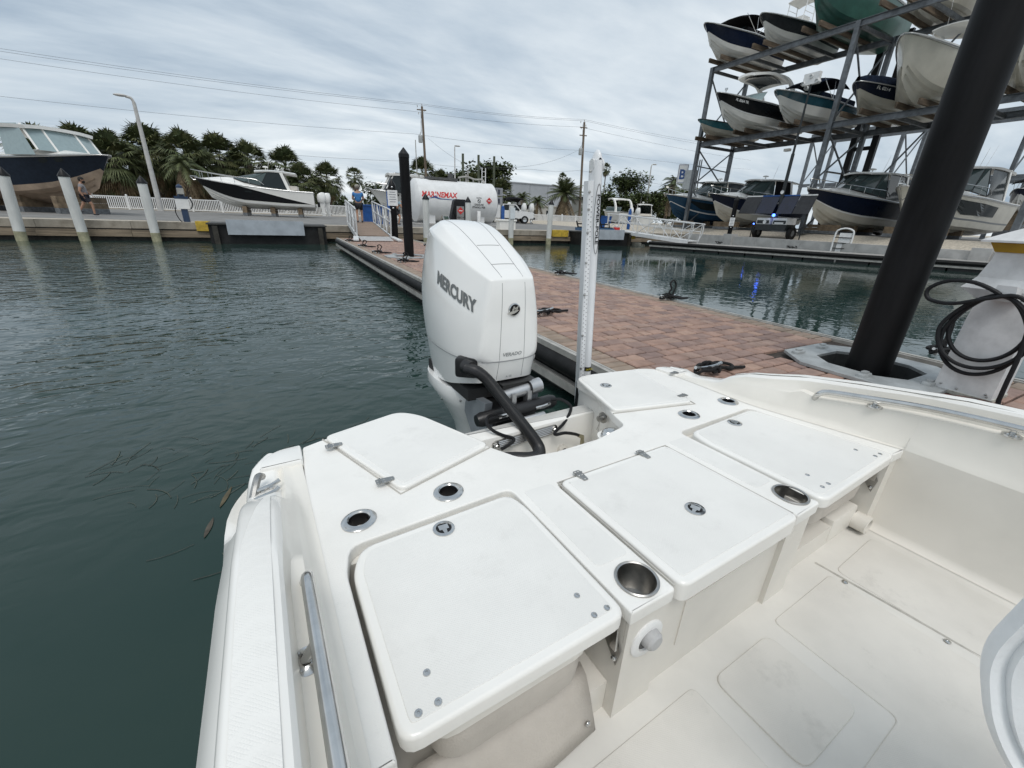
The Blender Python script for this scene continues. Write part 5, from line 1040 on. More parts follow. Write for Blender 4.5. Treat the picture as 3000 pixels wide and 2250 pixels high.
# ================================================================ WHITE PILES
WP = M('pile_white', (.70, .70, .67), .5, var=.10, scale=3, stretch=(1, 1, .3), noise_detail=8); ALG = M('pile_algae', (.42, .40, .26), .7, var=.2, scale=5)
def wpile(top_px, bot_px, Y, r, label, cap=True, tag_=False, lean=True):
    b = onY(*bot_px, Y); a = onY(*top_px, Y); d = (a - b).normalized(); b2 = b - d * (b.z + 1.2) / d.z
    p0 = b - d * (b.z / d.z)
    t = thing('mooring_pile', label, 'pile', (p0.x, p0.y, 0), 0, 'white mooring piles'); q = a - p0
    MB().cyl(d * .35, q, r, r, 20).build('shaft', WP, t); MB().cyl(-d * 1.2, d * .36, r * 1.004, r * 1.004, 20).build('waterline_band', ALG, t)
    if cap: MB().tube([q, q + d * .05, q + d * .05 + d * .26], [r * 1.1, r * 1.1, .01], 18).build('cone_cap', BLACK, t)
    if tag_:
        o = MB().box2(q.x - .16, q.x + .16, -r - .03, -r - .01, q.z - .75, q.z - .12).build('notice', M('notice_white', (.72, .76, .78), .5, var=.05), t, 0)
wpile((9, 515), (66, 707), 24.2, .17, 'white mooring pile in front of the dark motor yacht, furthest along the wall'); wpile((187, 518), (250, 706), 24.3, .17, 'white mooring pile beside the walking man'); wpile((416, 538), (461, 707), 24.4, .17, 'white mooring pile in front of the yard lamp post')
wpile((1247, 585), (1250.5, 718), 23.2, .17, 'white capped mooring pile in front of the fuel tank lettering'); wpile((1371, 593), (1373, 712), 24.0, .16, 'white capped mooring pile beside the fuel dispenser'); wpile((1499, 602), (1496, 712), 24.2, .16, 'white mooring pile with a blue notice in front of the pickup', False, True); wpile((1615, 600), (1606, 714), 24.2, .165, 'white mooring pile beside the launch pad with blue dollies')
# black piles with notices
def sign_pile(base, top, label, plate):
    t = thing('sign_pile', label, 'pile', base); h = top - base[2]
    MB().lathe([(.15, 0), (.15, h - .3)], 18).build('sleeve', PILE, t); MB().lathe([(.16, h - .32), (.16, h - .26), (.01, h)], 18).build('cone_cap', BLACK, t)
    (x0, x1, z0, z1) = plate; n = Vector((-base[0], -base[1], 0)).normalized(); sx = Vector((-n.y, n.x, 0)); m = MB()
    c = n * .17; pl = MB().add([c + sx * x0 + Vector((0, 0, z0)), c + sx * x1 + Vector((0, 0, z0)), c + sx * x1 + Vector((0, 0, z1)), c + sx * x0 + Vector((0, 0, z1)), c * .93 + sx * x0 + Vector((0, 0, z0)), c * .93 + sx * x1 + Vector((0, 0, z0)), c * .93 + sx * x1 + Vector((0, 0, z1)), c * .93 + sx * x0 + Vector((0, 0, z1))], [(0, 1, 2, 3), (7, 6, 5, 4), (0, 1, 5, 4), (1, 2, 6, 5), (2, 3, 7, 6), (3, 0, 4, 7)]).build('notice', WPAINT, t, 0)
    for i in range(5): w = (x1 - x0) * (.35 if i % 2 else .28); MB().add([c * 1.012 + sx * (-w) + Vector((0, 0, z1 - .1 - i * .1)), c * 1.012 + sx * w + Vector((0, 0, z1 - .1 - i * .1)), c * 1.012 + sx * w + Vector((0, 0, z1 - .07 - i * .1)), c * 1.012 + sx * (-w) + Vector((0, 0, z1 - .07 - i * .1))], [(0, 1, 2, 3)]).build('notice_line', M('print_grey', (.25, .26, .28), .7, var=0), pl, 0)
    for zz in (z1 + .12, z0 - .1): MB().sphere(c + Vector((0, 0, zz)), .05, 10, 6).build('button', STEEL, t)
g1 = onY(1158, 697, 20.9); sign_pile((g1.x, 20.9, -.5), onY(1144, 522, 20.9).z, 'black pile with a white notice beside the gangway', (-.22, .22, 2.35, 3.0))
sign_pile((29.0, 20.9, .9), 3.55, 'black pile with a white notice on the rack quay wall', (-.16, .16, .65, 1.2))
# ================================================================ GANGWAYS
GANG = M('gangway_alu', (.68, .685, .68), .45, .15, var=.06, scale=4); PLANK = M('gangway_plank', (.30, .22, .165), .85, var=.2, scale=3, stretch=(.4, 4, 1), bump=.4, bscale=25)
def gangway(label, a, b, w, plank=True, nb=6, hr=1.05):
    a, b = Vector(a), Vector(b); d = (b - a); L = d.length; d.normalize(); s = Vector((d.y, -d.x, 0)).normalized(); u = s.cross(d)
    t = thing('gangway', label, 'gangway', a); P = lambda l, q, z: d * l + s * q + u * z
    nP = int(L / .2)
    for i in range(nP): 
        m = MB().bar(P(L * (i + .04) / nP, 0, .0) - s * (w / 2 - .08), P(L * (i + .04) / nP, 0, 0) + s * (w / 2 - .08), .001, .001) if 0 else None
        c0, c1 = L * (i + .05) / nP, L * (i + .95) / nP; MB().add([P(c0, -w / 2 + .08, 0), P(c1, -w / 2 + .08, 0), P(c1, w / 2 - .08, 0), P(c0, w / 2 - .08, 0), P(c0, -w / 2 + .08, .03), P(c1, -w / 2 + .08, .03), P(c1, w / 2 - .08, .03), P(c0, w / 2 - .08, .03)], [(3, 2, 1, 0), (4, 5, 6, 7), (0, 1, 5, 4), (1, 2, 6, 5), (2, 3, 7, 6), (3, 0, 4, 7)]).build('plank', PLANK if plank else GANG, t, 0)
    for q in (-w / 2, w / 2):
        MB().bar(P(0, q, -.06), P(L, q, -.06), .06, .2).build('side_beam', GANG, t, 0)
        MB().tube(sm([P(.05, q, .0), P(-.12, q, .5), P(-.08, q, hr - .08), P(.12, q, hr), P(L * .5, q, hr), P(L - .1, q, hr), P(L + .08, q, hr - .1), P(L, q, .1)], 4), .032, 7).build('handrail', GANG, t)
        MB().tube([P(0, q, hr * .55), P(L, q, hr * .55)], .022, 6).build('mid_rail', GANG, t)
        for i in range(nb + 1):
            l = L * i / nb; MB().cyl(P(l, q, 0), P(l, q, hr), .025, .025, 6).build('rail_post', GANG, t)
            if i < nb: MB().cyl(P(l if i % 2 else l + L / nb, q, .02), P(l + L / nb if i % 2 else l, q, hr * .97), .024, .024, 6).build('diagonal', GANG, t)
    return t, P
gt, GP = gangway('aluminium gangway with brown planks from the dock to the yard', (3.42, 18.7, .62), (3.95, 25.2, 1.02), 1.35)
for i in range(5): MB().bar((3.42 - .62 - .03, 18.62 - i * .17, .60 - i * .025), (3.42 + .62 - .03, 18.62 - i * .17, .60 - i * .025), .10, .03).build('ramp_slat', GANG, gt, 0).location = Vector((-3.42, -18.7, -.62))
for sg in (-1, 1): MB().bar((sg * .72, .05, -.02), (sg * .86, -.85, -.12), .2, .05).build('ramp_side', GANG, gt, 0)
gangway('long grey aluminium gangway with diagonal bracing down to the far dock', (22.9, 18.9, .55), (21.6, 25.1, 1.0), 1.3, False, 5)
# ================================================================ FAR FLOATING DOCK
fd = thing('floating_dock', 'black edged grey floating dock lying below the rack quay wall', 'dock', (20.9, 20.6, 0), math.atan2(-15.2, 7.0)); FLn = 34
DECKG = M('dock_grey', (.36, .35, .33), .8, var=.15, scale=3)
MB().box2(0, FLn, .12, 2.3, .12, .44).build('deck_slab', DECKG, fd, 0)
MB().tube([(0, 2.3, .36), (-.02, .1, .36), (0, .04, .36), (FLn, .04, .36)], .10, 10).build('rubber_bumper', RUBBER, fd); MB().box2(0, FLn, .02, .1, .14, .22).build('side_rail', EDGE, fd, 0)
fm2 = MB().box2(.04, 1.36, .12, 2.2, -.4, .12).mesh('float', FLOATM, 0)
for i in range(24): o = obj('float', fm2, fd); o.location = (i * 1.4, 0, 0)
MB().sphere((-.05, .15, .40), .13, 10, 6, (1.4, .8, .7)).build('corner_bumper', WPAINT, fd)
for i, (px, py) in enumerate(((2105, 715), (2318, 728))):
    p = onZ(px, py, .46); t = thing('dock_cleat', ('cleat with black line near the foot of the long grey gangway', 'cleat with heaped black line below the solar trailer')[i], 'cleat', (p.x, p.y, .46))
    MB().tube([(-.16, 0, .1), (0, 0, .07), (.16, 0, .1)], .02, 6).build('horn', STEEL, t); r5 = random.Random(i); MB().tube(sm([(r5.uniform(-.3, .3), r5.uniform(-.2, .2), r5.uniform(.02, .16)) for _ in range(14)], 4), .016, 5).build('rope', ROPE, t)
# ================================================================ FUEL TANK
tk = thing('fuel_tank', 'big white horizontal gasoline tank with red and blue lettering', 'fuel tank', (9.1, 33, .95)); TR = 1.48; TL = 6.2; TC = TR + .05
TW = M('tank_white', (.74, .745, .74), .38, var=.05, scale=2, noise_detail=8)
body = MB().lathe([(.001, -.30), (.5, -.28), (1.0, -.2), (1.35, -.08), (TR, .03), (TR, TL - .03), (1.35, TL + .08), (1.0, TL + .2), (.5, TL + .28), (.001, TL + .30)], 48, (0, 0, TC), 'X').build('shell', TW, tk, 40)
TS = bvh_of(body)
RED = M('sign_red', (.55, .03, .025), .4, var=0); BLUEP = M('sign_blue', (.02, .07, .22), .4, var=0); BLKP = M('sign_black', (.02, .02, .02), .5, var=0)
text('lettering', 'MARINEMAX', RED, tk, (1.55, -2, TC + .42), (1, 0, 0), (0, 0, 1), w=2.75, h=.38, bold=.035, shear=.25, surf=_S(TS), off=.012)
wvp = [(i / 20, math.sin(i / 20 * PI)) for i in range(21)]
mb = MB(); rows = []
for u_, a in wvp:
    x = .55 + 2.15 * u_; zc_ = TC + .16 + .05 * math.exp(-((u_ - .28) / .1) ** 2) * 2.2 - .05 * u_; th = .012 + .05 * a ** .5 + .10 * math.exp(-((u_ - .30) / .09) ** 2); r = []
    for zz in (zc_ - th * .5, zc_, zc_ + th * .5):
        h_ = TS.ray_cast(Vector((x, -3, zz)), Vector((0, 1, 0))); r.append((h_[0] if h_[0] else Vector((x, -TR, zz))) + Vector((0, -.012, 0)))
    rows.append(r)
mb.loft(rows, wrap=False); mb.build('wave_mark', BLUEP, tk, 0)
for body_, z, w, h in (('CAUTION', .35, .42, .085), ('GASOLINE', -.12, .75, .14), ('ETHANOL FREE', -.31, 1.05, .14)): text('lettering', body_, BLKP, tk, (4.62, -2, TC + z), (1, 0, 0), (0, 0, 1), w=w, h=h, bold=.02, surf=_S(TS), off=.012)
hh = TS.ray_cast(Vector((4.62, -3, TC + .13)), Vector((0, 1, 0)))[0]; MB().tube([(4.62 + .12 * math.cos(a), hh.y - .02, TC + .13 + .12 * math.sin(a)) for a in [i * PI / 10 for i in range(20)]], .014, 4, closed=True).build('no_smoking_ring', BLKP, tk); MB().tube([(4.54, hh.y - .02, TC + .21), (4.70, hh.y - .02, TC + .05)], .014, 4).build('no_smoking_bar', BLKP, tk)
def diamond(x, z, s, par, y):
    o = MB().add([(x - s, y, z), (x, y, z - s), (x + s, y, z), (x, y, z + s), (x - s, y + .01, z), (x, y + .01, z - s), (x + s, y + .01, z), (x, y + .01, z + s)], [(0, 1, 2, 3), (7, 6, 5, 4), (0, 1, 5, 4), (1, 2, 6, 5), (2, 3, 7, 6), (3, 0, 4, 7)]).build('hazard_diamond', RED, par, 0)
    MB().add([(x - s * .55, y - .006, z - s * .1), (x + s * .55, y - .006, z - s * .1), (x + s * .55, y - .006, z + s * .12), (x - s * .55, y - .006, z + s * .12)], [(0, 1, 2, 3)]).build('hazard_band', STRP, o, 0)
diamond(5.45, TC + .18, .24, tk, -TR - .03)
for x in (1.0, 5.0): MB().prism([(x - .25, -1.1), (x + .25, -1.1), (x + .25, 1.1), (x - .25, 1.1)], -.1, .55).build('saddle', TW, tk, 0)
PIPE = M('tank_fittings', (.10, .10, .10), .5, var=.2); PIPEG = M('pipe_grey', (.40, .39, .36), .5, var=.15)
MB().box2(1.0, 3.3, -.5, .5, 2 * TR + .03, 2 * TR + .20).build('top_walkway', PIPE, tk, 0); MB().cyl((2.9, 0, 2 * TR), (2.9, 0, 2 * TR + .55), .22, .2, 10).build('vent_hood', PIPE, tk)
for x, h in ((.5, .28), (.8, .2), (3.7, .35), (4.2, .6), (4.35, .9), (4.8, .3), (5.3, .25)): MB().cyl((x, .1, 2 * TR - .05), (x, .1, 2 * TR + h), .06, .06, 8).build('riser_pipe', PIPEG, tk); 
MB().tube(sm([(3.5, 0, 2 * TR + .3), (4.2, 0, 2 * TR + .42), (4.9, 0, 2 * TR + .28), (5.5, 0, 2 * TR + .3), (5.6, -.2, 2 * TR + .05)], 4), .06, 8).build('vapour_pipe', PIPEG, tk)
for x in (5.72, 6.02): MB().cyl((x, .5, .8), (x, .5, 4.15), .035, .035, 6).build('ladder_rail', WPAINT, tk)
for i in range(9): MB().cyl((5.72, .5, 1.0 + i * .36), (6.02, .5, 1.0 + i * .36), .02, .02, 5).build('ladder_rung', WPAINT, tk)
MB().box2(-.4, 6.6, -1.5, 1.6, -.12, -.02).build('base_slab', CONC_G, tk, 0)
# ---- fuel dispenser, hose reel, white dock box
fdsp = thing('fuel_dispenser', 'black and steel fuel dispenser in front of the white tank', 'fuel dispenser', (10.2, 26.6, .80))
MB().loft([[(-.36, -.2, .2), (.55, -.2, .2), (.55, .2, .2), (-.36, .2, .2)], [(-.36, -.2, 1.5), (.36, -.2, 1.5), (.36, .2, 1.5), (-.36, .2, 1.5)], [(-.30, -.18, 1.68), (.36, -.18, 1.68), (.36, .18, 1.68), (-.30, .18, 1.68)]]).build('cabinet', BLACK, fdsp, 0)
MB().loft([[(-.70, -.21, .2), (-.36, -.21, .2), (-.36, .2, .2), (-.70, .2, .2)], [(-.38, -.21, 1.6), (-.36, -.21, 1.6), (-.36, .2, 1.6), (-.38, .2, 1.6)]]).build('side_fairing', BLACK, fdsp, 0)
MB().box2(-.24, .26, -.215, -.202, .35, 1.28).build('front_panel', M('dispenser_steel', (.34, .33, .32), .4, .6, var=.15), fdsp, 0); diamond(.02, 1.02, .22, fdsp, -.235)
text('lettering', 'REC-9', BLKP, fdsp, (.02, -.222, .62), (1, 0, 0), (0, 0, 1), w=.42, h=.11, bold=.02); MB().box2(-.4, .55, -.22, .22, .0, .2).build('plinth', BLACK, fdsp, 0)
MB().tube(sm([(-.30, -.24, 1.2), (-.42, -.28, .9), (-.30, -.28, .6), (-.45, -.25, .35)], 5), .02, 6).build('hose', RUBBER, fdsp)
hr_ = thing('hose_reel', 'steel hose reel with dark green hose beside the dispenser', 'hose reel', (9.05, 26.0, .82)); rg = MB().lathe([(.30, -.18), (.30, -.15), (.12, -.15), (.12, .15), (.30, .15), (.30, .18), (.05, .18)], 20, (0, 0, .38), 'X'); rg.build('drum', STEEL, hr_)
MB().lathe([(.12, -.145), (.26, -.14), (.27, 0), (.26, .14), (.12, .145)], 20, (0, 0, .38), 'X').build('wound_hose', M('hose_green', (.015, .04, .025), .5), hr_); MB().box2(-.22, .22, -.15, .15, 0, .1).build('base', STEELG, hr_, 0)
wb = thing('dock_box', 'white dock storage box on the quay in front of the pickup', 'dock box', (13.05, 25.6, .80)); MB().prism(rounded([(-.58, -.3), (.58, -.3), (.58, .3), (-.58, .3)], .06, 3), 0, .52).build('box', W_GEL, wb); MB().prism(rounded([(-.64, -.34), (.64, -.34), (.64, .34), (-.64, .34)], .06, 3), .52, .62, .03).build('lid', W_GEL, wb)
wp2 = tag(MB().lathe([(.12, 0), (.12, .95), (.11, .97), (.001, .97)], 14).build('bollard', WPAINT), 'short white bollard in front of the fuel tank', 'bollard'); wp2.location = (12.4, 28.5, .9)
# ---- bins, blue pedestals, blue carts
BLUEB = M('bin_blue', (.015, .085, .30), .45, var=.12, scale=4); BLUEP2 = M('pedestal_navy', (.02, .045, .10), .45, var=.1)
def pedestal(x, y, z, h, label, mat=BLUEB, w=.22, plate=False):
    t = thing('power_pedestal', label, 'pedestal', (x, y, z)); MB().prism(rounded([(-w / 2, -w / 2), (w / 2, -w / 2), (w / 2, w / 2), (-w / 2, w / 2)], .03, 2), 0, h, .02).build('post', mat, t); MB().lathe([(w * .5, h), (w * .5, h + .12), (.02, h + .2)], 12).build('light_cap', mat, t)
    if plate: 
        MB().box2(-.26, .26, -w / 2 - .04, -w / 2 - .015, h * .40, h * .78).build('plate', WPAINT, t, 0); MB().box2(-.26, .26, -w / 2 - .046, -w / 2 - .016, h * .70, h * .78).build('plate_band', BLUEP2, t, 0); MB().box2(-.08, .16, -w / 2 - .14, -w / 2, h * .84, h * 1.02).build('meter', PIPEG, t, 0)
        MB().tube(sm([(.2 + .16 * math.cos(a), -.05, h * .58 + .26 * math.sin(a)) for a in [i * .7 for i in range(20)]], 2), .025, 6).build('hose_coil', RUBBER, t); MB().tube(sm([(-.2, -.08, h * .6), (-.34, -.1, h * .3), (-.2, -.1, .02), (.02, -.1, .02)], 5), .02, 6).build('hose_tail', RUBBER, t)
pedestal(-3.82, 25.6, .80, 1.42, 'navy shore power pedestal with white plate and coiled hose behind the white piles', BLUEP2, .24, True)
pedestal(15.0, 30, .85, 1.3, 'bright blue pedestal in front of the white pickup'); pedestal(26.2, 28.5, .95, 1.45, 'bright blue pedestal beside the long grey gangway', BLUEB, .2); pedestal(6.1, 27.8, .9, 1.7, 'blue sign post beyond the gangway', BLUEB, .2)
def bin_(x, y, z, label, s=1., mat=BLUEB):
    t = thing('waste_bin', label, 'waste bin', (x, y, z), 0, None, s); MB().loft([[(-.24, -.26, .05), (.24, -.26, .05), (.24, .26, .05), (-.24, .26, .05)], [(-.30, -.34, 1.0), (.30, -.34, 1.0), (.30, .34, 1.0), (-.30, .34, 1.0)]]).build('tub', mat, t, 0); MB().box2(-.33, .33, -.38, .36, 1.0, 1.07).build('lid', mat, t, 0)
    for s_ in (-.2, .2): MB().lathe([(.1, -.03), (.1, .03)], 10, (s_, .3, .1), 'X').build('wheel', BLACK, t)
bin_(4.55, 26.4, .86, 'blue waste bin at the head of the gangway beside the man'); bin_(5.2, 26.8, .86, 'blue waste bin at the gangway head, further from the man'); bin_(24.0, 29.5, .88, 'blue waste bin behind the long grey gangway'); bin_(23.2, 29.3, .88, 'black waste bin behind the long grey gangway', 1., BLACK); bin_(33.5, 40, 1.0, 'blue bin in the yard beside the blue cruiser bow')
for i, (x, lb) in enumerate(((17.9, 'blue boat dolly on the launch pad nearer the fuel tank'), (19.9, 'blue boat dolly on the launch pad nearer the gangway'))):
    t = thing('boat_dolly', lb, 'dolly', (x + .2, 24.0, .87)); MB().box2(-.42, .42, -.35, .35, .04, .22).build('frame', M('dolly_blue', (.05, .13, .26), .5, var=.15), t, 0); MB().box2(-.3, .3, -.3, .3, .22, .28).build('pad', RUBBER, t, 0)
    for s in (-.34, .34): MB().bar((s, .1, .2), (s * 1.15, .3, .62), .05, .09).build('arm', BLACK, t, 0)
    MB().bar((-.3, .28, .45), (.3, .28, .45), .04, .08).build('crossbar', BLACK, t, 0)
t = thing('fuel_can', 'red canister with white lid on the launch pad', 'canister', (21.0, 24.0, .87)); MB().prism(rounded([(-.2, -.15), (.2, -.15), (.2, .15), (-.2, .15)], .05, 2), 0, .3, .03).build('body', RED, t); MB().lathe([(.16, .3), (.17, .42), (.001, .44)], 12).build('lid', WPAINT, t)
for i, (px, py, sx) in enumerate(((1784, 714, .16), (1864, 719, .33), (1883.5, 722, .12))):
    p = onZ(px, py, 0); o = MB().prism(rounded([(-sx, -sx * .6), (sx, -sx * .6), (sx, sx * .6), (-sx, sx * .6)], sx * .3, 3), -.12, .13 + .05 * (i == 1), .04).build('foam_float', M('foam_float', (.62, .60, .50), .8, var=.12)); o.location = p
    tag(o, ('small pale round float drifting by the launch pad', 'larger pale blocky foam float by the far dock', 'tiny pale float beside the far dock corner')[i], 'float')
# ================================================================ PICKUP
pu = thing('pickup_truck', 'white service pickup truck with roof lights behind the quay', 'truck', (23.6, 45.6, .93), math.radians(-22)); TRW = M('truck_white', (.74, .74, .73), .25, var=.03, coat=.4)
def extr(poly, y0, y1, nm, mat, par, ch=.0): return MB().loft([[(x, y0, z) for x, z in poly], [(x, y1, z) for x, z in poly]]).build(nm, mat, par, 20)
extr([(-3.2, .55), (2.75, .55), (2.75, 1.02), (2.6, 1.22), (1.35, 1.32), (-3.2, 1.32)], -.95, .95, 'body', TRW, pu); cb = extr([(1.35, 1.30), (.75, 1.98), (-.75, 2.02), (-.95, 1.30)], -.86, .86, 'cab', TRW, pu)
extr([(-3.2, 1.30), (-.98, 1.30), (-.98, 2.25), (-3.2, 2.25)], -.95, .95, 'service_box', TRW, pu)
extr([(1.22, 1.34), (.72, 1.90), (.74, 1.92), (1.28, 1.36)], -.78, .78, 'windscreen', GLASS, pu)
for sg in (-1, 1): MB().add([(x, sg * .868, z) for x, z in ((1.15, 1.36), (.68, 1.90), (-.65, 1.94), (-.75, 1.36))], [(0, 1, 2, 3)]).build('side_window', GLASS, pu, 0); MB().box2(.9, 1.05, sg * .95 - .08, sg * .95 + .08, 1.35, 1.55).build('mirror', BLACK, pu, 0)
MB().box2(2.74, 2.80, -.55, .55, .72, 1.10).build('grille', BLACK, pu, 0); MB().box2(2.7, 2.95, -.95, .95, .45, .68).build('bumper', M('bumper_grey', (.06, .06, .065), .4), pu, 0)
for sg in (-1, 1): MB().box2(2.70, 2.79, sg * .74 - .17, sg * .74 + .17, .80, 1.08).build('headlight', CLEARG, pu, 0)
for x in (-2.2, 1.75):
    for sg in (-1, 1): w_ = MB().lathe([(.24, -.14), (.40, -.14), (.42, 0), (.40, .14), (.24, .14)], 18, (x, sg * .86, .42), 'Y').build('tyre', RUBBER, pu); MB().lathe([(.24, -.12), (.24, .12), (.001, .14)], 12, (x, sg * .86, .42), 'Y').build('rim', STEEL, w_)
for x in (-2.9, -1.9, -1.1): MB().bar((x, -.7, 2.32), (x, .7, 2.32), .08, .12).build('roof_rack_bar', WPAINT, pu, 0)
MB().sphere((0, 0, 2.1), .22, 10, 6, (1, 1, .5)).build('roof_light', WPAINT, pu); text('door_lettering', 'SERVICE', M('print_grey', (.3, .3, .3)), pu, (-2.1, -.957, 1.85), (1, 0, 0), (0, 0, 1), w=.9, h=.18)
# ================================================================ SOLAR SECURITY TRAILER
tr = thing('security_trailer', 'solar security trailer with tall mast and blue light on the rack quay', 'trailer', (30.25, 18.45, .80), -PI / 2)
DKG = M('trailer_dark', (.02, .024, .026), .45, var=.1); SOL = M('solar_cells', (.010, .014, .035), .12, var=.15, scale=2); SOLB = M('solar_back', (.025, .026, .03), .6, var=.2)
MB().box2(-1.05, 1.05, -.55, .55, .55, .95).build('chassis', DKG, tr, 0); MB().box2(-1.05, -.1, -.56, .5, .95, 1.35).build('cabinet', WPAINT, tr, 0); MB().box2(.1, 1.05, -.56, .5, .95, 1.35).build('cabinet', WPAINT, tr, 0)
for x0, x1 in ((-1.0, -.14), (.14, 1.0)): MB().box2(x0, x1, -.568, -.561, .98, 1.2).build('cabinet_panel', DKG, tr, 0)
MB().lathe([(.12, 0), (.12, .01), (.001, .012)], 16, (-.45, -.58, 1.09), 'Y').build('badge', WPAINT, tr); MB().box2(.25, .85, -.575, -.562, 1.0, 1.08).build('badge', WPAINT, tr, 0)
for x in (-1.2, 1.2): w_ = MB().lathe([(.2, -.12), (.40, -.12), (.42, 0), (.40, .12), (.2, .12)], 18, (x, 0, .42), 'X').build('tyre', RUBBER, tr); MB().lathe([(.2, -.1), (.2, .1), (.001, .1)], 12, (x, 0, .42), 'X').build('rim', STEELG, w_)
MB().cyl((.15, -.3, .9), (.15, -.3, 8.9), .09, .055, 10).build('mast', DKG, tr); MB().cyl((.15, -.3, 2.0), (.15, -.3, 5.2), .11, .10, 10).build('mast', DKG, tr)
for i, (x0, x1) in enumerate(((-2.35, -1.22), (-1.18, .02), (.28, 1.30), (1.34, 2.35))):
    y0, z0, y1, z1 = -.75, 1.62, -.25, 2.72
    MB().add([(x0 - .12 * (i < 1), y0, z0), (x1, y0, z0), (x1, y1, z1), (x0, y1, z1), (x0 - .12 * (i < 1), y0 + .04, z0 - .02), (x1, y0 + .04, z0 - .02), (x1, y1 + .04, z1 - .02), (x0, y1 + .04, z1 - .02)], [(0, 1, 2, 3), (7, 6, 5, 4), (0, 1, 5, 4), (1, 2, 6, 5), (2, 3, 7, 6), (3, 0, 4, 7)]).build('solar_panel', SOL if i in (1, 2) else SOLB, tr, 0)
    MB().bar((x0, y1 - .01, z1 + .02), (x1, y1 - .01, z1 + .02), .05, .08).build('panel_rim', BLUEB if i in (1, 2) else WPAINT, tr, 0)
MB().sphere((.10, -.62, 1.52), .10, 12, 8).build('beacon', M('blue_beacon', (.05, .1, .9), .3, var=0, emit=(.06, .16, 1.0, 6)), tr); MB().sphere((-1.25, -.5, .95), .05, 10, 6).build('beacon', MATS['blue_beacon'], tr)
for (x, z) in ((-.25, 9.0), (.15, 9.3), (.55, 9.0), (.0, 8.75)): MB().lathe([(.10, -.16), (.13, 0), (.11, .16), (.001, .18)], 10, (x, -.36, z), 'Y').build('camera_head', WPAINT, tr)
MB().box2(-.3, .6, -.45, -.2, 8.9, 9.5).build('camera_box', WPAINT, tr, 0); MB().box2(-.35, .0, -.6, -.35, 5.35, 5.5).build('lamp_head', PIPEG, tr, 0)
MB().lathe([(.12, 0), (.12, .01), (.001, .012)], 14, (.15, -.42, 2.95), 'Y').build('badge', WPAINT, tr)
for x in (-1.7, 1.75): MB().cyl((x, .1, 0), (x, .1, .85), .04, .04, 6).build('outrigger_leg', DKG, tr); MB().bar((0, .1, .62), (x, .1, .72), .07, .07).build('outrigger_beam', DKG, tr, 0)
# ---- white ladder on the rack quay
ld = thing('dock_ladder', 'white rounded dock ladder on the rack quay wall', 'ladder', (29.0, 13.5, .35), math.radians(-70))
hoop = sm([(-.42, 0, 0), (-.42, .02, 1.0), (-.30, .02, 1.22), (0, .02, 1.30), (.30, .02, 1.22), (.42, .02, 1.0), (.42, 0, 0)], 5); MB().tube(hoop, .045, 8).build('hoop', WPAINT, ld); MB().box2(-.22, .36, .04, .09, 0, 1.05).build('panel', WPAINT, ld, 0)
for i in range(3): MB().cyl((-.4, 0, .2 + i * .3), (.4, 0, .2 + i * .3), .025, .025, 6).build('rung', BLACK, ld)
# ================================================================ NEAR POWER PEDESTAL WITH HOSE
pp = thing('dock_pedestal', 'white dock pedestal with amber band and coiled black hose', 'pedestal', (4.40, .90, .45)); PW = M('pedestal_white', (.66, .665, .665), .45, var=.10, scale=9, noise_detail=8)
def lft(secs, nm, mat, par, a=30): return MB().loft([[(x0, y0, z), (x1, y0, z), (x1, y1, z), (x0, y1, z)] for x0, x1, y0, y1, z in secs]).build(nm, mat, par, a)
lft([(-.17, .16, -.155, .155, .006), (-.13, .14, -.145, .150, .55), (-.12, .14, -.125, .140, .70)], 'body', PW, pp, 20); lft([(-.178, .165, -.163, .163, .004), (-.178, .165, -.163, .163, .028)], 'base_flange', M('pedestal_base', (.50, .49, .43), .6, var=.3, scale=20), pp, 0)
lft([(-.10, .14, -.13, .16, .69), (-.13, .16, -.24, .25, .755), (-.09, .15, -.20, .20, .83), (-.08, .15, -.17, .17, .95), (-.08, .15, -.165, .165, 1.0)], 'head', PW, pp, 20)
lft([(-.12, .20, -.195, .20, 1.06), (-.09, .18, -.165, .17, 1.0)], 'amber_band', M('amber_lens', (.42, .26, .03), .25, var=.1), pp, 0); lft([(-.16, .24, -.235, .24, 1.062), (-.16, .24, -.235, .24, 1.075), (.0, .08, -.03, .03, 1.19)], 'cap', PW, pp, 0)
for y, z in ((-.12, .06), (.12, .06), (-.13, .045), (.03, .05)): MB().sphere((-.166, y, z), .009, 6, 4).build('bolt', BRUSH, pp)
MB().loft([[(-.12, -.06, .69), (-.12, .07, .69), (-.12, .055, .78), (-.12, -.045, .78)], [(-.235, -.055, .70), (-.235, .065, .70), (-.235, .05, .80), (-.235, -.04, .80)]]).build('hose_bracket', PW, pp, 20)
HOSE = M('black_hose', (.012, .013, .015), .5, var=.2, scale=30, bump=.2, bscale=200, spec=.3); hpts = []
for i in range(58):
    a = PI / 2 + i * 2 * PI / 19.3; lp_ = i // 19.3; ry = .185 + .02 * lp_; rz_ = (.225, .275, .25)[int(min(2, lp_))]; zc_ = .735 - rz_; hpts.append((-.205 - .018 * lp_ + .012 * math.sin(a * 2), .01 + ry * math.cos(a) * (1 - .25 * max(0, math.sin(a))), zc_ + rz_ * math.sin(a)))
hpts += [(-.25, .02, .745), (-.24, .16, .80), (-.22, .30, .79), (-.21, .39, .72), (-.22, .36, .65), (-.25, .22, .645), (-.27, .06, .71), (-.26, -.06, .745), (-.25, -.15, .66), (-.25, -.19, .40), (-.25, -.20, .15), (-.25, -.22, .02), (-.28, -.34, .02), (-.34, -.5, .02), (-.2, -.8, .02)]
MB().tube(sm(hpts, 4), .0135, 8).build('hose', HOSE, pp)
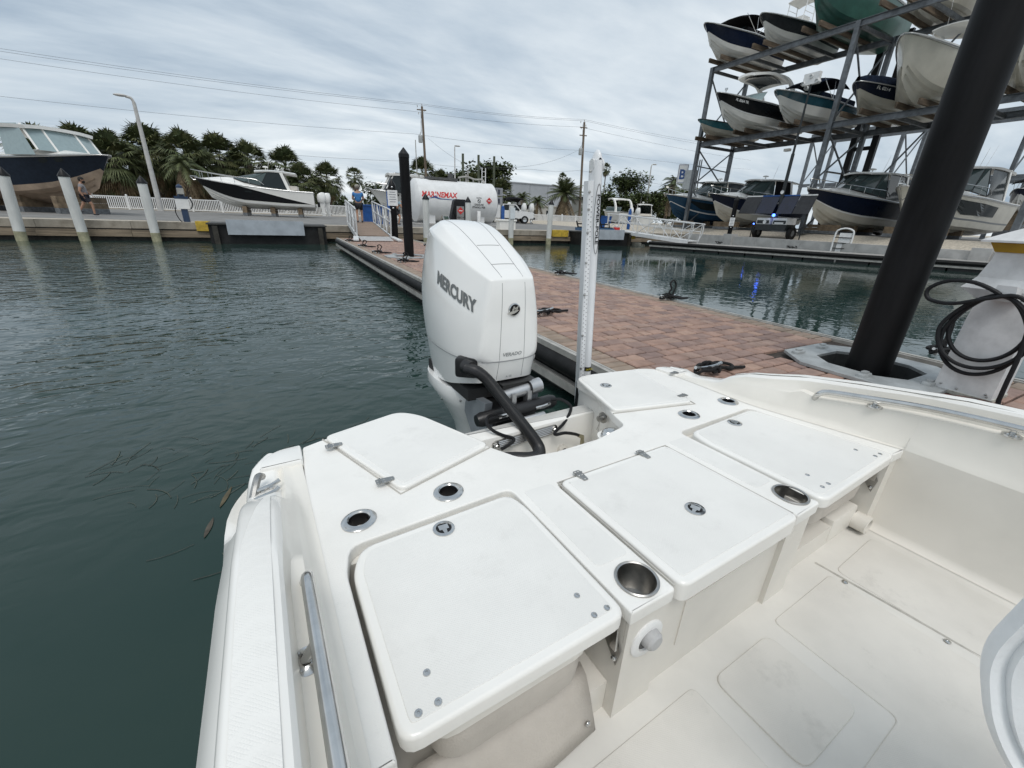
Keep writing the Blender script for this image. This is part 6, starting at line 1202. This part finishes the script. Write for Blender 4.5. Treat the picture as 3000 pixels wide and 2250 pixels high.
ro = tag(MB().tube(sm([(4.0, 1.02, .468), (4.2, .80, .468), (4.15, .58, .468), (4.4, .45, .468), (4.5, .2, .468), (4.1, 0, .468)], 8), .012, 6).build('dock_hose', M('striped_hose', (.12, .045, .03), .55, var=.4, scale=30, col2=(.02, .02, .02))), 'dark red striped hose lying on the pavers below the pedestal', 'hose')
# ================================================================ PALMS AND TREES
FROND = [M('palm_green_%s' % 'abc'[i], c, .6, var=.3, scale=4, spec=.3) for i, c in enumerate([(.115, .135, .055), (.09, .115, .048), (.15, .158, .068)])]
DEADF = M('dead_frond', (.27, .205, .13), .9, var=.3, scale=4, spec=.1); BARK = M('palm_bark', (.17, .14, .11), .95, var=.3, scale=4, bump=.8, bscale=9)
def fan(mb, o, yaw, pit, pet, R, r, droop=.35, n=15, spread=2.5):
    d = Vector((math.cos(yaw) * math.cos(pit), math.sin(yaw) * math.cos(pit), math.sin(pit))); s = Vector((-math.sin(yaw), math.cos(yaw), 0)); u = s.cross(d) * -1
    if u.z < 0: u = -u
    c = Vector(o) + d * pet - Vector((0, 0, pet * pet * .06)); w = .018
    mb.add([Vector(o) + s * w, Vector(o) - s * w, c - s * w, c + s * w], [(0, 1, 2, 3)])
    fold = r.uniform(.15, .5)
    for i in range(n):
        a = (i / (n - 1) - .5) * spread; q = (d * math.cos(a) + s * math.sin(a)).normalized(); q = (q + u * (-fold * abs(math.sin(a)) * .6)).normalized(); L = R * (1 - .25 * abs(a) / spread * 2) * r.uniform(.85, 1.1); px = (s * math.cos(a) - d * math.sin(a)).normalized() * (R * .046)
        m1 = c + q * L * .55; e = c + q * L - Vector((0, 0, L * droop * r.uniform(.5, 1.3)))
        mb.add([c, m1 + px, m1 - px, e], [(0, 1, 2), (2, 1, 3)])
def fan_palm(seed, h, R=1.1, nl=46, tr_=.22, dead=14, lean=.0, pet=1.1):
    r = random.Random(seed); t = bpy.data.objects.new('palm_tree', None); COL.objects.link(t)
    top = Vector((lean * h, lean * .4 * h, h)); pts = [(top.x * (k / 6) ** 1.6, top.y * (k / 6) ** 1.6, h * k / 6 - (.4 if k == 0 else 0)) for k in range(7)]
    MB().tube(pts, [tr_ * (1.15 - .25 * k / 6) for k in range(7)], 9).build('trunk', BARK, t)
    g = [MB(), MB(), MB()]
    for i in range(nl):
        z = i / nl; pit = 1.45 - 2.35 * z ** .9 + r.gauss(0, .12); fan(g[r.randrange(3)], top + Vector((0, 0, .35 * (1 - z) - .1)), i * 2.39996 + r.gauss(0, .15), pit, pet * r.uniform(.8, 1.15), R * r.uniform(.85, 1.1), r)
    for i, m in enumerate(g): m.build('crown', FROND[i], t, 0)
    dm = MB()
    for i in range(dead): fan(dm, top - Vector((0, 0, r.uniform(.1, .7))), r.uniform(0, 6.28), r.uniform(-1.45, -.75), pet * .8, R * .85, r, .5, 9, 2.0)
    stuff(dm.build('dead_fronds', DEADF, t, 0)); return t
def feather_palm(seed, h, L=2.6, nl=26, tr_=.2, lean=0., stiff=.5, dead=6):
    r = random.Random(seed); t = bpy.data.objects.new('palm_tree', None); COL.objects.link(t); top = Vector((lean * h, 0, h)); pts = [(top.x * (k / 6) ** 1.5, 0, h * k / 6 - (.4 if k == 0 else 0)) for k in range(7)]
    MB().tube(pts, [tr_ * (1.1 - .2 * k / 6) for k in range(7)], 9).build('trunk', BARK, t); g = [MB(), MB()]; dm = MB()
    for i in range(nl + dead):
        isd = i >= nl; z = i / nl; yaw = i * 2.39996; pit = 1.35 - 1.6 * z if not isd else r.uniform(-1.3, -.8); m = dm if isd else g[r.randrange(2)]
        d = Vector((math.cos(yaw), math.sin(yaw), 0)); s = Vector((-d.y, d.x, 0)); Lr = L * r.uniform(.8, 1.1); prev = None
        for k in range(13):
            u_ = k / 12; p = top + d * (Lr * u_ * math.cos(pit)) + Vector((0, 0, Lr * u_ * math.sin(pit) - Lr * u_ * u_ * stiff))
            if prev is not None:
                ll = Lr * .24 * math.sin(PI * min(1, .12 + .88 * u_)) ** .6 + .05
                for sg in (-1, 1):
                    tdir = (p - prev).normalized(); e = p + s * sg * ll * .8 + tdir * ll * .5 - Vector((0, 0, ll * .35)); m.add([prev, p, e], [(0, 1, 2)])
                m.add([prev + s * .02, prev - s * .02, p - s * .02, p + s * .02], [(0, 1, 2, 3)])
            prev = p
    for i, m in enumerate(g): m.build('crown', FROND[i], t, 0)
    stuff(dm.build('dead_fronds', DEADF, t, 0)); return t
LEAFM = [M('leaf_%s' % 'abc'[i], c, .6, var=.3, scale=3, spec=.3) for i, c in enumerate([(.085, .115, .040), (.065, .095, .034), (.12, .15, .048)])]
def leafy(seed, h, rx, rz, zc, n=900, trunk=.16, leaf=.16):
    n = int(n * 1.8); leaf *= 1.25
    r = random.Random(seed); t = bpy.data.objects.new('broadleaf_tree', None); COL.objects.link(t)
    MB().tube([(0, 0, -.4), (.1, 0, zc * .6), (0, .1, zc)], [trunk, trunk * .8, trunk * .4], 7).build('trunk', BARK, t)
    for k in range(5): a = k * 1.256; MB().tube([(.05, .05, zc * .5), (rx * .4 * math.cos(a), rx * .4 * math.sin(a), zc), (rx * .75 * math.cos(a), rx * .75 * math.sin(a), zc + rz * .4)], [trunk * .5, trunk * .3, .02], 5).build('limb', BARK, t)
    cl_ = [(Vector((r.gauss(0, .45) * rx, r.gauss(0, .45) * rx, zc + r.uniform(-.7, .8) * rz)), r.uniform(.25, .5) * rx) for _ in range(22)]; g = [MB(), MB(), MB()]
    for i in range(n):
        c, q = r.choice(cl_); p = c + Vector((r.gauss(0, .5), r.gauss(0, .5), r.gauss(0, .4))) * q; a, b = r.uniform(0, 6.28), r.uniform(-.6, .9); d = Vector((math.cos(a) * math.cos(b), math.sin(a) * math.cos(b), math.sin(b))); s = frame(d)[0] * leaf * r.uniform(.3, .6); L = leaf * r.uniform(.8, 1.6)
        g[r.randrange(3)].add([p, p + d * L * .5 + s, p + d * L, p + d * L * .5 - s], [(0, 1, 2, 3)])
    for i, m in enumerate(g): m.build('crown', LEAFM[i], t, 0)
    return t
def put(proto, used, loc, rz, label, cat, group, sc=1.):
    if not used[0]: used[0] = True; o = proto; o.location = loc; o.rotation_euler = (0, 0, rz); o.scale = (sc,) * 3; tag(o, label, cat, group)
    else: o = dup(proto, loc, rz, label, group, sc); o['category'] = cat
    return o
PG = 'cabbage palms behind the picket fence'
pro = [[fan_palm(21 + i, 5.2, 1.25, 84, .24, 26, (.0, .03, -.03, .02)[i]), [False]] for i in range(4)]
r6 = random.Random(9)
# crown centres in the survey photo (px, py, radius px) and depth
palms = [(120, 385, 60, 62), (250, 395, 62, 60), (338, 415, 60, 58), (430, 405, 62, 62), (545, 430, 62, 58), (650, 442, 58, 62), (735, 458, 58, 62), (835, 470, 56, 60), (885, 510, 50, 58), (960, 502, 46, 60), (1240, 485, 46, 66), (1292, 510, 36, 70), (1385, 520, 38, 66), (1470, 545, 46, 62), (590, 470, 60, 66), (480, 450, 60, 68), (700, 490, 56, 70), (385, 450, 60, 70), (290, 450, 62, 68), (160, 430, 62, 70), (790, 520, 50, 70), (920, 540, 45, 70)]
for i, (px, py, rp_, Y) in enumerate(palms):
    py += 26 + max(0, 620 - px) * .10; p = onY(px, py, Y); base = gz(p.x, Y); hgt = max(2.2, p.z - base); sc = rp_ / 1205 * math.hypot(p.x, Y) / 2.35
    k = i % 4; h_nat = 5.2 * sc
    pr_, us = pro[k]
    o = put(pr_, us, (p.x, Y, base + min(0, hgt - h_nat)), r6.uniform(0, 6.28), ('bushy fan palm in the row behind the picket fence and parked boats' if px < 900 else 'fan palm in the row behind the fuel tank'), 'palm', PG if px < 900 else 'fan palms behind the fuel tank', sc)
    if hgt > h_nat: o.location.z = base + hgt - h_nat
tp = fan_palm(40, 7.0, 1.1, 64, .26, 22); p = onY(1039, 520, 58); tag(tp, 'tall round headed cabbage palm behind the man in blue', 'palm'); tp.location = (p.x, 58, gz(p.x, 58) + (p.z - gz(p.x, 58) - 7.0) * 0); tp.scale = ((p.z - gz(p.x, 58)) / 7.0,) * 3
cp2 = feather_palm(41, 4.6, 2.6, 24, .17, .02, .75, 10); p = onY(530, 480, 54.5); tag(cp2, 'wind blown coconut palm in front of the fan palms', 'palm'); cp2.location = (p.x, 54.5, .95); cp2.scale = ((p.z - .95) / 4.6,) * 3
wp_ = fan_palm(42, 12.5, .75, 58, .13, 30, .0, .7); p = onY(1776, 495, 75); tag(wp_, 'slender tall fan palm with brown skirt beside the anchor pole', 'palm'); wp_.location = (p.x, 75, .9); wp_.scale = ((p.z - .9) / 12.5,) * 3
p = onY(1648, 525, 72); tag(dup(wp_, (p.x, 72, p.z - wp_.scale[0] * 12.5), 1.0), 'fan palm with brown skirt standing behind the date palm', 'palm')
dp_ = feather_palm(43, 3.2, 2.5, 44, .30, 0, .35, 12); p = onY(1655, 565, 56); tag(dp_, 'short date palm with stiff arching fronds by the utility pole', 'palm'); dp_.location = (p.x, 56, .95); dp_.scale = ((p.z - .95) / 3.2,) * 3
ap1 = feather_palm(44, 2.2, 1.5, 20, .1, 0, .6, 2); p = onY(1530, 585, 60); tag(ap1, 'small feathery palm clump behind the pickup', 'palm'); ap1.location = (p.x, 60, p.z - 3.0); ap1.scale = (1.5,) * 3
for i, (px, py, Y, lb) in enumerate(((1575, 590, 62, 'feathery palm between the black canopy boat and the date palm'), (1722, 620, 58, 'low palm at the foot of the utility pole'), (1975, 535, 66, 'arching feathery palm behind the blue cruiser bow'), (1960, 560, 68, 'feathery palm beside the lamp post near the blue cruiser'))):
    p = onY(px, py, Y); tag(dup(ap1, (p.x, Y, p.z - 2.2 * (1.6 if i < 2 else 2.4)), i * 1.3, scale=(1.6 if i < 2 else 2.4)), lb, 'palm')
bt = leafy(50, 6, 2.4, 1.6, 4.0, 2200, .16, .24); p = onY(1838, 545, 66); tag(bt, 'dark branching broadleaf tree beside the lamp post near the blue cruiser', 'tree'); bt.location = (p.x, 66, p.z - 4.6); bt.scale = (1.25,) * 3
bs = leafy(51, 4, 2.0, 1.4, 2.0, 2200, .1, .24)
first = True
for i, (px, py, Y, sc, lb) in enumerate(((1795, 600, 60, 1.3, 'round green shrub beside the dark roofed shed'), (1860, 600, 62, 1.3, 'green shrub below the dark branching tree'), (1905, 595, 64, 1.4, 'green shrub at the foot of the lamp post near the blue cruiser'), (1780, 620, 64, 1.2, 'green shrub next to the utility shed'), (1120, 575, 64, 1.0, 'green tree top behind the pilothouse boat'), (1340, 545, 70, 1.4, 'green tree behind the tank ladder'), (1440, 520, 70, 1.6, 'green tree behind the tall grey posts'), (2010, 590, 68, 1.6, 'green shrub behind the blue cruiser'), (1960, 610, 70, 1.7, 'wide shrub behind the small white boat'), (2060, 590, 75, 1.8, 'green tree behind the rack corner column'))):
    p = onY(px, py, Y); lo = (p.x, Y, p.z - 2.2 * sc)
    if first: bs.location = lo; bs.scale = (sc,) * 3; tag(bs, lb, 'tree'); first = False
    else: o = dup(bs, lo, i * 1.7, lb, None, sc); o['category'] = 'tree'
# dense undergrowth closing the gaps between the palm trunks
r7 = random.Random(77); g = [MB(), MB()]
for i in range(15000):
    x = r7.uniform(-40, 40); y = r7.uniform(70, 80); z = .9 + (abs(r7.gauss(0, 1.0)) * 1.1 if x > 12 else r7.uniform(0, 2.6) * (.5 + .5 * math.sin(x * .9) ** 2)); a = r7.uniform(0, 6.28); b = r7.uniform(-.4, 1.1); d = Vector((math.cos(a) * math.cos(b), math.sin(a) * math.cos(b), math.sin(b))); s = frame(d)[0] * .2; L = r7.uniform(.6, 1.3); p = Vector((x, y, z))
    g[i % 2].add([p, p + d * L * .5 + s, p + d * L, p + d * L * .5 - s], [(0, 1, 2, 3)])
for i, m in enumerate(g): tag(stuff(m.build('undergrowth', (FROND[1], LEAFM[1])[i], None, 0)), ('dense dark undergrowth of palm leaves behind the fence', 'leafy dark bushes merging behind the fence')[i], 'undergrowth')
# ================================================================ POLES, LAMPS, WIRES
POLEM = M('utility_pole', (.20, .155, .115), .9, var=.25, scale=3, stretch=(3, 3, .2), bump=.4, bscale=15); TRANS = M('transformer_grey', (.42, .44, .44), .5, var=.1); WIRE = M('wire', (.09, .09, .095), .6, var=0); LAMPG = M('lamp_pole', (.52, .51, .49), .55, var=.1, scale=4)
def upole(bpx, tpx, Y, label, arms):
    b = onY(*bpx, Y); a = onY(*tpx, Y); d = (a - b).normalized(); b = b - d * ((b.z - .6) / d.z); t = thing('utility_pole', label, 'utility pole', b); q = a - b
    MB().cyl((0, 0, 0), q, .20, .14, 12).build('pole', POLEM, t)
    for k in arms: MB().bar(q * k + Vector((-.7, 0, 0)), q * k + Vector((.55, 0, .05)), .1, .12).build('crossarm', POLEM, t, 0)
    for k, x in ((1.0, 0), (.985, -.62), (.96, .3), (.93, -.5)): MB().lathe([(.03, 0), (.06, .05), (.03, .1), (.06, .15), (.03, .25)], 8, tuple(q * k + Vector((x, 0, .05)))).build('insulator', PIPEG, t)
    tz = q * .70; MB().lathe([(.001, 0), (.26, .02), (.28, .1), (.28, .8), (.22, .88), (.08, .95), (.04, 1.15)], 14, (tz.x - .5, tz.y - .1, tz.z)).build('transformer', TRANS, t); MB().bar(tz + Vector((-.3, 0, .4)), tz + Vector((0, 0, .4)), .08, .2).build('bracket', STEELG, t, 0)
    for k in range(3): MB().tube(sm([tz + Vector((-.5 + .1 * k, -.1, 1.1)), tz + Vector((-.35, -.1, 1.5 + .3 * k)), q * .9 + Vector((-.2, 0, 0)), q * .98 + Vector((-.3 + .2 * k, 0, 0))], 4), .015, 4).build('jumper_wire', WIRE, t)
    return a, d
A1, d1 = upole((1248, 516), (1236, 312), 62, 'wooden utility pole with round transformer above the fuel tank', (.97,)); A2, d2 = upole((1698, 622), (1712, 358), 56, 'wooden utility pole with transformer beside the anchor pole', (.95, .88))
def wire(pts, sag, label, r=.012):
    m = []
    for i in range(len(pts) - 1):
        a, b = Vector(pts[i]), Vector(pts[i + 1])
        for k in range(17):
            u_ = k / 16; m.append(a + (b - a) * u_ - Vector((0, 0, sag * 4 * u_ * (1 - u_))))
    tag(MB().tube(m, r, 4).build('overhead_wire', WIRE), label, 'wire', 'overhead wires along the yard')
FL_ = lambda px, py: onY(px, py, 66)
for (l, p1, p2, e_, lb) in (((0, 142), (1236, 304), (1712, 350), (2200, 438), 'topmost overhead wire between the utility poles'), ((0, 150), (1236, 308), (1712, 354), (2200, 445), 'second overhead wire just under the topmost one'), ((0, 172), (1210, 326), (1700, 372), (2200, 470), 'third overhead wire on the utility poles'), ((0, 282), (1212, 392), (1690, 440), (2200, 496), 'lower overhead wire passing the transformers')):
    wire([onY(*l, 66), onY(*p1, 62), onY(*p2, 56), onY(*e_, 62)], .28, lb)
wire([onY(620, 432, 64), onY(1180, 472, 62)], .2, 'low wire above the palm crowns'); wire([onY(1255, 405, 62), onY(1372, 485, 52), onY(1560, 485, 54), onY(1690, 442, 56)], .25, 'slack service wire hanging from the pole to the tank posts'); wire([onY(1272, 482, 62), onY(1560, 496, 58), onY(1698, 499, 56), onY(2150, 570, 60)], .2, 'lowest wire running past the tall grey posts')
def lamp(bpx, tpx, Y, label, side=-1, r=.11, hs=1.):
    b = onY(*bpx, Y); a = onY(*tpx, Y); d = (a - b).normalized(); b = b - d * ((b.z - gz(b.x, Y)) / d.z); t = thing('lamp_post', label, 'lamp post', b); q = a - b
    MB().cyl((0, 0, 0), q, r * 1.25, r * .75, 12).build('post', LAMPG, t); MB().box2(-.22, .22, -.22, .22, -.05, .06).build('base', CONC_G, t, 0)
    MB().tube(sm([q, q + Vector((side * .12, 0, .28)) * hs, q + Vector((side * .45, 0, .36)) * hs], 4), r * .6, 8).build('arm', LAMPG, t); MB().sphere(q + Vector((side * .75, 0, .40)) * hs, .48 * (.4 + .6 * hs), 12, 8, (1, .42, .22)).build('lamp_head', LAMPG, t)
lamp((471, 614), (392, 300), 50, 'tall pale lamp post with cobra head behind the white piles', -1, .17); lamp((1897, 575), (1908, 488), 62, 'pale lamp post with cobra head standing near the blue cruiser', 1, .13); lamp((1334, 620), (1332, 432), 40, 'slim lamp post rising in front of the fuel tank', 1, .06, .35)
for i, px in enumerate((1356, 1402, 1448)):
    a = onY(px, 450 + i * 4, 48); o = tag(MB().cyl((0, 0, 0), (0, 0, a.z - .9), .14, .13, 10).build('timber_post', M('green_post', (.10, .115, .075), .85, var=.25, scale=4, bump=.3)), ('tall bare greenish post behind the tank, nearest the utility pole with round transformer', 'tall bare greenish post behind the tank, middle of three', 'tall bare greenish post behind the tank, beside the ladder')[i], 'post'); o.location = (a.x, 48, .9)
o = tag(MB().cyl((0, 0, 0), (0, 0, 6.3), .07, .05, 8).build('vent_pipe', PIPEG), 'thin grey vent pipe beside the utility pole above the tank', 'pipe'); p = onY(1222, 520, 55); o.location = (p.x, 55, .9 + max(0, onY(1219, 410, 55).z - 7.2))
# yard sign boards and the rack letter
sg_ = thing('notice_board', 'grey pallet like notice board between the fuel tank and the pickup', 'sign', tuple(onY(1449, 620, 42)[i] if i != 2 else .95 for i in range(3)));
for dx_ in (-.75, .75): MB().box2(dx_ - .05, dx_ + .05, -.05, .05, 0, 3.2).build('post', STEELG, sg_, 0)
for k in range(2):
    MB().box2(-.85, .85, -.08, -.05, 1.75 + k * .85, 2.5 + k * .85).build('panel', M('board_grey', (.30, .31, .33), .6), sg_, 0)
    for j in range(3): MB().box2(-.55 + j * .42, -.30 + j * .42, -.095, -.081, 1.9 + k * .85, 2.35 + k * .85).build('slot', M('board_dark', (.06, .07, .09), .6), sg_, 0)
bsg = thing('rack_sign', 'white sign with blue letter B on the rack corner column', 'sign', (31.6, 27.9, 5.0)); bl_ = onX(2000, 509, 31.7)
bsg.location = bl_; n_ = Vector((-bl_.x, -bl_.y, 0)).normalized(); sx_ = Vector((-n_.y, n_.x, 0)); bsg.rotation_euler = (0, 0, math.atan2(sx_.y, sx_.x))
MB().prism(rounded([(-.42, -.75), (.42, -.75), (.42, .75), (-.42, .75)], .1, 3), -.02, .02).xform(Matrix.Rotation(PI / 2, 4, 'X')).build('board', WPAINT, bsg, 0); text('letter', 'B', BLUEP, bsg, (0, -.03, -.05), (1, 0, 0), (0, 0, 1), w=.5, h=.78, bold=.03)
MB().tube([(p_.x, -.024, p_.y) for p_ in rounded([(-.36, -.69), (.36, -.69), (.36, .69), (-.36, .69)], .08, 3)], .014, 4, closed=True).build('border', BLUEP, bsg)
eb = thing('electric_cabinet', 'grey electric cabinet with vertical pipes on the rack corner column', 'cabinet', (32.3, 27.0, 5.0)); el_ = onX(2022, 522, 32.1); eb.location = (el_.x, el_.y, el_.z - .9); MB().box2(-.3, .3, -.45, .45, 0, 1.5).build('box', TRANS, eb, 0)
for k in range(4): MB().cyl((-.35, -.6 - k * .2, -.3), (-.35, -.6 - k * .2, 2.2), .05, .05, 6).build('conduit', STEELG, eb)
MB().bar((.1, -1.5, .5), (.1, .6, .5), .1, .1).build('strut', RK, eb, 0)
# ================================================================ BUILDINGS
def building(name, label, pxl, pxr, pyt, Y, depth, mat, win=0):
    a = onY(*pxl, Y); b = onY(*pxr, Y); w = b.x - a.x; h = a.z - .9; t = thing(name, label, 'building', (a.x, Y, .9)); MB().box2(0, w, 0, depth, 0, h).build('wall', mat, t, 0); MB().box2(-.2, w + .2, -.2, depth + .2, h, h + .25).build('roof_edge', mat, t, 0)
    for i in range(win): MB().box2(w * (i + .3) / win, w * (i + .7) / win, -.05, .02, h * .35, h * .75).build('window', GLASS, t, 0)
    return t, w, h
BLD = M('precast_grey', (.36, .38, .41), .8, var=.08, scale=.15, noise_detail=8)
tb, w_, h_ = building('warehouse', 'large plain grey warehouse behind the black canopy boat', (1440, 530), (1705, 545), 0, 118, 40, BLD, 0)
for i in range(1, 5): MB().box2(w_ * i / 5 - .06, w_ * i / 5 + .06, -.04, .05, 0, h_).build('panel_joint', M('joint_grey', (.20, .21, .23), .8), tb, 0)
sh, w_, h_ = building('shed', 'low dark roofed shed beside the green shrubs', (1752, 585), (1835, 590), 0, 80, 10, M('shed_wall', (.30, .30, .28), .8, var=.1), 2); MB().box2(-.8, w_ + .8, -1.2, 11, h_ + .02, h_ + .7).build('roof', M('shed_roof', (.035, .04, .042), .7), sh, 0)
sh2, w_, h_ = building('storage_hut', 'small pale corrugated hut below the dark shed', (1745, 600), (1765, 602), 0, 66, 4, M('hut_wall', (.52, .53, .52), .7, var=.1, stretch=(6, 6, .2)), 1)
lb_, w_, h_ = building('warehouse', 'long low pale building behind the fence and palms', (1490, 600), (1760, 615), 0, 90, 15, M('pale_wall', (.45, .44, .41), .8, var=.1, scale=.3), 6)
# ================================================================ PEOPLE
def person(label, loc, rz, joints, radii, edges, shirt, shorts, skin, hair, head, sh_v, so_v, hat=None, holds=None):
    t = thing('person', label, 'person', loc, rz)
    def skin_mesh(nm, vs_, mat, grow, par):
        idx = {v: i for i, v in enumerate(vs_)}; me = bpy.data.meshes.new(nm); ed = [(idx[a], idx[b]) for a, b in edges if a in idx and b in idx]; me.from_pydata([joints[v] for v in vs_], ed, []); me.materials.append(mat)
        o = obj(nm, me, par); md = o.modifiers.new('skin', 'SKIN'); sv = me.skin_vertices[0].data
        for v in vs_: r = radii[v] + grow; sv[idx[v]].radius = (r, r)
        sv[0].use_root = True; sb = o.modifiers.new('sub', 'SUBSURF'); sb.levels = sb.render_levels = 2; me.shade_smooth(); return o
    b = skin_mesh('body', list(joints), skin, 0, t); skin_mesh('shirt', sh_v, shirt, .022, b); skin_mesh('shorts', so_v, shorts, .02, b)
    h = Vector(head); MB().sphere(h, .105, 14, 10, (.92, 1.05, 1.2)).build('head', skin, b); MB().sphere(h + Vector((0, .012, .025)), .112, 14, 10, (.95, 1.05, 1.12)).build('hair', hair, b)
    MB().sphere(h + Vector((0, -.11, -.01)), .018, 6, 4, (.8, 1, 1.2)).build('nose', skin, b)
    for s in (-.1, .1): MB().sphere(h + Vector((s, .0, -.01)), .025, 6, 4, (.5, .8, 1.2)).build('ear', skin, b)
    for s in (-.035, .035): MB().sphere(h + Vector((s, -.10, .015)), .012, 6, 4).build('eye', BLACK, b)
    if hat: MB().lathe([(.118, .02), (.115, .09), (.06, .14), (.001, .15)], 14, tuple(h + Vector((0, .0, .03)))).build('cap', hat, b); MB().prism(rounded([(-.09, -.20), (.09, -.20), (.09, -.05), (-.09, -.05)], .05, 3), h.z + .045, h.z + .057).build('cap_brim', hat, b)
    for k in ('hl', 'hr'):
        hp_ = Vector(joints[k]); 
        for f_ in range(5): 
            a = (-.03 + .015 * f_) if f_ < 4 else .035; MB().tube([hp_ + Vector((a, 0, -.02)), hp_ + Vector((a, -.02, -.075 if f_ < 4 else -.05)), hp_ + Vector((a, -.035, -.105 if f_ < 4 else -.07))], [.010, .009, .007], 5).build('finger', skin, b)
    for k in ('fl', 'fr'): fp_ = Vector(joints[k]); MB().sphere(fp_ + Vector((0, -.05, -.0)), .075, 10, 6, (.65, 1.7, .6)).build('shoe', M('shoe_dark', (.03, .03, .035), .6), b)
    return t
ED = [('pel', 'sp'), ('sp', 'ch'), ('ch', 'nk'), ('nk', 'hd'), ('ch', 'sl'), ('sl', 'el'), ('el', 'hl'), ('ch', 'sr'), ('sr', 'er'), ('er', 'hr'), ('pel', 'tl'), ('tl', 'kl'), ('kl', 'fl'), ('pel', 'tr'), ('tr', 'kr'), ('kr', 'fr')]
RAD = dict(pel=.15, sp=.145, ch=.155, nk=.06, hd=.06, sl=.075, el=.048, hl=.036, sr=.075, er=.048, hr=.036, tl=.10, kl=.062, fl=.042, tr=.10, kr=.062, fr=.042)
SHV = ['pel', 'sp', 'ch', 'sl', 'sr']; SOV = ['pel', 'tl', 'tr']
SK = M('skin_tone', (.42, .25, .17), .5, var=.05); SK2 = M('skin_tan', (.36, .20, .13), .5, var=.05)
def pose(**k):
    j = dict(pel=(0, 0, .95), sp=(0, 0, 1.12), ch=(0, 0, 1.34), nk=(0, 0, 1.50), hd=(0, -.02, 1.58), sl=(-.2, 0, 1.40), el=(-.26, .02, 1.12), hl=(-.27, -.06, .88), sr=(.2, 0, 1.40), er=(.26, .02, 1.12), hr=(.27, -.06, .88), tl=(-.1, 0, .88), kl=(-.11, -.02, .50), fl=(-.11, .02, .07), tr=(.1, 0, .88), kr=(.11, -.02, .50), fr=(.11, .02, .07)); j.update(k); return j
def shorts_j(j):
    j = dict(j)
    for s in 'lr': a, b = Vector(j['t' + s]), Vector(j['k' + s]); j['q' + s] = tuple(a + (b - a) * .75); a, b = Vector(j['s' + s]), Vector(j['e' + s]); j['w' + s] = tuple(a + (b - a) * .6)
    return j
def mk(label, loc, rz, j, shirt, shorts, skin, hair, hat=None):
    j = shorts_j(j); r = dict(RAD, ql=.078, qr=.078, wl=.062, wr=.062); global edges_
    ed = [e_ for e_ in ED if e_ not in (('tl', 'kl'), ('tr', 'kr'), ('sl', 'el'), ('sr', 'er'))] + [('tl', 'ql'), ('ql', 'kl'), ('tr', 'qr'), ('qr', 'kr'), ('sl', 'wl'), ('wl', 'el'), ('sr', 'wr'), ('wr', 'er')]
    return person(label, loc, rz, j, r, ed, shirt, shorts, skin, hair, tuple(Vector(j['hd']) + Vector((0, -.015, .08))), SHV + ['wl', 'wr'], SOV + ['ql', 'qr'], hat)
HAIR = M('dark_hair', (.02, .016, .013), .8, var=.2); BEARD = HAIR
mk('man in a bright blue shirt and black shorts walking up the gangway', (3.80, 24.4, 1.0), math.radians(170), pose(hl=(-.14, -.30, 1.10), el=(-.27, -.04, 1.14), hr=(.14, -.30, 1.10), er=(.27, -.04, 1.14), kl=(-.11, -.10, .50), fl=(-.11, -.08, .07), kr=(.11, .02, .50), fr=(.11, .12, .07)), M('shirt_blue', (.035, .17, .42), .8, var=.2, scale=8), M('shorts_black', (.015, .016, .02), .8), SK, M('grey_hair', (.16, .14, .12), .8), M('cap_grey', (.30, .28, .24), .8))
wk = mk('bearded man in a grey patterned shirt and dark shorts walking past the pile', (-8.42, 30.0, .86), math.radians(100), pose(el=(-.25, .10, 1.14), hl=(-.24, .02, .90), er=(.25, -.10, 1.14), hr=(.25, -.26, .96), kl=(-.10, -.20, .52), fl=(-.10, -.18, .07), kr=(.10, .16, .52), fr=(.10, .38, .18), hd=(0, -.05, 1.57)), M('shirt_grey_print', (.33, .32, .33), .8, var=.35, scale=30, col2=(.13, .12, .13)), M('shorts_dark', (.02, .02, .03), .8), SK2, HAIR)
MB().sphere((0, -.11, 1.575), .085, 12, 8, (1, .9, 1.0)).build('beard', BEARD, [c for c in wk.children if c.name.startswith('body')][0])
mk('man in a pale blue shirt leaning forward behind the notice pile', (6.45, 27.2, .86), math.radians(60), pose(pel=(0, .05, .88), sp=(0, -.05, 1.03), ch=(0, -.20, 1.20), nk=(0, -.31, 1.32), hd=(0, -.38, 1.37), sl=(-.19, -.22, 1.25), sr=(.19, -.22, 1.25), el=(-.26, -.36, 1.02), hl=(-.20, -.50, .84), er=(.26, -.30, 1.0), hr=(.2, -.48, .86), tl=(-.1, .05, .82), tr=(.1, .05, .82), kl=(-.1, -.18, .48), fl=(-.1, -.05, .07), kr=(.1, .15, .48), fr=(.1, .45, .12)), M('shirt_pale_blue', (.30, .42, .48), .8, var=.2, scale=10), M('shorts_black2', (.015, .016, .02), .8), SK2, HAIR)
